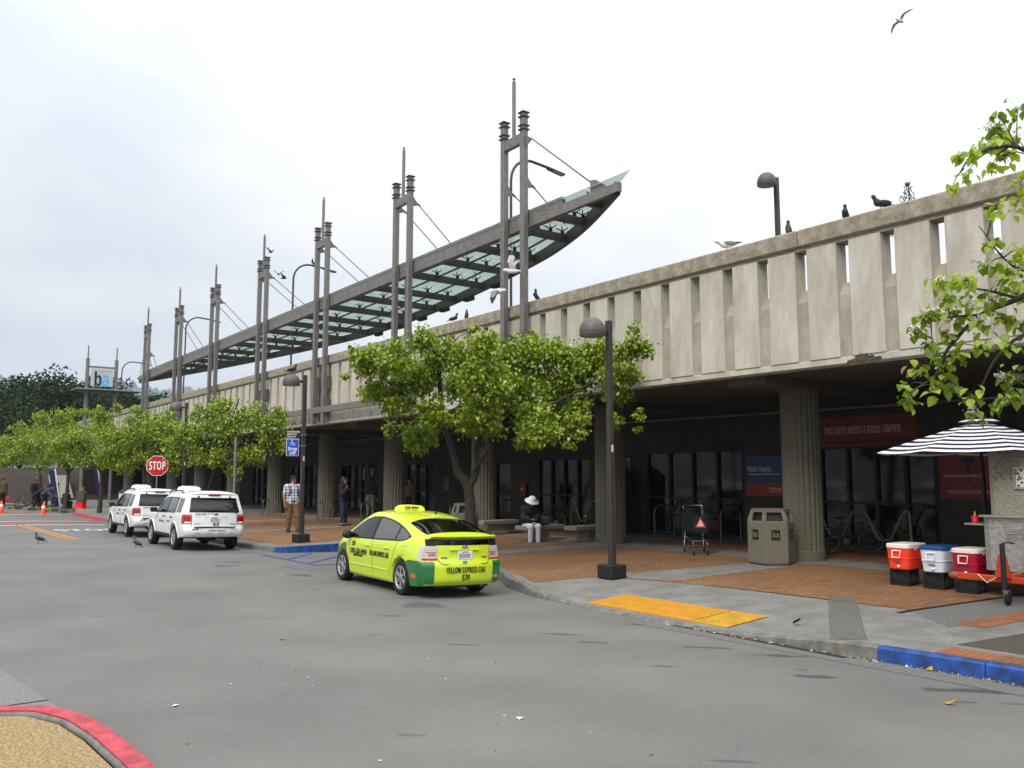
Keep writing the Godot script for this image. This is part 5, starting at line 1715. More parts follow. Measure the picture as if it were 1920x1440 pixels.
	var spots := [[15.75, -41.6, .85, "farthest bike hoop, left of the man in the checked shirt"], [15.70, -39.9, .85, "bike hoop just left of the man in the checked shirt"], [15.9, -35.4, .85, "bike hoop in front of a column, right of the lamp with the blue sign"], [15.92, -34.2, .95, "bike hoop touching the person in jeans on the left"], [16.9, -33.2, .7, "bike hoop just above the taxi bonnet, left one"], [17.6, -32.0, .6, "bike hoop above the taxi windscreen, right one"], [17.8, -27.6, .75, "bike hoop against the dark wall seen over the taxi roof"]]
	for q in spots: hoop.call(q[0], q[1], q[2], q[3])
	hoop.call(19.95, -19.0, .0, "bike hoop left of the green shopping cart", .9, 1.0)
	hoop.call(19.7, -17.6, .0, "bike hoop half hidden by the green shopping cart", .9, 1.0)
	hoop.call(19.75, -16.2, .0, "bike hoop between the green shopping cart and the stone bin", .9, 1.0)
	# wave racks
	for q in [[19.4, -12.95, 2.6, "long wavy bike rack behind the near fluted column"], [19.6, -22.6, 2.4, "wavy bike rack behind the bench with a bottle on it"]]:
		var o := thing("wave_rack", q[3], "bike rack", Vector3(q[0], .17, q[1]), -PI / 2)
		var p := [Vector3(0, 0, 0)]
		for i in 49:
			var t := i / 48.0
			var y := .74 + .34 * -cos(t * TAU * 2.5 + PI)
			y = .74 + .34 * clampf(sin(t * TAU * 2.0 + PI * .5) * 1.25, -1, 1)
			p.append(Vector3(.03 + t * (q[2] - .06), y, 0))
		p.append(Vector3(q[2], 0, 0))
		obj("wave", Mb.new().path(p, .030, 8), M.rack, o)
		obj("foot", Mb.new().lathe([Vector2(.07, 0), Vector2(.07, .012), Vector2(.03, .014)], 12).lathe([Vector2(.07, 0), Vector2(.07, .012), Vector2(.03, .014)], 12, Transform3D(Basis(), Vector3(q[2], 0, 0))), M.rack, o)
	# concrete benches
	var slab := mat(Color(.54, .51, .45), .92, 0, M.column.albedo_texture, .9)
	for q in [[16.5, -20.5, "concrete bench with a seated person in a white hat"], [17.45, -19.35, "concrete bench behind a fluted column with a dark bottle on it"], [17.1, -23.6, "concrete bench between the taxi and a fluted column"]]:
		var o := thing("bench", q[2], "bench", Vector3(q[0], y_side(q[0]), q[1]), .12, "concrete slab benches")
		obj("seat", Mb.new().cbox(Vector3(0, .40, 0), Vector3(1.65, .13, .52), .015), slab, o)
		obj("pedestal", Mb.new().cbox(Vector3(0, .21, 0), Vector3(.5, .26, .36), .015), slab, o)
		obj("footing", Mb.new().cbox(Vector3(0, .05, 0), Vector3(.66, .10, .44), .015), slab, o)
	# exposed aggregate litter bins
	var agg := mat(Color(.67, .655, .60), .95, 0, grain(512, .06, .16, .40, 1.0, .6, 91, Color(.95, .92, .85)), 1.0, bumps(512, .25, 2, 8.0, 13), 1.2)
	k = 0
	for q in [[16.30, -11.95, "six sided stone litter bin beside the near fluted column"], [13.6, -20.3, "stone litter bin partly hidden behind the leaning tree trunk"]]:
		var o := thing("litter_bin", q[2], "litter bin", Vector3(q[0], y_side(q[0]), q[1]), .32, "exposed aggregate litter bins")
		var hex := func(r: float, y: float) -> Array:
			var p := []
			for i in 6: p.append(Vector3(cos(TAU * i / 6) * r, y, sin(TAU * i / 6) * r))
			return p
		var mb := Mb.new()
		mb.sm(false)
		var R := .52 if k == 0 else .40
		mb.skin(hex.call(R - .03, 0.0), hex.call(R, .06)); mb.skin(hex.call(R, .06), hex.call(R, .93)); mb.skin(hex.call(R, .93), hex.call(R - .02, .955))
		mb.fan(hex.call(R - .02, .955))
		obj("body", mb, agg, o)
		var top := Mb.new()
		for i in 6:
			var a := TAU * i / 6
			top.tube(Vector3(cos(a) * (R - .05), .94, sin(a) * (R - .05)), Vector3(cos(a) * (R - .13), 1.17, sin(a) * (R - .13)), .06, .05, 6)
		top.sm(false)
		top.skin(hex.call(R - .09, 1.15), hex.call(R - .09, 1.22)); top.fan(hex.call(R - .09, 1.22)); top.fan(hex.call(R - .09, 1.15), true)
		obj("hood", top, agg, o)
		var inner := Mb.new()
		inner.sm(false)
		inner.skin(hex.call(R - .14, .956), hex.call(R - .19, 1.15))
		obj("dark_opening", inner, M.black, o)
		obj("plinth", Mb.new().lathe([Vector2(R - .02, 0), Vector2(R - .02, .035)], 6, Transform3D(), false), M.frame, o)
		for i in 6:
			var a := TAU * (i + .5) / 6
			var tf := facing(Vector3(cos(a) * (R * .866 + .004), .66, sin(a) * (R * .866 + .004)), Vector3(cos(a), 0, sin(a)))
			var em := obj("emblem_plate", Mb.new().cbox(Vector3.ZERO, Vector3(.19, .22, .02), .006, tf), M.frame, o)
			text("initials", "ba", .12, agg, em, tf * Transform3D(Basis(), Vector3(0, 0, .011)), true, .13)
		k += 1
	# dark kiosk against the wall
	s = thing("kiosk", "dark red kiosk with a sloping top standing against the wall", "kiosk", Vector3(20.35, .17, -21.05), -PI / 2 - .1)
	obj("cabinet", Mb.new().cbox(Vector3(0, 1.0, 0), Vector3(1.0, 1.9, .55), .02), mat(Color(.07, .022, .024), .6), s)
	obj("sloping_top", Mb.new().prism([Vector2(-.52, 1.96), Vector2(.52, 1.96), Vector2(-.52, 2.5)], .58), mat(Color(.16, .03, .03), .7), s)
	obj("edge_strip", Mb.new().box(Vector3(.49, 1.1, .282), Vector3(.035, 1.7, .02)), M.galv, s)
	text("lettering", "INFO", .10, M.offwhite, s, Transform3D(Basis(), Vector3(-.15, 1.4, .279)), true, .22)
	obj("notice_plate", Mb.new().box(Vector3(.2, .55, .28), Vector3(.2, .2, .01)), M.offwhite, s)
	# traffic cones, parking stops, far-left bits
	for q in [[7.97, -54.7, .72, "orange traffic cone by the far crossing, in front of the bicycle"], [6.15, -57.0, .72, "orange traffic cone at the left edge of the photograph"]]:
		var o := thing("traffic_cone", q[3], "traffic cone", Vector3(q[0], y_road(q[0]), q[1]), .3, "orange traffic cones")
		obj("cone", Mb.new().lathe([Vector2(.16, .04), Vector2(.035, q[2]), Vector2(.001, q[2])], 16), M.orange, o)
		obj("base", Mb.new().cbox(Vector3(0, .02, 0), Vector3(.40, .04, .40), .01), M.orange, o)
		obj("white_band", Mb.new().lathe([Vector2(.106, .36), Vector2(.078, .52)], 16), M.white, o)
	k = 0
	for q in [[6.9, -66.6, "first"], [7.7, -64.6, "second"], [8.5, -62.2, "third"], [9.1, -59.8, "fourth"], [9.7, -58.0, "fifth"]]:
		var o := thing("wheel_stop", "low concrete parking stop painted in pale yellow and white, %s from the left" % q[2], "parking stop", Vector3(q[0], y_road(q[0]), q[1]), .9, "concrete parking stops by the bicycle")
		obj("block", Mb.new().prism([Vector2(-.12, 0), Vector2(.12, 0), Vector2(.08, .2), Vector2(-.08, .2)], 1.5, Transform3D(Basis(Vector3.UP, PI / 2), Vector3.ZERO)), M.kerb, o)
		obj("yellow_end", Mb.new().prism([Vector2(-.123, 0), Vector2(.123, 0), Vector2(.083, .204), Vector2(-.083, .204)], .5, Transform3D(Basis(Vector3.UP, PI / 2), Vector3(-.3 if k % 2 else .3, 0, 0))), mat(Color(.66, .62, .25), .8), o)
		k += 1
	s = thing("red_stool", "bright red plastic crate used as a seat at the far left", "stool", Vector3(10.75, .07, -59.5))
	obj("sides", Mb.new().lathe([Vector2(.36, 0), Vector2(.33, .05), Vector2(.30, .40), Vector2(.32, .43), Vector2(.001, .43)], 8, Transform3D(), false), mat(Color(.85, .05, .04), .4), s)
	obj("rim", Mb.new().lathe([Vector2(.325, .40), Vector2(.34, .42), Vector2(.325, .45)], 8), mat(Color(.75, .04, .03), .4), s)
	for q in [[10.2, -64.6, .10, "wide blue and white board leaning beside the person in maroon"], [12.6, -63.0, -.28, "narrow blue and white board leaning above the seated people"]]:
		s = thing("leaning_board", q[3], "board", Vector3(q[0], .08, q[1]))
		s.rotation = Vector3(0, -.2, .17)
		obj("blue_panel", Mb.new().cbox(Vector3(0, 1.25, 0), Vector3(.34 if q[0] < 11 else .24, 2.5, .06), .01), mat(Color(.10, .12, .33), .5), s)
		obj("white_edge", Mb.new().cbox(Vector3(.20 if q[0] < 11 else .15, 1.25, .01), Vector3(.10, 2.52, .08), .01), M.white, s)
	s = thing("shop_cart", "wire trolley standing between the bent figures at the far left", "trolley", Vector3(9.55, .05, -64.2), .3)
	var wr := Mb.new()
	for i in 9: wr.tube(Vector3(-.4 + i * .1, .45, .25), Vector3(-.42 + i * .105, .95, .28), .012, -1, 5).tube(Vector3(-.4 + i * .1, .45, -.25), Vector3(-.42 + i * .105, .95, -.28), .012, -1, 5)
	for y in [.45, .7, .95]: wr.path([Vector3(-.42, y, .27), Vector3(.44, y, .27), Vector3(.44, y, -.27), Vector3(-.42, y, -.27), Vector3(-.42, y, .27)], .014, 5)
	obj("basket", wr, M.galv, s)
	obj("frame", Mb.new().path([Vector3(-.4, .45, .2), Vector3(-.38, .12, .2), Vector3(.4, .12, .2), Vector3(.42, .45, .2)], .016, 6).path([Vector3(-.4, .45, -.2), Vector3(-.38, .12, -.2), Vector3(.4, .12, -.2), Vector3(.42, .45, -.2)], .016, 6), M.galv, s)
	for x in [-.36, .38]:
		for z in [-.2, .2]: obj("wheel", Mb.new().lathe([Vector2(.001, -.02), Vector2(.06, -.02), Vector2(.06, .02), Vector2(.001, .02)], 12, Transform3D(Basis(Vector3.RIGHT, PI / 2), Vector3(x, .06, z))), M.rubber, s)

# ---- broadleaf street trees
func leaf_mesh(l: float, w: float, lobes := 4) -> ArrayMesh:
	# a pointed oval folded along its midrib and curved downwards
	var mb := Mb.new()
	mb.sm(true)
	var rows := []
	for i in lobes + 1:
		var t := float(i) / lobes
		var hw := w * sin(PI * pow(t, .8)) * .5 + (.0 if i else .001)
		var y := l * t
		var dz := -l * .22 * t * t
		rows.append([Vector3(-hw, y, dz + hw * .35), Vector3(0, y, dz), Vector3(hw, y, dz + hw * .35)])
	mb.grid(rows)
	return mb.done()

func leaf_basis(hang: float) -> Basis:
	# stalk end up, tip drooping by `hang`
	var a := rng.randf() * TAU
	var droop := rng.randf_range(-.3, 1.0) * hang + .35
	var d := Vector3(cos(a), -droop, sin(a)).normalized()
	var up := Vector3(rng.randf_range(-.5, .5), 1.0, rng.randf_range(-.5, .5))
	var x := d.cross(up).normalized()
	return Basis(x, d, x.cross(d)).scaled(Vector3.ONE * rng.randf_range(.5, 1.28))

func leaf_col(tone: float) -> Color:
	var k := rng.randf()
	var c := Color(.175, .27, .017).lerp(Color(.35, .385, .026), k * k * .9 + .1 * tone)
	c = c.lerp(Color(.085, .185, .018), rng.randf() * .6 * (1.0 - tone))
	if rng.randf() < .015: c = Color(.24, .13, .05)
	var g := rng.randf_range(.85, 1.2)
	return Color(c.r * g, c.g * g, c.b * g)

func street_tree(called_label: String, base: Vector3, limbs: Array, clusters: Array, per: float, leaf: ArrayMesh, blossom := 10, group := "leafy street trees by the station") -> Node3D:
	var t := thing("street_tree", called_label, "tree", base, 0, group)
	var nodes := []
	var mb := Mb.new()
	for l in limbs:
		var pts := []
		for p in l[0]: pts.append((p as Vector3) - base)
		# rounded through the given points
		var fine := []
		for i in pts.size() - 1:
			for k in 4:
				var q: Vector3 = (pts[i] as Vector3).cubic_interpolate(pts[i + 1], pts[maxi(i - 1, 0)], pts[mini(i + 2, pts.size() - 1)], k / 4.0)
				fine.append(q + Vector3(rng.randf_range(-.012, .012), 0, rng.randf_range(-.012, .012)))
		fine.append(pts[-1])
		var radii := []
		for i in fine.size(): radii.append(lerpf(l[1], l[2], float(i) / (fine.size() - 1)))
		mb.path(fine, radii, 9)
		for i in range(fine.size() / 2, fine.size()): nodes.append([fine[i], radii[i]])
	obj("trunk", mb, M.bark, t)
	var tw := Mb.new()
	var tf := []; var cols := []
	var bt := []
	for c in clusters:
		var p := Vector3(c[0], c[1], c[2]) - base
		var r: float = c[3]
		var best = nodes[0]
		for n in nodes:
			if (n[0] as Vector3).distance_to(p) < (best[0] as Vector3).distance_to(p): best = n
		var a: Vector3 = best[0]
		var mid := a.lerp(p, .55) + Vector3(rng.randf_range(-.1, .1), .12, rng.randf_range(-.1, .1)) * minf(1.0, a.distance_to(p))
		var r0: float = minf(best[1] * .7, .012 + r * .05)
		tw.path([a, a.lerp(mid, .6), mid, p], [r0, r0 * .8, r0 * .6, r0 * .35], 6)
		nodes.append([p, r0 * .35])
		var ntw := int(4 + r * 22)
		var per_twig := int(per * r * r / ntw) + 1
		var tone := rng.randf()
		for k in ntw:
			var v := Vector3(rng.randfn(), rng.randfn() * .72, rng.randfn())
			v = v.normalized() * r * pow(rng.randf(), .4)
			var e := p + v
			if k % 2 == 0: tw.path([p, p.lerp(e, .5) + Vector3(0, r * .1, 0), e], [r0 * .3, r0 * .22, .003], 4, false)
			for j in per_twig:
				var s := Vector3(rng.randfn(), rng.randfn(), rng.randfn()) * r * .20
				var q := e + s + (p - e) * rng.randf() * .25
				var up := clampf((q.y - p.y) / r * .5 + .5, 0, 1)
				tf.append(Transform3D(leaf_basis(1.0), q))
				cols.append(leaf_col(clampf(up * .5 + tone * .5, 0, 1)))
		for k in int(blossom * r * 2.0):
			var v := Vector3(rng.randfn(), rng.randfn(), rng.randfn()).normalized() * r * rng.randf_range(.8, 1.08) + p
			for j in 14: bt.append(Transform3D(Basis.from_euler(Vector3(rng.randf() * TAU, rng.randf() * TAU, 0)), v + Vector3(rng.randfn(), rng.randfn(), rng.randfn()) * .022))
	obj("twigs", tw, M.bark, t)
	many("leaves", leaf, M.leaf, tf, cols, t)
	if bt.size():
		var pm := Mb.new()
		pm.sm(false)
		pm.quad(Vector3(-.011, 0, -.011), Vector3(.011, 0, -.011), Vector3(.011, .003, .011), Vector3(-.011, .003, .011))
		many("blossom", pm.done(), M.petal, bt, [], t)
	return t

func trees() -> void:
	var leaf := leaf_mesh(.098, .072)
	# the leaning pear tree between taxi and lamp
	var limbs := [
		[[Vector3(11.70, .06, -17.13), Vector3(11.62, .95, -17.11), Vector3(11.52, 1.82, -17.05), Vector3(11.30, 2.18, -17.18), Vector3(11.24, 2.42, -17.18), Vector3(11.05, 2.99, -17.24), Vector3(10.91, 3.52, -17.27), Vector3(10.78, 4.26, -17.2), Vector3(10.6, 4.9, -17.0)], .15, .04],
		[[Vector3(11.52, 1.78, -17.05), Vector3(11.64, 2.12, -16.93), Vector3(11.66, 2.38, -16.87), Vector3(11.62, 2.9, -16.8), Vector3(11.9, 3.6, -16.5), Vector3(12.2, 4.4, -16.4)], .10, .035],
		[[Vector3(11.62, 2.75, -16.82), Vector3(12.2, 3.25, -16.3), Vector3(12.9, 3.7, -15.9), Vector3(13.7, 4.2, -15.4), Vector3(14.3, 4.7, -15.0)], .045, .02],
		[[Vector3(10.95, 3.45, -17.27), Vector3(11.25, 3.75, -17.1), Vector3(11.6, 3.95, -16.9), Vector3(12.3, 4.5, -16.8)], .05, .025],
		[[Vector3(11.0, 3.2, -17.25), Vector3(10.5, 3.7, -17.6), Vector3(9.8, 4.2, -17.7), Vector3(9.2, 4.6, -17.6)], .055, .02],
		[[Vector3(11.62, 2.2, -16.95), Vector3(11.3, 2.7, -16.0), Vector3(11.1, 3.4, -15.7), Vector3(11.0, 4.3, -15.7)], .05, .02],
	]
	var cl := [[9.14, 4.70, -17.48, .43], [8.70, 4.75, -17.36, .27], [8.81, 4.47, -18.31, .10], [9.94, 5.15, -16.54, .37], [9.31, 4.66, -16.78, .48], [9.51, 4.12, -17.85, .48], [10.79, 4.55, -18.58, .61], [10.93, 3.08, -18.28, .37], [10.26, 3.31, -18.63, .24], [10.33, 3.53, -16.70, .43], [10.99, 4.83, -17.10, .64], [11.03, 5.48, -16.10, .12], [11.05, 4.97, -15.80, .49], [11.00, 4.18, -15.72, .61], [11.07, 3.38, -16.14, .49], [12.91, 4.97, -16.96, .68]]
	cl += [[12.80, 4.11, -16.83, .67], [13.36, 5.14, -16.19, .60], [13.40, 4.31, -16.25, .67], [12.34, 3.18, -15.14, .49], [13.06, 2.85, -15.04, .17], [12.70, 3.04, -16.36, .26], [13.82, 3.67, -15.79, .46], [14.14, 4.73, -15.82, .62], [14.40, 5.17, -15.45, .50], [13.63, 5.04, -13.55, .42], [14.50, 4.65, -14.52, .37], [14.45, 4.15, -14.89, .36], [14.23, 3.43, -14.75, .19], [14.03, 3.52, -13.77, .15], [14.55, 3.22, -14.36, .11], [11.9, 4.4, -17.9, .6], [12.0, 5.0, -17.4, .5], [10.2, 4.4, -17.4, .5], [10.6, 3.05, -17.9, .42], [11.6, 3.4, -16.5, .5], [12.6, 3.55, -15.9, .5], [9.75, 3.75, -17.5, .42], [14.0, 4.35, -14.5, .45], [12.2, 2.95, -15.6, .3], [13.3, 3.3, -15.1, .38]]
	street_tree("large leaning pear tree with bright green leaves between taxi and near lamp", Vector3(11.70, .06, -17.13), limbs, cl, 5600.0, leaf, 4)
	# trees along the kerb behind the SUVs, towards the far end
	var rows := [
		["bright green tree just left of the blue drop off sign", Vector3(10.75, .06, -35.6), Vector3(.35, 3.6, 2.2), [[.1, 3.9, 2.2, .85], [-.9, 3.7, 1.5, .7], [-1.3, 3.1, 1.2, .5], [.9, 4.3, 2.8, .75], [1.7, 3.8, 3.5, .7], [2.1, 3.2, 3.9, .45], [.2, 4.7, 2.0, .6], [1.1, 2.9, 3.2, .6], [.1, 2.8, 2.4, .55], [-.6, 2.7, 1.8, .45], [.6, 2.2, 2.8, .3], [1.9, 4.4, 3.2, .5], [-.5, 4.4, 1.6, .5]]],
		["broad green tree above the white SUVs, left of the stop sign lamp", Vector3(10.9, .06, -44.6), Vector3(-.1, 3.6, -.2), [[0, 4.2, 0, 1.0], [-1.1, 3.9, -.5, .85], [1.1, 4.2, .4, .9], [1.6, 3.5, .8, .7], [-1.6, 3.1, -.8, .7], [.2, 3.0, .2, .8], [.7, 5.0, .3, .6], [-.5, 4.9, -.2, .6], [1.0, 2.6, .7, .5], [-.9, 2.5, -.4, .5], [2.0, 4.4, 1.0, .5], [0, 4.2, 1.4, .8], [.3, 4.0, -1.4, .8]]],
		["slim green tree with a straight trunk behind the front SUV", Vector3(10.33, .06, -51.9), Vector3(.0, 3.6, 0), [[0, 4.4, 0, 1.0], [-1.3, 4.0, -.6, .9], [1.3, 4.5, .5, .9], [-.2, 5.4, 0, .7], [1.0, 3.4, .5, .8], [-1.0, 3.0, -.6, .75], [.2, 2.8, .2, .6], [2.0, 3.8, .9, .7], [-2.1, 3.4, -1.0, .7], [.6, 5.9, .3, .35], [0, 4.2, 1.6, .9]]],
		["pale green tree over the far corner, beside the leaning boards", Vector3(10.05, .06, -60.8), Vector3(.2, 3.6, -.2), [[0, 4.6, 0, 1.1], [-1.6, 4.2, -.9, 1.0], [1.6, 4.8, .7, 1.0], [-2.6, 3.4, -1.4, .8], [-.2, 5.8, -.1, .8], [.9, 3.6, .6, .9], [-1.2, 3.1, -.7, .8], [2.4, 4.2, 1.2, .8], [.8, 6.2, .4, .4], [-3.4, 2.9, -1.7, .5], [.1, 3.0, .3, .7]]],
		["leftmost pale green tree, spreading over the bicycle and the bent figures", Vector3(9.75, .06, -69.0), Vector3(.0, 3.8, -.2), [[0, 4.8, 0, 1.2], [-1.7, 4.2, -1.0, 1.1], [1.7, 4.9, .8, 1.0], [-.6, 3.5, -.4, 1.0], [-2.8, 3.4, -1.6, .85], [.9, 3.9, .4, .9], [.0, 6.2, 0, .7], [-3.7, 2.9, -2.0, .5], [2.8, 4.3, 1.2, .8], [-1.4, 5.3, -.9, .7]]],
	]
	var leaf2 := leaf_mesh(.125, .092, 3)
	for r in rows:
		var b: Vector3 = r[1]; var e: Vector3 = r[2]
		var c2 := []
		for c in r[3]: c2.append([b.x + c[0], b.y + c[1], b.z + c[2], c[3]])
		var lm := [[[b, b + e * .3 + Vector3(.05, 0, .0), b + e * .62, b + e], .14, .06], [[b + e * .6, b + e * .8 + Vector3(.5, .2, .2), b + e + Vector3(1.1, .4, .5)], .06, .03], [[b + e * .6, b + e * .8 + Vector3(-.5, .2, -.2), b + e + Vector3(-1.1, .3, -.5)], .06, .03], [[b + e * .9, b + e * 1.2, b + e * 1.4], .05, .02]]
		street_tree(r[0], b, lm, c2, 1650.0, leaf2, 1)
	# the near tree that reaches in from the right
	var base := Vector3(11.25, .07, -2.7)
	limbs = [
		[[base, Vector3(11.22, 1.2, -2.75), Vector3(11.15, 2.3, -2.85), Vector3(11.0, 3.3, -2.95), Vector3(10.95, 4.4, -2.9), Vector3(10.9, 5.6, -2.9)], .15, .05],
		[[Vector3(10.95, 4.0, -2.92), Vector3(10.77, 4.77, -2.98), Vector3(10.0, 5.28, -3.49), Vector3(9.6, 5.59, -3.75), Vector3(9.26, 5.51, -4.02), Vector3(9.13, 5.31, -4.14)], .045, .006],
		[[Vector3(11.0, 3.3, -2.95), Vector3(10.81, 4.05, -3.03), Vector3(10.08, 4.2, -3.58), Vector3(9.72, 3.97, -3.88), Vector3(9.42, 3.8, -4.13), Vector3(9.16, 3.46, -4.37), Vector3(9.08, 3.17, -4.47), Vector3(8.72, 2.95, -4.6)], .05, .006],
		[[Vector3(11.0, 3.4, -2.95), Vector3(10.82, 3.8, -3.05), Vector3(10.15, 3.74, -3.59), Vector3(9.71, 3.52, -3.95), Vector3(9.5, 3.17, -4.15), Vector3(9.44, 2.78, -4.26)], .04, .005],
		[[Vector3(10.08, 4.2, -3.58), Vector3(9.66, 4.31, -3.88), Vector3(9.33, 4.75, -4.07)], .02, .004],
		[[Vector3(10.15, 3.74, -3.59), Vector3(9.86, 3.23, -3.87), Vector3(9.65, 2.95, -4.07)], .02, .005],
		[[Vector3(9.72, 3.97, -3.88), Vector3(9.44, 4.06, -4.08), Vector3(8.85, 4.05, -4.2)], .02, .005],
		[[Vector3(9.42, 3.8, -4.13), Vector3(9.14, 3.77, -4.34), Vector3(8.72, 3.66, -4.4)], .015, .004],
	]
	cl = [[9.88, 5.70, -4.01, .077], [10.06, 5.84, -3.92, .096], [9.82, 5.86, -4.01, .071], [9.38, 5.63, -3.97, .081], [9.04, 5.47, -3.94, .067], [9.60, 5.45, -4.29, .060], [9.20, 5.53, -4.15, .046], [9.78, 5.52, -4.10, .072], [9.88, 5.63, -3.97, .083], [9.08, 5.16, -4.21, .040], [9.56, 5.16, -3.73, .113], [9.75, 5.03, -3.84, .116], [9.39, 4.88, -3.92, .080], [9.34, 4.39, -3.68, .083], [9.48, 4.26, -3.78, .112], [9.32, 4.22, -4.54, .077], [8.69, 4.02, -4.08, .098], [8.81, 4.06, -3.98, .087]]
	cl += [[9.55, 4.34, -4.12, .081], [9.38, 4.19, -3.83, .112], [9.15, 3.97, -4.35, .115], [9.26, 3.92, -4.19, .126], [9.32, 3.95, -3.99, .135], [10.19, 4.16, -4.13, .133], [8.62, 3.73, -4.36, .066], [8.79, 3.61, -4.52, .062], [8.70, 3.76, -4.30, .078], [9.32, 3.79, -4.37, .105], [9.17, 3.66, -4.05, .100], [9.46, 3.72, -3.93, .101], [10.01, 3.74, -4.00, .094], [8.84, 3.43, -4.39, .079], [9.20, 3.59, -4.40, .081], [9.51, 3.37, -4.63, .078], [8.84, 3.33, -4.12, .088]]
	cl += [[8.98, 3.39, -3.96, .087], [9.38, 3.46, -3.87, .083], [9.18, 3.28, -4.72, .082], [8.93, 3.04, -4.75, .070], [8.59, 2.84, -4.55, .061], [8.96, 3.15, -4.35, .073], [8.76, 3.00, -4.33, .072], [9.18, 3.05, -4.36, .074], [8.90, 2.92, -4.06, .087], [9.63, 2.76, -4.36, .053], [10.09, 3.15, -4.21, .096], [10.27, 3.01, -4.17, .096], [9.86, 2.84, -4.23, .065], [10.25, 3.25, -4.16, .090], [9.19, 2.85, -3.83, .070], [9.72, 6.02, -3.95, .09], [9.95, 6.15, -3.85, .10], [9.6, 5.85, -3.95, .08], [9.45, 4.55, -4.0, .08]]
	near_tree(base, limbs, cl)

func near_tree(base: Vector3, limbs: Array, cl: Array) -> void:
	var far := []
	for i in 46:
		var a := rng.randf() * TAU
		var p := Vector3(11.4 + cos(a) * 1.3 * rng.randf(), rng.randf_range(3.6, 6.2), -2.2 + sin(a) * 1.2 * rng.randf())
		far.append([p.x, p.y, p.z, rng.randf_range(.2, .4)])
	var leaf := leaf_mesh(.102, .080, 5)
	var t := street_tree("near leafy tree with white blossom reaching in from the right edge", base, limbs, far, 700.0, leaf, 8, "leafy street trees by the station")
	# leaves in view, one by one
	var tw := Mb.new()
	var made := 0
	var rest := []; var rest_c := []
	var bt := []
	var shades := []
	for i in 10:
		var m: StandardMaterial3D = M.leaf.duplicate()
		m.vertex_color_use_as_albedo = false
		var c := leaf_col(i / 9.0)
		m.albedo_color = c.linear_to_srgb()
		shades.append(m)
	var nodes := []
	for l in limbs:
		for i in range(1, l[0].size()):
			for k in 4: nodes.append((l[0][i - 1] as Vector3).lerp(l[0][i], k / 4.0) - base)
	for c in cl:
		var p := Vector3(c[0], c[1], c[2]) - base
		var r: float = c[3] * 1.15
		var a: Vector3 = nodes[0]
		for q in nodes:
			if q.distance_to(p) < a.distance_to(p): a = q
		tw.path([a, a.lerp(p, .5) + Vector3(0, .03, 0), p], [.009, .006, .003], 5)
		var n := int(10 + r * 75)
		for j in n:
			var e := p + Vector3(rng.randfn(), rng.randfn() * .9, rng.randfn()) * r * .55
			var b := leaf_basis(1.2)
			tw.path([p.lerp(e, .1), p.lerp(e, .6) + Vector3(0, .01, 0), e], .0016, 3, false)
			if made < 296:
				var o := obj("leaf", leaf, shades[rng.randi() % 10], t)
				o.transform = Transform3D(b, e)
				made += 1
			else:
				rest.append(Transform3D(b, e)); rest_c.append(leaf_col(rng.randf()))
		if rng.randf() < .22:
			var q := p + Vector3(rng.randfn(), .6, rng.randfn()) * r * .6
			for j in 90: bt.append(Transform3D(Basis.from_euler(Vector3(rng.randf() * TAU, rng.randf() * TAU, 0)), q + Vector3(rng.randfn(), rng.randfn() * .7, rng.randfn()) * .033))
	obj("fine_twigs", tw, M.bark, t)
	many("more_leaves", leaf, M.leaf, rest, rest_c, t)
	var pm := Mb.new()
	pm.sm(false)
	pm.quad(Vector3(-.008, 0, -.008), Vector3(.008, 0, -.008), Vector3(.008, .002, .008), Vector3(-.008, .002, .008))
	many("white_blossom", pm.done(), M.petal, bt, [], t)


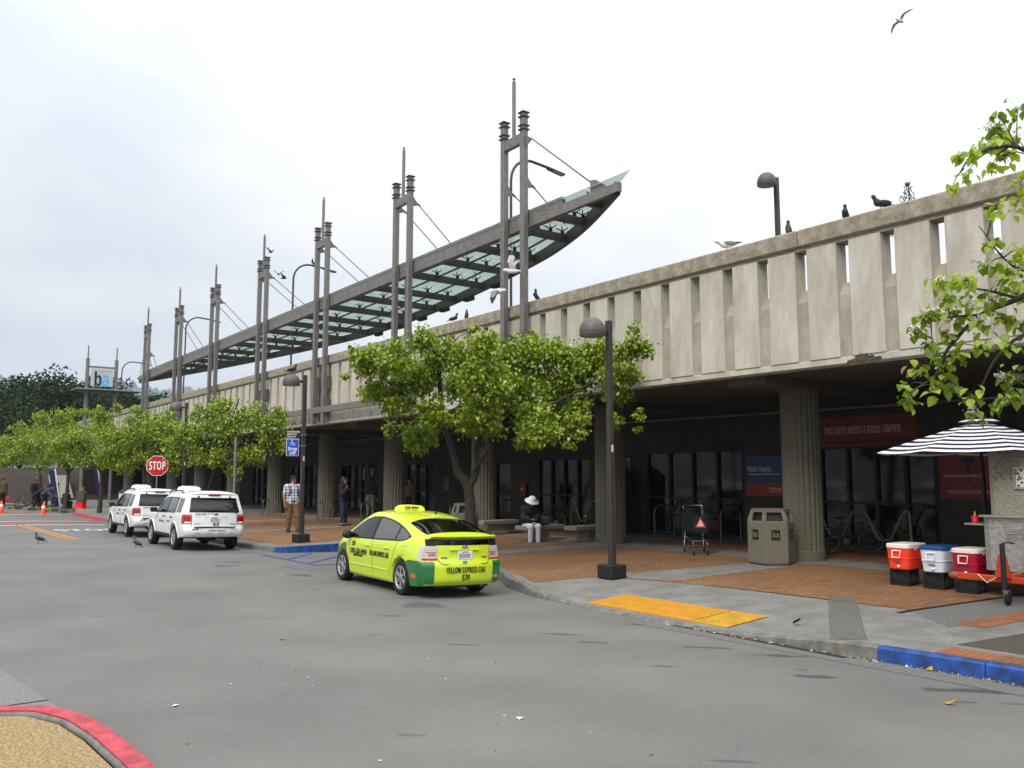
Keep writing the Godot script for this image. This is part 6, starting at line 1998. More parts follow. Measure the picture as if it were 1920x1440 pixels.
func bicycle(label: String, at: Vector3, turn: float, lean: float, frame_c: Color, handle_turn := 0.0) -> void:
	var t := thing("bicycle", label, "bicycle", at, turn, "parked bicycles")
	t.rotation.x = lean
	var fm := mat(frame_c, .35, .1)
	var R := .335
	for x in [-.53, .53]:
		var w := Node3D.new()
		w.name = "wheel"
		t.add_child(w, true)
		w.position = Vector3(x, R, 0)
		if x > 0: w.rotation.y = handle_turn
		var ring := func(r: float, k: float) -> Mb:
			var p := []
			for i in 33: p.append(Vector3(cos(TAU * i / 32) * r, sin(TAU * i / 32) * r, 0))
			return Mb.new().path(p, k, 6, false)
		obj("tyre", ring.call(R - .016, .017), M.rubber, w)
		var sp: Mb = ring.call(R - .04, .010)
		for i in 20:
			var a := TAU * i / 20
			sp.tube(Vector3(cos(a + .2) * .02, sin(a + .2) * .02, .02 if i % 2 else -.02), Vector3(cos(a) * (R - .04), sin(a) * (R - .04), 0), .0018, -1, 3, false)
		sp.tube(Vector3(0, 0, -.04), Vector3(0, 0, .04), .02, -1, 8)
		obj("rim", sp, M.galv, w)
	var st := Vector3(-.16, .74, 0); var bb := Vector3(-.08, .29, 0); var hd := Vector3(.36, .76, 0); var hl := Vector3(.385, .64, 0)
	var f := Mb.new().tube(bb, st, .017, -1, 8).tube(st, hd, .017, -1, 8).tube(bb, hl, .019, -1, 8).tube(hl, hd, .02, -1, 8)
	for s in [-.05, .05]: f.tube(Vector3(-.53, R, s), bb, .011, -1, 6).tube(Vector3(-.53, R, s), st, .010, -1, 6)
	for s in [-.05, .05]: f.path([hl, Vector3(.40, .58, s), Vector3(.53, R, s)], .012, 6)
	f.tube(st, Vector3(-.19, .86, 0), .013, -1, 6).tube(hd, Vector3(.34, .92, 0), .013, -1, 6)
	obj("frame", f, fm, t)
	obj("handlebar", Mb.new().path([Vector3(.27, .95, -.29), Vector3(.36, .94, -.15), Vector3(.36, .93, 0), Vector3(.36, .94, .15), Vector3(.27, .95, .29)], .013, 7), M.black, t)
	obj("saddle", Mb.new().ball(Vector3(-.23, .89, 0), Vector3(.10, .03, .075), 12).ball(Vector3(-.12, .895, 0), Vector3(.10, .022, .03), 10), M.black, t)
	var cr := Mb.new().lathe([Vector2(.001, -.006), Vector2(.09, -.006), Vector2(.09, .006), Vector2(.001, .006)], 20, Transform3D(Basis(Vector3.RIGHT, PI / 2), bb + Vector3(0, 0, .05)))
	cr.tube(bb + Vector3(0, 0, .07), bb + Vector3(.1, -.13, .07), .012, -1, 6).tube(bb + Vector3(0, 0, -.07), bb + Vector3(-.1, .13, -.07), .012, -1, 6)
	cr.box(bb + Vector3(.1, -.13, .12), Vector3(.09, .02, .08)).box(bb + Vector3(-.1, .13, -.12), Vector3(.09, .02, .08))
	obj("crank", cr, M.steel_dark, t)

func shopping_things() -> void:
	# green shopping cart
	var t := thing("shopping_cart", "green plastic shopping cart with an orange and white warning triangle", "shopping cart", Vector3(16.75, .14, -14.5), .92)
	t.scale = Vector3(1.0, 1.14, 1.0)
	var grn := mat(Color(.035, .12, .09), .5)
	var b := Mb.new()
	# tapered basket of bars: front (towards -x) lower and narrower
	var corner := func(u: float, v: float, y: float) -> Vector3: return Vector3(lerpf(-.42, .42, u), lerpf(.50, lerpf(.86, .98, u), y), (v - .5) * lerpf(.40, .54, u) * lerpf(.86, 1.0, y))
	for side in [0.0, 1.0]:
		for i in 13: b.tube(corner.call(i / 12.0, side, 0), corner.call(i / 12.0, side, 1), .009, -1, 5)
		for j in 6: b.tube(corner.call(0, side, j / 5.0), corner.call(1, side, j / 5.0), .010, -1, 5)
	for u in [0.0, 1.0]:
		for i in 8: b.tube(corner.call(u, i / 7.0, 0), corner.call(u, i / 7.0, 1), .009, -1, 5)
		for j in 6: b.tube(corner.call(u, 0, j / 5.0), corner.call(u, 1, j / 5.0), .010, -1, 5)
	for i in 9: b.tube(corner.call(i / 8.0, 0, 0), corner.call(i / 8.0, 1, 0), .008, -1, 5)
	obj("basket", b, grn, t)
	var panel := Mb.new()
	panel.sm(false)
	panel.quad(corner.call(0, 0, .05) + Vector3(.012, 0, 0), corner.call(0, 1, .05) + Vector3(.012, 0, 0), corner.call(0, 1, .95) + Vector3(.012, 0, 0), corner.call(0, 0, .95) + Vector3(.012, 0, 0))
	for side in [0, 1]:
		var k := Vector3(0, 0, .012 if side == 0 else -.012)
		panel.quad(corner.call(.04, side, .05) + k, corner.call(.96, side, .05) + k, corner.call(.96, side, .95) + k, corner.call(.04, side, .95) + k)
	obj("side_panel", panel, grn, t)
	var sg := obj("warning_triangle", Mb.new().prism([Vector2(-.13, 0), Vector2(.13, 0), Vector2(0, .22)], .006, facing(Vector3(-.445, .60, 0), Vector3(-1, 0, 0))), M.orange, t)
	obj("white_centre", Mb.new().prism([Vector2(-.085, .028), Vector2(.085, .028), Vector2(0, .17)], .004, facing(Vector3(-.450, .60, 0), Vector3(-1, 0, 0))), M.offwhite, sg)
	var fr := Mb.new()
	for s in [-1.0, 1.0]: fr.path([Vector3(.46, 1.02, .24 * s), Vector3(.42, .9, .24 * s), Vector3(.36, .48, .22 * s), Vector3(.40, .16, .25 * s), Vector3(-.34, .14, .18 * s), Vector3(-.42, .22, .17 * s), Vector3(-.30, .30, .18 * s), Vector3(.36, .36, .22 * s)], .013, 7)
	fr.path([Vector3(.46, 1.02, -.26), Vector3(.50, 1.05, -.22), Vector3(.50, 1.05, .22), Vector3(.46, 1.02, .26)], .018, 8).tube(Vector3(-.3, .3, -.18), Vector3(-.3, .3, .18), .011, -1, 6).tube(Vector3(.38, .15, -.25), Vector3(.38, .15, .25), .011, -1, 6)
	obj("frame", fr, M.chrome, t)
	for q in [[-.36, .17], [-.36, -.17], [.40, .25], [.40, -.25]]:
		var c := obj("caster", Mb.new().box(Vector3(q[0], .10, q[1]), Vector3(.05, .08, .045)), M.galv, t)
		obj("wheel", Mb.new().lathe([Vector2(.001, -.014), Vector2(.055, -.014), Vector2(.06, 0), Vector2(.055, .014), Vector2(.001, .014)], 14, Transform3D(Basis(Vector3.RIGHT, PI / 2), Vector3(q[0] - .02, .06, q[1]))), M.rubber, c)
	# three cool boxes on black crates
	var crate_m := mat(Color(.03, .033, .036), .55)
	var n := 0
	for q in [[14.95, -8.24, "black plastic milk crate under the orange cool box"], [14.95, -7.62, "black plastic milk crate under the white cool box with blue lid"], [14.85, -7.02, "black plastic milk crate under the dark pink cool box"]]:
		var c := thing("milk_crate", q[2], "crate", Vector3(q[0] + .17, y_side(q[0]), q[1]), .0, "black milk crates")
		var mb := Mb.new()
		for s in [-1, 1]:
			for k in [-1, 1]: mb.cbox(Vector3(.165 * s, .15, .165 * k), Vector3(.03, .30, .03), .006)
			for y in [.02, .28]:
				mb.cbox(Vector3(0, y, .168 * s), Vector3(.33, .04, .022), .004).cbox(Vector3(.168 * s, y, 0), Vector3(.022, .04, .33), .004)
		obj("frame", mb, crate_m, c)
		var lat := Mb.new()
		for i in 9:
			var o := -.14 + i * .035
			for s in [-1, 1]:
				lat.tube(Vector3(clampf(o - .1, -.15, .15), .05, .165 * s), Vector3(clampf(o + .1, -.15, .15), .26, .165 * s), .006, -1, 4, false)
				lat.tube(Vector3(.165 * s, .05, clampf(o + .1, -.15, .15)), Vector3(.165 * s, .26, clampf(o - .1, -.15, .15)), .006, -1, 4, false)
		lat.box(Vector3(0, .02, 0), Vector3(.31, .012, .31)).box(Vector3(0, .155, 0), Vector3(.30, .24, .30))
		obj("lattice", lat, crate_m, c).set_meta("kind", "stuff")
		# its cool box, the narrow end with handle and drain towards the road
		var cols := [Color(.92, .25, .12), Color(.80, .83, .87), Color(.64, .03, .17)]
		var lids := [Color(.86, .85, .82), Color(.06, .27, .50), Color(.86, .83, .80)]
		var lab := ["orange cool box with a white lid, leftmost of the three", "white cool box with a blue lid between the other two", "dark pink cool box with a white lid beside the food cart"]
		var box := thing("cool_box", lab[n], "cool box", Vector3(q[0] + .24, y_side(q[0]) + .30, q[1] + .02), 0, "cool boxes on crates")
		var bm := mat(cols[n], .42)
		var h := .38
		var body := Mb.new()
		body.sm(false)
		var ringp := func(y: float, sx: float, sz: float) -> Array:
			var p := []
			for i in 24:
				var a := TAU * (i + .5) / 24
				p.append(Vector3(signf(cos(a)) * pow(absf(cos(a)), .32) * sx, y, signf(sin(a)) * pow(absf(sin(a)), .32) * sz))
			return p
		var rings := [ringp.call(.0, .30, .185), ringp.call(.012, .31, .195), ringp.call(.18, .325, .21), ringp.call(.185, .335, .218), ringp.call(.205, .335, .218), ringp.call(.21, .33, .214), ringp.call(h, .345, .225)]
		for i in rings.size() - 1:
			body.st.set_smooth_group(i + 1)
			body.skin(rings[i + 1], rings[i])
		body.sm(false)
		body.fan(rings[0])
		obj("body", body, bm, box)
		var lid := Mb.new()
		var lr := [ringp.call(h, .352, .232), ringp.call(h + .055, .352, .232), ringp.call(h + .07, .34, .22), ringp.call(h + .074, .2, .12)]
		for i in 3:
			lid.sm(i != 1)
			lid.skin(lr[i + 1], lr[i])
		lid.sm(false)
		lid.fan(lr[3], true)
		obj("lid", lid, mat(lids[n], .45), box)
		var hx := -.345
		var hm := Mb.new().path([Vector3(hx - .01, .33, -.075), Vector3(hx - .03, .21, -.07), Vector3(hx - .03, .21, .07), Vector3(hx - .01, .33, .075), Vector3(hx - .01, .33, -.075)], .013, 6)
		obj("handle", hm, M.white, box)
		obj("drain_plug", Mb.new().lathe([Vector2(.001, .0), Vector2(.024, .0), Vector2(.024, .03), Vector2(.001, .035)], 12, Transform3D(Basis(Vector3.BACK, PI / 2), Vector3(-.315, .055, .02))), M.white, box)
		obj("badge", Mb.new().box(Vector3(-.325, .12, .0), Vector3(.006, .02, .12)), M.steel_dark, box)
		obj("hinge", Mb.new().cbox(Vector3(-.1, h - .01, .228), Vector3(.07, .05, .012), .004), M.white, box)
		n += 1
	# stainless food cart on an orange trailer frame
	var fc := thing("food_cart", "stainless steel food cart on an orange trailer frame at the right edge", "food cart", Vector3(15.0, y_side(15.0), -4.9))
	var steel := mat(Color(.74, .73, .71), .30, .55, grain(512, .02, .15, .78, 1.0, .4, 97), .9, bumps(512, .03, 3, 5.0, 31), .35)
	var steel_d := mat(Color(.66, .64, .58), .42, .3, grain(512, .03, .2, .66, 1.0, .5, 98), 1.2, bumps(512, .05, 3, 6.0, 32), .5)
	# lower body with a rounded left end; the face towards the road is at x = -.3
	var body := Mb.new()
	body.prism([Vector2(-.28, -1.72), Vector2(1.15, -1.72), Vector2(1.22, -1.6), Vector2(1.22, 1.9), Vector2(-.32, 1.9), Vector2(-.32, -1.62)], .85, Transform3D(Basis(Vector3.RIGHT, PI / 2), Vector3(0, .44 + .425, 0)) * Transform3D(Basis(), Vector3.ZERO))
	obj("body", body, steel, fc)
	obj("body_foot", Mb.new().cbox(Vector3(.46, .40, .1), Vector3(1.4, .12, 3.3), .05), steel, fc)
	obj("counter", Mb.new().cbox(Vector3(.45, 1.31, .1), Vector3(1.72, .035, 3.7), .01), steel, fc)
	obj("upper_wall", Mb.new().cbox(Vector3(-.22, 1.88, .15), Vector3(.06, 1.12, 3.45), .01).cbox(Vector3(.48, 1.88, -1.60), Vector3(1.4, 1.12, .05), .01), steel_d, fc)
	# quilted metal: rows of raised lozenges, joined
	var q := Mb.new()
	for i in 26:
		for j in 7:
			var z := -1.5 + i * .125 + (j % 2) * .062
			var y := 1.95 + j * .075
			if z > -1.08 and z < -.50 and y < 2.32 and y > 1.82: continue
			q.sm(false)
			var c := Vector3(-.252, y, z)
			var tipp := c + Vector3(-.032, 0, 0)
			var e := [c + Vector3(0, .068, 0), c + Vector3(0, 0, .058), c - Vector3(0, .068, 0), c - Vector3(0, 0, .058)]
			for k in 4: q.tri(e[k], e[(k + 1) % 4], tipp)
	obj("quilted_panel", q, steel_d, fc).set_meta("kind", "stuff")
	var vent := obj("vent_frame", Mb.new().cbox(Vector3(-.27, 2.09, -1.0), Vector3(.03, .035, .46), .006).cbox(Vector3(-.27, 1.77, -1.0), Vector3(.03, .035, .46), .006).cbox(Vector3(-.27, 1.93, -.79), Vector3(.03, .34, .05), .006).cbox(Vector3(-.27, 1.93, -1.22), Vector3(.03, .34, .02), .006), steel, fc)
	obj("vent_plate", Mb.new().box(Vector3(-.256, 1.93, -1.0), Vector3(.006, .30, .40)), M.offwhite, vent)
	var holes := Mb.new()
	for i in 7:
		for j in 6:
			if (i + j) % 2: continue
			holes.prism([Vector2(-.022, 0), Vector2(0, -.022), Vector2(.022, 0), Vector2(0, .022)], .004, facing(Vector3(-.262, 1.81 + j * .048, -1.16 + i * .052), Vector3(-1, 0, 0)))
	obj("vent_holes", holes, M.black, vent).set_meta("kind", "stuff")
	var rail := Mb.new().tube(Vector3(-.42, 1.05, -1.35), Vector3(-.42, 1.05, 1.6), .014, -1, 8).tube(Vector3(-.42, 1.09, -1.35), Vector3(-.42, 1.09, 1.6), .010, -1, 8)
	for z in [-1.3, -.3, .8]: rail.tube(Vector3(-.31, 1.05, z), Vector3(-.42, 1.05, z), .012, -1, 6)
	obj("towel_rail", rail, M.chrome, fc)
	obj("tap", Mb.new().tube(Vector3(-.36, 1.0, -.86), Vector3(-.40, .86, -.88), .035, .02, 8).tube(Vector3(-.36, 1.0, -.86), Vector3(-.38, .88, -.78), .02, .014, 8), M.chrome, fc)
	obj("side_shelf", Mb.new().cbox(Vector3(.25, 1.16, -1.93), Vector3(.75, .03, .38), .008).box(Vector3(.1, 1.06, -1.78), Vector3(.03, .2, .06)), steel, fc)
	# orange draw bar, jack and caster
	var ora := mat(Color(.88, .30, .04), .6, 0, grain(512, .04, .3, .55, 1.0, .4, 99), 1.5)
	var dbar := Mb.new().cbox(Vector3(-.78, .36, -.8), Vector3(.09, .10, 2.3), .01).cbox(Vector3(-.55, .30, .4), Vector3(.09, .09, 2.2), .01).cbox(Vector3(-.6, .42, -1.15), Vector3(.3, .06, .10), .01)
	dbar.prism([Vector2(-.12, 0), Vector2(.12, 0), Vector2(.05, .34), Vector2(-.05, .34)], .05, facing(Vector3(-.86, .40, -1.22), Vector3(-1, 0, 0)))
	obj("draw_bar", dbar, ora, fc)
	obj("hitch", Mb.new().ball(Vector3(-.78, .36, -2.0), Vector3(.06, .06, .11), 12).cbox(Vector3(-.78, .36, -1.9), Vector3(.07, .08, .25), .015), mat(Color(.50, .30, .20), .7), fc)
	var jack := obj("jack_stand", Mb.new().tube(Vector3(-1.0, .25, -1.15), Vector3(-1.0, .92, -1.15), .038, -1, 12).tube(Vector3(-1.0, .16, -1.15), Vector3(-1.0, .3, -1.15), .03, -1, 10), mat(Color(.09, .085, .12), .5), fc)
	obj("crank", Mb.new().path([Vector3(-1.0, .93, -1.15), Vector3(-1.02, .95, -1.05), Vector3(-1.05, .94, -.95)], .012, 6), M.black, jack)
	obj("caster", Mb.new().lathe([Vector2(.001, -.03), Vector2(.07, -.03), Vector2(.095, -.018), Vector2(.095, .018), Vector2(.07, .03), Vector2(.001, .03)], 20, Transform3D(Basis(Vector3.RIGHT, PI / 2) , Vector3(-1.0, .10, -1.11))), M.rubber, jack)
	obj("caster_fork", Mb.new().box(Vector3(-.955, .14, -1.12), Vector3(.012, .16, .06)).box(Vector3(-1.045, .14, -1.12), Vector3(.012, .16, .06)).box(Vector3(-1.0, .215, -1.13), Vector3(.11, .015, .08)), M.galv, jack)
	for z in [-.2, 1.5]: obj("wheel", Mb.new().lathe([Vector2(.001, -.09), Vector2(.2, -.09), Vector2(.27, -.07), Vector2(.27, .07), Vector2(.2, .09), Vector2(.001, .09)], 24, Transform3D(Basis(Vector3.BACK, PI / 2), Vector3(.0, .27, z + .3))), M.rubber, fc)
	obj("tarpaulin", Mb.new().ball(Vector3(-.2, .12, -.35), Vector3(.2, .14, .5), 12), mat(Color(.05, .14, .32), .7), fc)
	obj("loose_cable", Mb.new().path([Vector3(-.85, .40, -.85), Vector3(-.90, .2, -.80), Vector3(-.87, .1, -.72), Vector3(-.9, .06, -.60)], .009, 6).path([Vector3(-.86, .44, -1.25), Vector3(-.9, .3, -1.45), Vector3(-.86, .42, -1.6)], .008, 6), M.offwhite, fc)
	var cup := thing("red_cup", "small red tub with a yellow top on the shelf of the food cart", "tub", Vector3(14.98, y_side(15) + 1.175, -6.88))
	obj("tub", Mb.new().lathe([Vector2(.05, 0), Vector2(.06, .12), Vector2(.001, .12)], 14), mat(Color(.72, .08, .12), .5), cup)
	obj("nozzle", Mb.new().lathe([Vector2(.02, .12), Vector2(.008, .20), Vector2(.001, .2)], 10), mat(Color(.75, .6, .2), .5), cup)
	# striped umbrella
	var u := thing("umbrella", "navy and white striped market umbrella over the food cart", "umbrella", Vector3(15.62, y_side(15.6), -7.0))
	obj("pole", Mb.new().tube(Vector3(0, .8, 0), Vector3(0, 2.98, 0), .03, -1, 12).tube(Vector3(.02, .9, .05), Vector3(.02, 2.3, .01), .012, -1, 6), mat(Color(.06, .06, .09), .5), u)
	var navy := mat(Color(.055, .06, .17), .8)
	var cloth := mat(Color(.86, .86, .87), .8)
	for m2 in [navy, cloth]:
		m2.backlight_enabled = true
		m2.backlight = Color(.12, .12, .13)
	var sector := func(f0: float, f1: float, lift := 0.0, top := .0) -> Mb:
		var mb := Mb.new()
		mb.sm(false)
		for i in 8:
			for sgm in 4:
				var p := []
				for k in [[f0, sgm], [f1, sgm], [f1, sgm + 1], [f0, sgm + 1]]:
					var a0 := TAU * (i + .12) / 8; var a1 := TAU * (i + 1.12) / 8
					var d := Vector3(cos(a0), 0, sin(a0)).lerp(Vector3(cos(a1), 0, sin(a1)), k[1] / 4.0)
					var f: float = k[0]
					var sag := -.03 * sin(PI * k[1] / 4.0) * f
					p.append(d * f * 1.72 + Vector3(0, 2.93 - .50 * f - .06 * f * f + sag + lift, 0))
				mb.quad(p[0], p[1], p[2], p[3])
		return mb
	for i in 15:
		var f0 := .12 + i * .88 / 15.0
		obj("white_stripe" if i % 2 == 0 else "navy_stripe", sector.call(f0, f0 + .88 / 15.0), cloth if i % 2 == 0 else navy, u)
	obj("vent_cap", sector.call(.0, .13, .10), navy, u)
	obj("vent_stripe", sector.call(.13, .2, .085), cloth, u)
	var ribs := Mb.new()
	for i in 8:
		var a := TAU * (i + .12) / 8
		ribs.tube(Vector3(0, 2.88, 0), Vector3(cos(a) * 1.70, 2.35, sin(a) * 1.70), .010, -1, 5)
		ribs.tube(Vector3(0, 2.45, 0), Vector3(cos(a) * .9, 2.62, sin(a) * .9), .008, -1, 5)
	obj("ribs", ribs, M.galv, u)
	# bicycles
	bicycle("pale bicycle at the far left, its front wheel clear of the bent figures", Vector3(8.45, -.08, -64.6), .45 + PI, 0.0, Color(.45, .42, .38))
	bicycle("dark bicycle locked to the wavy rack beyond the bench", Vector3(19.55, .17, -23.2), -PI / 2 + .3, .06, Color(.05, .05, .06))
	bicycle("dark bicycle leaning on the wavy rack behind the stone bin", Vector3(19.5, .17, -12.0), -PI / 2 + .9, -.06, Color(.05, .05, .06))
	bicycle("bicycle parked by the hoops just behind the person in jeans", Vector3(17.0, .15, -31.9), .6, .04, Color(.12, .11, .11))
	# bag and bottle
	var bag := thing("bag", "pale patterned bag on the bench beside the seated person", "bag", Vector3(16.62, .61, -20.42), -.3)
	obj("sack", Mb.new().ball(Vector3(0, .13, 0), Vector3(.20, .15, .13), 16).ball(Vector3(0, .06, 0), Vector3(.21, .08, .14), 12), mat(Color(.42, .38, .40), .9, 0, grain(512, .08, .3, .3, 1.0, .4, 111), 3.0), bag)
	obj("strap", Mb.new().path([Vector3(-.12, .22, .0), Vector3(-.06, .32, .02), Vector3(.06, .32, .02), Vector3(.12, .22, .0)], .014, 6), M.black, bag)
	var bo := thing("bottle", "dark bottle with a pale cap standing on the bench by the column", "bottle", Vector3(17.3, .625, -19.30))
	obj("glass", Mb.new().lathe([Vector2(.04, 0), Vector2(.042, .17), Vector2(.018, .23), Vector2(.018, .27)], 14), mat(Color(.03, .035, .04), .2), bo)
	obj("cap", Mb.new().lathe([Vector2(.02, .265), Vector2(.02, .29), Vector2(.001, .29)], 12), M.offwhite, bo)

# ---- figures
func stand_pose() -> Dictionary:
	return {"pelvis": Vector3(0, .95, 0), "chest": Vector3(0, 1.33, .0), "neck": Vector3(0, 1.49, -.01), "head": Vector3(0, 1.645, .02), "look": Vector3(0, 0, 1),
		"sl": Vector3(.185, 1.43, -.01), "el": Vector3(.23, 1.13, -.03), "wl": Vector3(.235, .88, .05), "hl": Vector3(.225, .78, .08),
		"sr": Vector3(-.185, 1.43, -.01), "er": Vector3(-.23, 1.13, -.03), "wr": Vector3(-.235, .88, .05), "hr": Vector3(-.225, .78, .08),
		"pl": Vector3(.095, .92, 0), "kl": Vector3(.10, .50, .02), "al": Vector3(.105, .09, -.02), "tl": Vector3(.125, .03, .16),
		"pr": Vector3(-.095, .92, 0), "kr": Vector3(-.10, .50, .02), "ar": Vector3(-.105, .09, -.02), "tr": Vector3(-.125, .03, .16)}

func sit_pose() -> Dictionary:
	var p := stand_pose()
	p.merge({"pelvis": Vector3(0, .56, -.05), "chest": Vector3(0, .92, .06), "neck": Vector3(0, 1.07, .12), "head": Vector3(0, 1.20, .21), "look": Vector3(0, -.45, .9),
		"sl": Vector3(.18, 1.0, .08), "el": Vector3(.22, .76, .14), "wl": Vector3(.08, .72, .33), "hl": Vector3(.02, .74, .39),
		"sr": Vector3(-.18, 1.0, .08), "er": Vector3(-.22, .76, .14), "wr": Vector3(-.08, .72, .33), "hr": Vector3(-.02, .73, .40),
		"pl": Vector3(.095, .54, -.02), "kl": Vector3(.11, .53, .42), "al": Vector3(.11, .10, .42), "tl": Vector3(.12, .03, .60),
		"pr": Vector3(-.095, .54, -.02), "kr": Vector3(-.11, .53, .42), "ar": Vector3(-.11, .10, .38), "tr": Vector3(-.13, .03, .55)}, true)
	return p

func bend_pose() -> Dictionary:
	var p := stand_pose()
	p.merge({"pelvis": Vector3(0, .93, -.12), "chest": Vector3(0, 1.16, .22), "neck": Vector3(0, 1.20, .38), "head": Vector3(0, 1.22, .53), "look": Vector3(0, -.6, .8),
		"sl": Vector3(.18, 1.17, .32), "el": Vector3(.22, .92, .42), "wl": Vector3(.14, .80, .60), "hl": Vector3(.12, .76, .68),
		"sr": Vector3(-.18, 1.17, .32), "er": Vector3(-.22, .92, .42), "wr": Vector3(-.14, .80, .60), "hr": Vector3(-.12, .76, .68),
		"pl": Vector3(.095, .90, -.12), "kl": Vector3(.10, .48, .02), "pr": Vector3(-.095, .90, -.12), "kr": Vector3(-.12, .50, -.05), "ar": Vector3(-.14, .10, -.25), "tr": Vector3(-.15, .03, -.08)}, true)
	return p

func torso_bones(p: Dictionary) -> Array:
	var c: Vector3 = p.chest; var b: Vector3 = p.pelvis; var n: Vector3 = p.neck
	var sx: Vector3 = ((p.sl as Vector3) - p.sr).normalized()
	var low := b.lerp(c, .35)
	return [[c + sx * .075, low + sx * .062, .108, .098], [c - sx * .075, low - sx * .062, .108, .098], [low + sx * .06, b + sx * .075, .10, .115], [low - sx * .06, b - sx * .075, .10, .115],
		[c.lerp(n, .45), p.sl, .085, .066], [c.lerp(n, .45), p.sr, .085, .066], [c, n, .09, .06]]

func arm_bones(p: Dictionary, k: float) -> Array:
	var out := []
	for s in ["l", "r"]:
		var sh: Vector3 = p["s" + s]; var e: Vector3 = p["e" + s]; var w: Vector3 = p["w" + s]
		if k <= 1.0: out.append([sh, sh.lerp(e, k), .06, lerpf(.06, .046, k)])
		else:
			out.append([sh, e, .06, .046])
			out.append([e, e.lerp(w, k - 1.0), .045, lerpf(.045, .032, k - 1.0)])
	return out

func leg_bones(p: Dictionary, k := 1.0) -> Array:
	var out := []
	for s in ["l", "r"]:
		var kn: Vector3 = p["k" + s]
		out.append([p["p" + s], kn, .092, .062])
		out.append([kn, kn.lerp(p["a" + s], k), .060, lerpf(.060, .042, k)])
	return out

func foot_bones(p: Dictionary) -> Array:
	var out := []
	for s in ["l", "r"]:
		var a: Vector3 = p["a" + s]; var t: Vector3 = p["t" + s]
		out.append([a, a + Vector3(0, -.045, 0) - (t - a) * .2, .040, .036])
		out.append([a + Vector3(0, -.04, 0), t + Vector3(0, .01, 0), .042, .032])
	return out

func hand_bones(p: Dictionary, s: String) -> Array:
	var w: Vector3 = p["w" + s]; var h: Vector3 = p["h" + s]
	var d := (h - w).normalized()
	var side := d.cross(Vector3.UP if absf(d.y) < .8 else Vector3.BACK).normalized()
	var flat := side.cross(d).normalized()
	var palm := w + d * .085
	var out := [[w, w + d * .03, .030, .028]]
	for i in 4:
		var o := side * (i - 1.5) * .019
		out.append([w + d * .02 + o * .6, palm + o, .015, .0125])
		var l: float = [.062, .075, .070, .054][i]
		var a := palm + o
		var m := a + d * l * .5 - flat * .006
		out.append([a, m, .0095, .009])
		out.append([m, m + (d * .8 - flat * .6).normalized() * l * .5, .009, .0075])
	var tb := w + d * .03 - side * .03
	out.append([w + d * .02, tb, .014, .012])
	out.append([tb, tb + (d * .8 - side * .5 - flat * .3).normalized() * .045, .011, .008])
	return out

func head_bones(p: Dictionary) -> Array:
	var h: Vector3 = p.head
	var f: Vector3 = (p.look as Vector3).normalized()
	var x := Vector3.UP.cross(f).normalized()
	var u := f.cross(x).normalized()
	return [[h + u * .045 - f * .02, h + u * .035 + f * .01, .088, .082], [h + f * .01, h - u * .075 + f * .035, .070, .046], [h + u * .01 + f * .082, h - u * .022 + f * .098, .011, .015],
		[h - u * .062 + f * .066, h - u * .066 + f * .058, .014, .016], [h + x * .078 - f * .005, h + x * .084 - u * .03, .016, .011], [h - x * .078 - f * .005, h - x * .084 - u * .03, .016, .011],
		[h + u * .028 + x * .03 + f * .072, h + u * .028 - x * .03 + f * .072, .016, .016], [h - u * .05 - f * .02, p.neck - Vector3(0, .02, 0), .056, .06]]

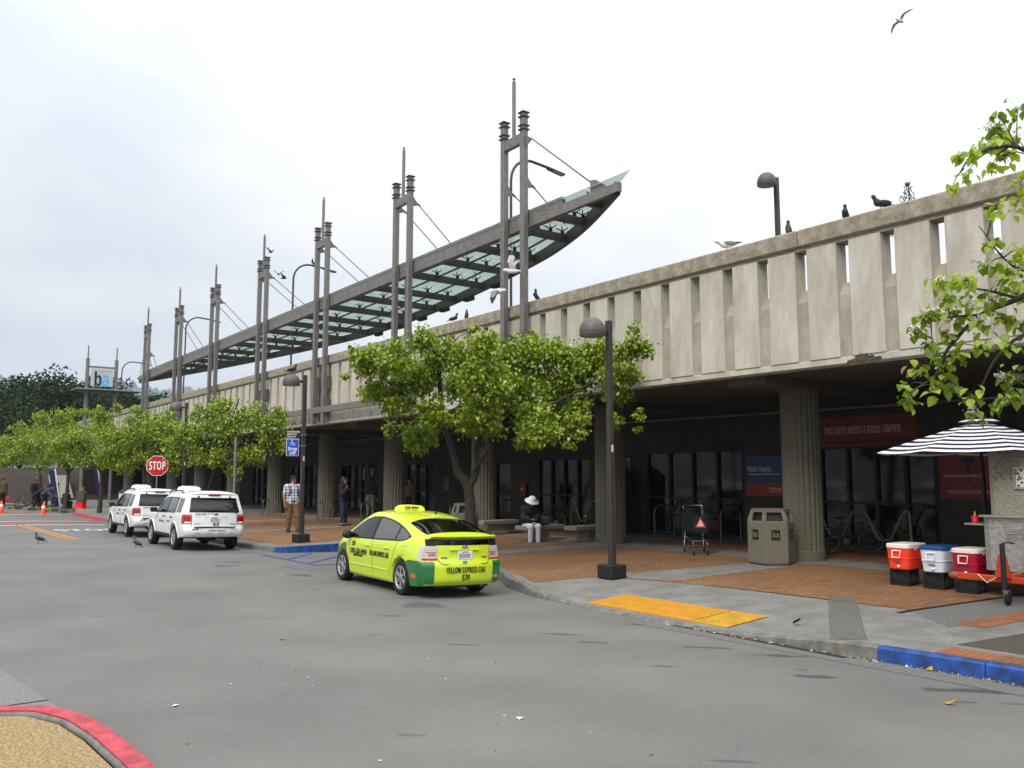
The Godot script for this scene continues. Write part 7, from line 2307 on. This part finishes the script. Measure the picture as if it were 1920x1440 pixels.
func person(label: String, at: Vector3, turn: float, k: float, p: Dictionary, look: Dictionary) -> Node3D:
	var t := thing("person", label, "person", at, turn)
	t.scale = Vector3.ONE * k
	var cell: float = look.get("cell", .02)
	var skin := mat(look.get("skin", Color(.62, .40, .29)), .6)
	var st := SurfaceTool.new()
	var whole := torso_bones(p) + arm_bones(p, 2.0) + leg_bones(p) + foot_bones(p) + [[p.neck - Vector3(0, .03, 0), p.neck + Vector3(0, .04, .01), .06, .055]]
	st.append_from(body_mesh(whole, cell, .05), 0, Transform3D())
	st.append_from(body_mesh(head_bones(p), minf(cell, .011) if cell < .025 else .018, .02), 0, Transform3D())
	for s in ["l", "r"]: st.append_from(body_mesh(hand_bones(p, s), .006 if cell < .025 else .011, .008), 0, Transform3D())
	obj("body", st.commit(), skin, t)
	var h: Vector3 = p.head
	var f: Vector3 = (p.look as Vector3).normalized()
	var x := Vector3.UP.cross(f).normalized()
	var u := f.cross(x).normalized()
	var hb := Transform3D(Basis(x, u, f), h)
	obj("shirt", body_mesh(torso_bones(p) + arm_bones(p, look.get("sleeve", .6)), cell, .05, look.get("loose", .016)), look.shirt, t)
	obj("trousers", body_mesh([[p.pelvis + Vector3(.06, .02, 0), p.pl, .118, .10], [p.pelvis + Vector3(-.06, .02, 0), p.pr, .118, .10]] + leg_bones(p, .94), cell, .04, look.get("leg_loose", .020)), look.trousers, t)
	obj("shoes", body_mesh(foot_bones(p), minf(cell, .016), .02, .010), look.get("shoes", M.black), t)
	var eyes := Mb.new()
	for sx in [-1, 1]: eyes.ball(Vector3(.031 * sx, .012, .080), Vector3(.011, .007, .006), 8, hb)
	obj("eyes", eyes, M.black, t)
	obj("mouth", Mb.new().ball(Vector3(0, -.047, .083), Vector3(.022, .005, .006), 8, hb), mat(Color(.42, .2, .17), .6), t)
	if look.has("hair"):
		var hair: Array = [[h + u * .062 - f * .035, h + u * .058 - f * .002, .092, .088], [h - f * .055 + u * .03, h - f * .06 - u * .03, .075, .06]]
		if look.get("long", false): hair += [[h - f * .06, h - f * .08 - Vector3(0, .30, 0), .075, .06], [h - f * .03 + x * .06, h - f * .05 + x * .07 - Vector3(0, .28, 0), .045, .04], [h - f * .03 - x * .06, h - f * .05 - x * .07 - Vector3(0, .28, 0), .045, .04]]
		obj("hair", body_mesh(hair, minf(cell, .014), .03, .004), look.hair, t)
	if look.has("hat"):
		obj("hat", Mb.new().lathe([Vector2(.205, .03), Vector2(.20, .045), Vector2(.115, .065), Vector2(.108, .10), Vector2(.098, .155), Vector2(.06, .18), Vector2(.001, .185)], 22, hb * Transform3D(Basis(Vector3.RIGHT, .05), Vector3(0, 0, -.012))), look.hat, t)
	if look.has("cap"):
		obj("cap", Mb.new().lathe([Vector2(.104, .05), Vector2(.102, .10), Vector2(.07, .15), Vector2(.001, .165)], 18, hb * Transform3D(Basis(), Vector3(0, 0, -.015))).ball(Vector3(0, .06, .12), Vector3(.075, .010, .075), 12, hb), look.cap, t)
	return t

func people() -> void:
	var plaid := Image.create(128, 128, false, Image.FORMAT_RGB8)
	for y in 128:
		for xx in 128:
			var a := .5 if (xx % 64) < 22 else 0.0
			var b := .5 if (y % 64) < 22 else 0.0
			if (xx % 64) > 40 and (xx % 64) < 45: a = .3
			if (y % 64) > 40 and (y % 64) < 45: b = .3
			plaid.set_pixel(xx, y, Color(.88, .89, .92).lerp(Color(.12, .16, .28), minf(a + b, .92)))
	var pl := mat(Color(.95, .95, .95), .85, 0, ImageTexture.create_from_image(plaid), 5.5)
	pl.uv1_world_triplanar = false
	var khaki := mat(Color(.40, .31, .20), .9)
	# man in the checked shirt, walking towards the kerb
	var p := stand_pose()
	p.merge({"kl": Vector3(.13, .52, .10), "al": Vector3(.16, .10, .12), "tl": Vector3(.27, .035, .22), "kr": Vector3(-.10, .49, .0), "ar": Vector3(-.11, .085, -.06), "tr": Vector3(-.12, .03, .12), "el": Vector3(.27, 1.15, -.06), "wl": Vector3(.27, .90, -.02), "hl": Vector3(.26, .80, .0), "er": Vector3(-.27, 1.14, -.01), "wr": Vector3(-.27, .89, .08), "hr": Vector3(-.25, .79, .11), "head": Vector3(.01, 1.65, .03), "look": Vector3(.35, -.05, 1)}, true)
	var man := person("man in a blue and white checked shirt and khaki trousers walking past the lamp", Vector3(12.25, .09, -29.45), -.1, 1.125, p, {"shirt": pl, "trousers": khaki, "sleeve": .62, "loose": .034, "leg_loose": .034, "hair": mat(Color(.035, .03, .028), .9), "cell": .018, "skin": Color(.58, .36, .26)})
	var hb := facing(p.head, p.look)
	obj("sunglasses", Mb.new().cbox(Vector3(.033, .02, .092), Vector3(.058, .04, .012), .008, hb).cbox(Vector3(-.033, .02, .092), Vector3(.058, .04, .012), .008, hb).tube(hb * Vector3(.06, .025, .09), hb * Vector3(.085, .02, .0), .005, -1, 5).tube(hb * Vector3(-.06, .025, .09), hb * Vector3(-.085, .02, .0), .005, -1, 5), M.black, man)
	var straps := Mb.new()
	for s in [-1, 1]: straps.path([Vector3(.12 * s, 1.20, -.14), Vector3(.135 * s, 1.50, -.05), Vector3(.125 * s, 1.47, .09), Vector3(.12 * s, 1.30, .145), Vector3(.15 * s, 1.14, .10)], .022, 6)
	obj("backpack_straps", straps, M.black, man)
	obj("backpack", Mb.new().cbox(Vector3(0, 1.25, -.20), Vector3(.30, .42, .16), .05), M.black, man)
	obj("belt", Mb.new().lathe([Vector2(.185, -.02), Vector2(.19, 0), Vector2(.185, .02)], 20, Transform3D(Basis.from_scale(Vector3(1.05, 1, .78)), Vector3(0, 1.0, .0))), M.black, man)
	var soles := Mb.new()
	for s in ["l", "r"]: soles.tube(p["a" + s] + Vector3(0, -.075, 0) - (p["t" + s] - p["a" + s]) * .2, p["t" + s] + Vector3(0, -.015, 0), .032, .03, 8)
	obj("white_soles", soles, M.white, man)
	# person in jeans with a hand to the face
	p = stand_pose()
	p.merge({"er": Vector3(-.24, 1.16, .06), "wr": Vector3(-.13, 1.36, .18), "hr": Vector3(-.09, 1.46, .17), "look": Vector3(-.1, .05, 1), "kl": Vector3(.10, .5, .05), "al": Vector3(.12, .09, .06), "tl": Vector3(.13, .03, .24)}, true)
	person("person with long dark hair, dark jacket and blue jeans, hand raised to the face", Vector3(15.22, .12, -31.45), .75, 1.09, p, {"shirt": mat(Color(.025, .028, .032), .8), "trousers": mat(Color(.10, .16, .27), .9), "sleeve": 1.95, "loose": .03, "leg_loose": .012, "hair": mat(Color(.018, .014, .014), .6), "long": true, "cell": .018})
	# by the doors, in shade
	person("person in a dark top and pale trousers standing in shade by the glass doors", Vector3(18.4, .16, -35.2), 2.4, 1.08, stand_pose(), {"shirt": mat(Color(.03, .03, .035), .8), "trousers": mat(Color(.40, .39, .36), .9), "sleeve": 1.9, "hair": mat(Color(.02, .016, .014), .7), "cell": .022})
	person("person in a pale jacket half hidden behind the column over the taxi roof", Vector3(19.0, .16, -32.7), -1.2, 1.03, stand_pose(), {"shirt": mat(Color(.33, .30, .26), .85), "trousers": mat(Color(.04, .04, .05), .9), "sleeve": 1.9, "hair": mat(Color(.02, .016, .014), .7), "cell": .022})
	# seated figure
	p = sit_pose()
	p.look = Vector3(.12, -.40, .9)
	var sit := person("seated person in a white sun hat, dark jacket and white trousers looking down", Vector3(16.02, .03, -20.42), -.30, 1.06, p, {"shirt": mat(Color(.022, .024, .045), .8), "trousers": mat(Color(.76, .75, .80), .85), "sleeve": 1.9, "loose": .04, "leg_loose": .022, "hat": mat(Color(.80, .80, .78), .85), "hair": mat(Color(.06, .05, .045), .8), "shoes": mat(Color(.16, .09, .06), .8), "cell": .018})
	obj("phone", Mb.new().cbox(Vector3(0, .77, .43), Vector3(.07, .012, .13), .004), mat(Color(.03, .03, .035), .3), sit)
	# the group at the far left
	var far := func(label: String, at: Vector3, turn: float, k: float, pose: Dictionary, sh: Color, tr: Color, extra: Dictionary) -> void:
		var d := {"shirt": mat(sh, .9), "trousers": mat(tr, .9), "sleeve": 1.9, "loose": .035, "cell": .032}
		d.merge(extra, true)
		person(label, at, turn, k, pose, d)
	var hair := mat(Color(.03, .025, .02), .8)
	far.call("person in a grey green top bent over behind the bicycle", Vector3(8.95, -.05, -63.6), .95, 1.05, bend_pose(), Color(.11, .12, .11), Color(.045, .042, .05), {"hair": hair})
	far.call("person in pale blue bent forward beside the wire trolley", Vector3(9.25, .05, -62.9), .75, 1.0, bend_pose(), Color(.28, .31, .42), Color(.05, .05, .08), {"hair": mat(Color(.32, .31, .33), .8)})
	far.call("person in a dark cap and coat behind the bent figures", Vector3(9.1, .06, -66.5), .6, 1.02, stand_pose(), Color(.035, .033, .036), Color(.04, .04, .045), {"cap": mat(Color(.20, .06, .04), .8), "hair": hair})
	p = stand_pose()
	p.merge({"er": Vector3(-.42, 1.32, .12), "wr": Vector3(-.66, 1.22, .20), "hr": Vector3(-.75, 1.19, .22), "look": Vector3(-.6, -.1, .7)}, true)
	far.call("person in a maroon top reaching out an arm beside the blue board", Vector3(10.05, .06, -64.9), .45, 1.08, p, Color(.12, .045, .065), Color(.03, .03, .035), {"hair": hair})
	p = sit_pose()
	far.call("person in dark clothes sitting low beside the lamp post at the far left", Vector3(10.15, -.10, -61.4), 2.2, 1.0, p, Color(.03, .03, .035), Color(.035, .035, .05), {"hair": hair})
	far.call("person in an olive jacket and cap sitting on the red crate, back turned", Vector3(10.75, -.02, -59.5), 2.75, 1.08, sit_pose(), Color(.26, .22, .14), Color(.07, .065, .06), {"cap": mat(Color(.30, .26, .19), .8)})
	far.call("person in a beige top walking at the left edge of the photograph", Vector3(7.62, -.05, -70.3), .3, 1.12, stand_pose(), Color(.34, .30, .22), Color(.03, .032, .05), {"hair": hair})
	var sb := thing("shoulder_bag", "pink bag carried by the person at the left edge", "bag", Vector3(7.95, .30, -70.1))
	obj("sack", Mb.new().cbox(Vector3(0, .2, 0), Vector3(.30, .36, .16), .04), mat(Color(.65, .22, .25), .8), sb)
	obj("handles", Mb.new().path([Vector3(-.08, .37, 0), Vector3(-.06, .56, 0), Vector3(.06, .56, 0), Vector3(.08, .37, 0)], .012, 5), mat(Color(.5, .18, .2), .8), sb)

# ---- birds
func pigeon(label: String, at: Vector3, turn: float, upright: float, k := 1.0, tone := 1.0) -> void:
	var t := thing("pigeon", label, "pigeon", at, turn, "pigeons about the station")
	t.scale = Vector3.ONE * k
	var B := Basis(Vector3.RIGHT, -upright)
	var o := Vector3(0, .13, 0)
	var v := func(y: float, z: float, x := 0.0) -> Vector3: return o + B * Vector3(x, y, z)
	var grey := mat(Color(.16 * tone, .17 * tone, .20 * tone), .75)
	var dark := mat(Color(.075 * tone, .08 * tone, .095 * tone), .7)
	var hp: Vector3 = v.call(.075, .115) + Vector3(0, .03, .0)
	obj("body", body_mesh([[v.call(.01, .05), v.call(0, -.06), .058, .046], [v.call(0, -.06), v.call(-.01, -.14), .042, .020], [v.call(.03, .07), hp, .040, .026], [hp, hp + Vector3(0, .012, .012), .027, .024]], .009, .03), grey, t)
	var w := Mb.new()
	for s in [-1, 1]: w.ball(Vector3(.046 * s, .012, -.045), Vector3(.018, .043, .115), 12, Transform3D(B, o))
	obj("wings", w, dark, t)
	obj("tail", Mb.new().cbox(Vector3(0, -.012, -.19), Vector3(.055, .012, .11), .004, Transform3D(B, o)), dark, t)
	obj("beak", Mb.new().tube(hp + Vector3(0, .008, .028), hp + Vector3(0, .0, .058), .008, .002, 6), M.steel_dark, t)
	var l := Mb.new()
	for s in [-1, 1]: l.tube(Vector3(.022 * s, .10, .0), Vector3(.022 * s, .005, .012), .006, .005, 5).tube(Vector3(.022 * s, .006, -.008), Vector3(.022 * s, .004, .045), .005, .003, 5)
	obj("legs", l, mat(Color(.45, .16, .13), .7), t)

func gull_body(t: Node3D, flying: bool) -> void:
	var w := mat(Color(.82, .82, .81), .75)
	obj("body", body_mesh([[Vector3(0, 0, .06), Vector3(0, 0, -.09), .075, .058], [Vector3(0, 0, -.09), Vector3(0, .01, -.24), .052, .018], [Vector3(0, .02, .09), Vector3(0, .075 if not flying else .03, .20), .052, .042], [Vector3(0, .078 if not flying else .03, .20), Vector3(0, .078 if not flying else .03, .22), .043, .036]], .012, .035), w, t)
	obj("beak", Mb.new().tube(Vector3(0, .072 if not flying else .025, .25), Vector3(0, .062 if not flying else .018, .31), .011, .003, 6), mat(Color(.60, .48, .15), .6), t)

func gull_wing(t: Node3D, pts: Array, grey: Material, s: float) -> void:
	# pts: leading edge root, wrist, tip with chord lengths; a thin curved blade with a dark end
	var rows := []
	for i in pts.size():
		var p: Vector3 = pts[i][0]
		var c: float = pts[i][1]
		var q := Vector3(p.x * s, p.y, p.z)
		rows.append([q, q + Vector3(0, .018, -c * .3), q + Vector3(0, .01, -c * .7), q + Vector3(0, -.004, -c), q + Vector3(0, -.008, -c * .6), q + Vector3(0, -.012, -c * .2), q])
	var n := rows.size()
	obj("wing", Mb.new().grid(rows.slice(0, n - 1), true), grey, t)
	obj("wing_tip", Mb.new().grid(rows.slice(n - 2), true), M.black, t)

func birds() -> void:
	var left := atan2(-.8, -.6)
	pigeon("blue grey pigeon facing left on the parapet beside the conifer shoot", Vector3(15.18, 7.13, -8.38), left, .05, 1.2, .9)
	pigeon("dark pigeon sitting upright on the parapet between two others", Vector3(15.2, 7.13, -9.14), left + .9, 1.0, 1.05, .5)
	pigeon("grey pigeon sitting upright on the parapet by the dome lamp post", Vector3(15.2, 7.13, -10.46), 2.4, 1.0, 1.05, 1.1)
	pigeon("pigeon on the parapet just right of the nearest mast tower", Vector3(15.1, 7.13, -18.9), left, .95, 1.1, .6)
	pigeon("grey pigeon in profile on the parapet left of the flying gulls", Vector3(15.1, 7.13, -23.25), atan2(.8, .6), .3, 1.1, 1.3)
	pigeon("small dark pigeon on the parapet right behind another one", Vector3(15.1, 7.13, -22.5), 2.4, 1.0, 1.0, .9)
	pigeon("brownish pigeon sitting on the dome of the lamp with the blue sign", Vector3(10.28, 5.24, -25.0), atan2(.8, .6) + .4, .25, 1.1, .8)
	pigeon("tiny dark bird perched on a bent platform lamp arm", Vector3(22.3, 15.88, -51.36), left, .9, 1.3, .4)
	pigeon("pigeon walking on the road in front of the yellow line", Vector3(4.38, 0, -30.6), left + .3, .35, 1.1, 1.5)
	pigeon("pigeon pecking on the road beside the rear white SUV", Vector3(6.47, -.015, -27.2), left, .5, 1.05, 1.7)
	# gulls
	var grey := mat(Color(.42, .43, .45), .75)
	var pale := mat(Color(.72, .72, .72), .75)
	var g := thing("gull", "white and grey gull standing on the parapet, wings half folded", "gull", Vector3(15.2, 7.31, -12.1), left, "gulls")
	gull_body(g, false)
	var fw := Mb.new()
	for s in [-1, 1]: fw.ball(Vector3(.062 * s, .025, -.06), Vector3(.018, .05, .16), 12)
	obj("folded_wings", fw, grey, g)
	obj("wing_tips", Mb.new().tube(Vector3(.05, .04, -.2), Vector3(.03, .06, -.36), .02, .004, 6).tube(Vector3(-.05, .04, -.2), Vector3(-.03, .06, -.36), .02, .004, 6), M.black, g)
	var lg := Mb.new()
	for s in [-1, 1]: lg.tube(Vector3(.025 * s, -.05, -.01), Vector3(.025 * s, -.178, .0), .007, .006, 5).tube(Vector3(.025 * s, -.177, -.01), Vector3(.025 * s, -.177, .05), .008, .004, 5)
	obj("legs", lg, mat(Color(.6, .5, .25), .7), g)
	g = thing("gull", "white gull flying with wings raised before the nearest mast tower", "gull", Vector3(14.13, 7.85, -18.77), atan2(-.8, -.6), "gulls")
	gull_body(g, true)
	gull_wing(g, [[Vector3(.05, .04, .10), .20], [Vector3(.12, .22, .13), .21], [Vector3(.10, .42, .10), .17], [Vector3(.06, .56, .02), .05]], pale, 1.0)
	gull_wing(g, [[Vector3(.05, .04, .10), .20], [Vector3(.18, .20, .10), .20], [Vector3(.26, .36, .02), .16], [Vector3(.30, .46, -.08), .05]], pale, -1.0)
	g = thing("gull", "white gull flying with drooping wings, lower of the two by the mast", "gull", Vector3(13.84, 7.28, -19.09), atan2(.8, .6) - .2, "gulls")
	gull_body(g, true)
	gull_wing(g, [[Vector3(.05, .04, .10), .20], [Vector3(.20, .12, .06), .22], [Vector3(.36, .04, -.06), .18], [Vector3(.44, -.14, -.16), .05]], pale, 1.0)
	gull_wing(g, [[Vector3(.05, .03, .08), .20], [Vector3(.16, -.06, .06), .2], [Vector3(.22, -.22, .0), .16], [Vector3(.24, -.38, -.06), .05]], grey, -1.0)
	g = thing("gull", "small gull gliding high in the sky at the top right", "gull", Vector3(18.7, 12.75, -9.63), atan2(-.8, -.6) + .5, "gulls")
	g.rotation.z = .5
	g.scale = Vector3.ONE * .55
	gull_body(g, true)
	for s in [-1.0, 1.0]: gull_wing(g, [[Vector3(.05, .03, .10), .18], [Vector3(.26, .10, .10), .17], [Vector3(.46, .08, .0), .12], [Vector3(.62, .03, -.12), .04]], pale, s)
	# pigeons on the wing, far off
	var n := 0
	for q in [[18.03, 15.25, -47.6, .3, "dark bird flying high above the fourth mast"], [18.5, 13.95, -47.5, -.4, "dark bird flying beside the fourth mast, upper of a close pair"], [18.75, 13.72, -47.3, .8, "dark bird flying beside the fourth mast, lower of a close pair"]]:
		var t := thing("flying_pigeon", q[4], "pigeon", Vector3(q[0], q[1], q[2]), q[3], "pigeons in flight")
		var dk := mat(Color(.05, .05, .06), .8)
		obj("body", body_mesh([[Vector3(0, 0, .08), Vector3(0, 0, -.06), .055, .045], [Vector3(0, 0, -.06), Vector3(0, 0, -.18), .04, .03], [Vector3(0, .01, .08), Vector3(0, .02, .15), .035, .026]], .014, .03), dk, t)
		for s in [-1.0, 1.0]: gull_wing(t, [[Vector3(.04, .02, .08), .14], [Vector3(.14, .12, .06), .15], [Vector3(.24, .20, .0), .10], [Vector3(.30, .22, -.06), .03]], dk, s)
		n += 1

func litter() -> void:
	var yel := mat(Color(.62, .50, .10), .8)
	var lm := leaf_mesh(.11, .075, 4)
	for q in [[8.26, -4.18, .4, "fallen yellow leaf lying out on the road, right foreground"], [9.66, -5.05, 1.6, "fallen yellow leaf against the foot of the blue kerb"], [9.72, -3.75, 2.2, "fallen yellow leaf in the litter along the blue kerb, far right"]]:
		var o := thing("fallen_leaf", q[3], "leaf", Vector3(q[0], y_road(q[0]) + .02, q[1]), q[2], "fallen yellow leaves")
		var b := obj("blade", lm, yel, o)
		b.rotation.x = 1.45
		obj("stalk", Mb.new().tube(Vector3.ZERO, Vector3(0, .004, -.05), .002, -1, 4), yel, o)
	var br := thing("dead_leaf", "curled dark brown dead leaf on the concrete ramp", "leaf", Vector3(10.55, y_walk(10.55, -7.3) + .01, -7.35))
	var c := Mb.new()
	c.sm(true)
	var rows := []
	for i in 7:
		var row := []
		for j in 6:
			var a := -1.4 + 2.8 * j / 5.0
			row.append(Vector3(sin(a) * .05 * sin(PI * (i + .6) / 7.2), .03 - cos(a) * .03 + i * .012, -.06 + i * .02))
		rows.append(row)
	obj("curled_blade", c.grid(rows), mat(Color(.14, .045, .035), .8), br)
	obj("stalk", Mb.new().tube(Vector3(0, 0, -.06), Vector3(.02, .02, -.11), .003, -1, 4), mat(Color(.14, .05, .04), .8), br)
	var k := 0
	for q in [[4.34, -10.64, Color(.72, .25, .12), "small orange scrap lying on the open road left of the taxi"], [2.35, -8.2, M.white.albedo_color, "small white scrap on the road near the red island kerb"], [4.6, -6.0, M.white.albedo_color, "small white scrap on the road, bottom centre"], [6.1, -27.9, M.white.albedo_color, "white paper scrap beside the pigeon by the rear SUV"]]:
		var o := thing("paper_scrap", q[3], "scrap", Vector3(q[0], y_road(q[0]) + .006, q[1]), .7 * k, "scraps on the road")
		var m := Mb.new()
		m.sm(false)
		m.quad(Vector3(-.03, 0, -.02), Vector3(.03, .006, -.025), Vector3(.035, .002, .02), Vector3(-.025, .012, .022))
		obj("paper", m, mat(q[2], .8), o)
		k += 1
	# grit, petals and leaf bits gathered along the kerbs and loose on the road
	var tf := []; var cols := []
	for i in 620:
		var z := rng.randf_range(-9.0, 1.0)
		if rng.randf() < .3: z = rng.randf_range(-4.6, -2.0)
		var x := edge_at(kerb_line, z) - absf(rng.randfn()) * .045 - .015
		tf.append(Transform3D(Basis.from_euler(Vector3(rng.randf() * 6, rng.randf() * 6, rng.randf() * 6)).scaled(Vector3.ONE * rng.randf_range(.4, 1.5)), Vector3(x, y_road(x) + .008, z)))
		cols.append([Color(.36, .32, .26), Color(.16, .09, .04), Color(.30, .22, .06), Color(.07, .06, .05), Color(.45, .43, .38)][rng.randi() % 5])
	for i in 130:
		var x := rng.randf_range(1.8, 9.4); var z := rng.randf_range(-30.0, -3.5)
		tf.append(Transform3D(Basis.from_euler(Vector3(0, rng.randf() * 6, rng.randf_range(-.2, .2))).scaled(Vector3.ONE * rng.randf_range(.3, 1.0)), Vector3(x, y_road(x) + .006, z)))
		cols.append([Color(.48, .46, .43), Color(.08, .07, .06), Color(.4, .38, .34)][rng.randi() % 3])
	for i in 200:
		var x := rng.randf_range(10.3, 16.0); var z := rng.randf_range(-14.0, -4.0)
		tf.append(Transform3D(Basis.from_euler(Vector3(0, rng.randf() * 6, rng.randf_range(-.2, .2))).scaled(Vector3.ONE * rng.randf_range(.3, .9)), Vector3(x, y_walk(x, z) + .011, z)))
		cols.append([Color(.58, .56, .52), Color(.10, .08, .06), Color(.4, .3, .15)][rng.randi() % 3])
	var bit := Mb.new()
	bit.sm(false)
	bit.quad(Vector3(-.014, 0, -.009), Vector3(.012, .003, -.011), Vector3(.016, 0, .010), Vector3(-.012, .005, .011))
	many("kerb_litter", bit.done(), M.needle, tf, cols, self)
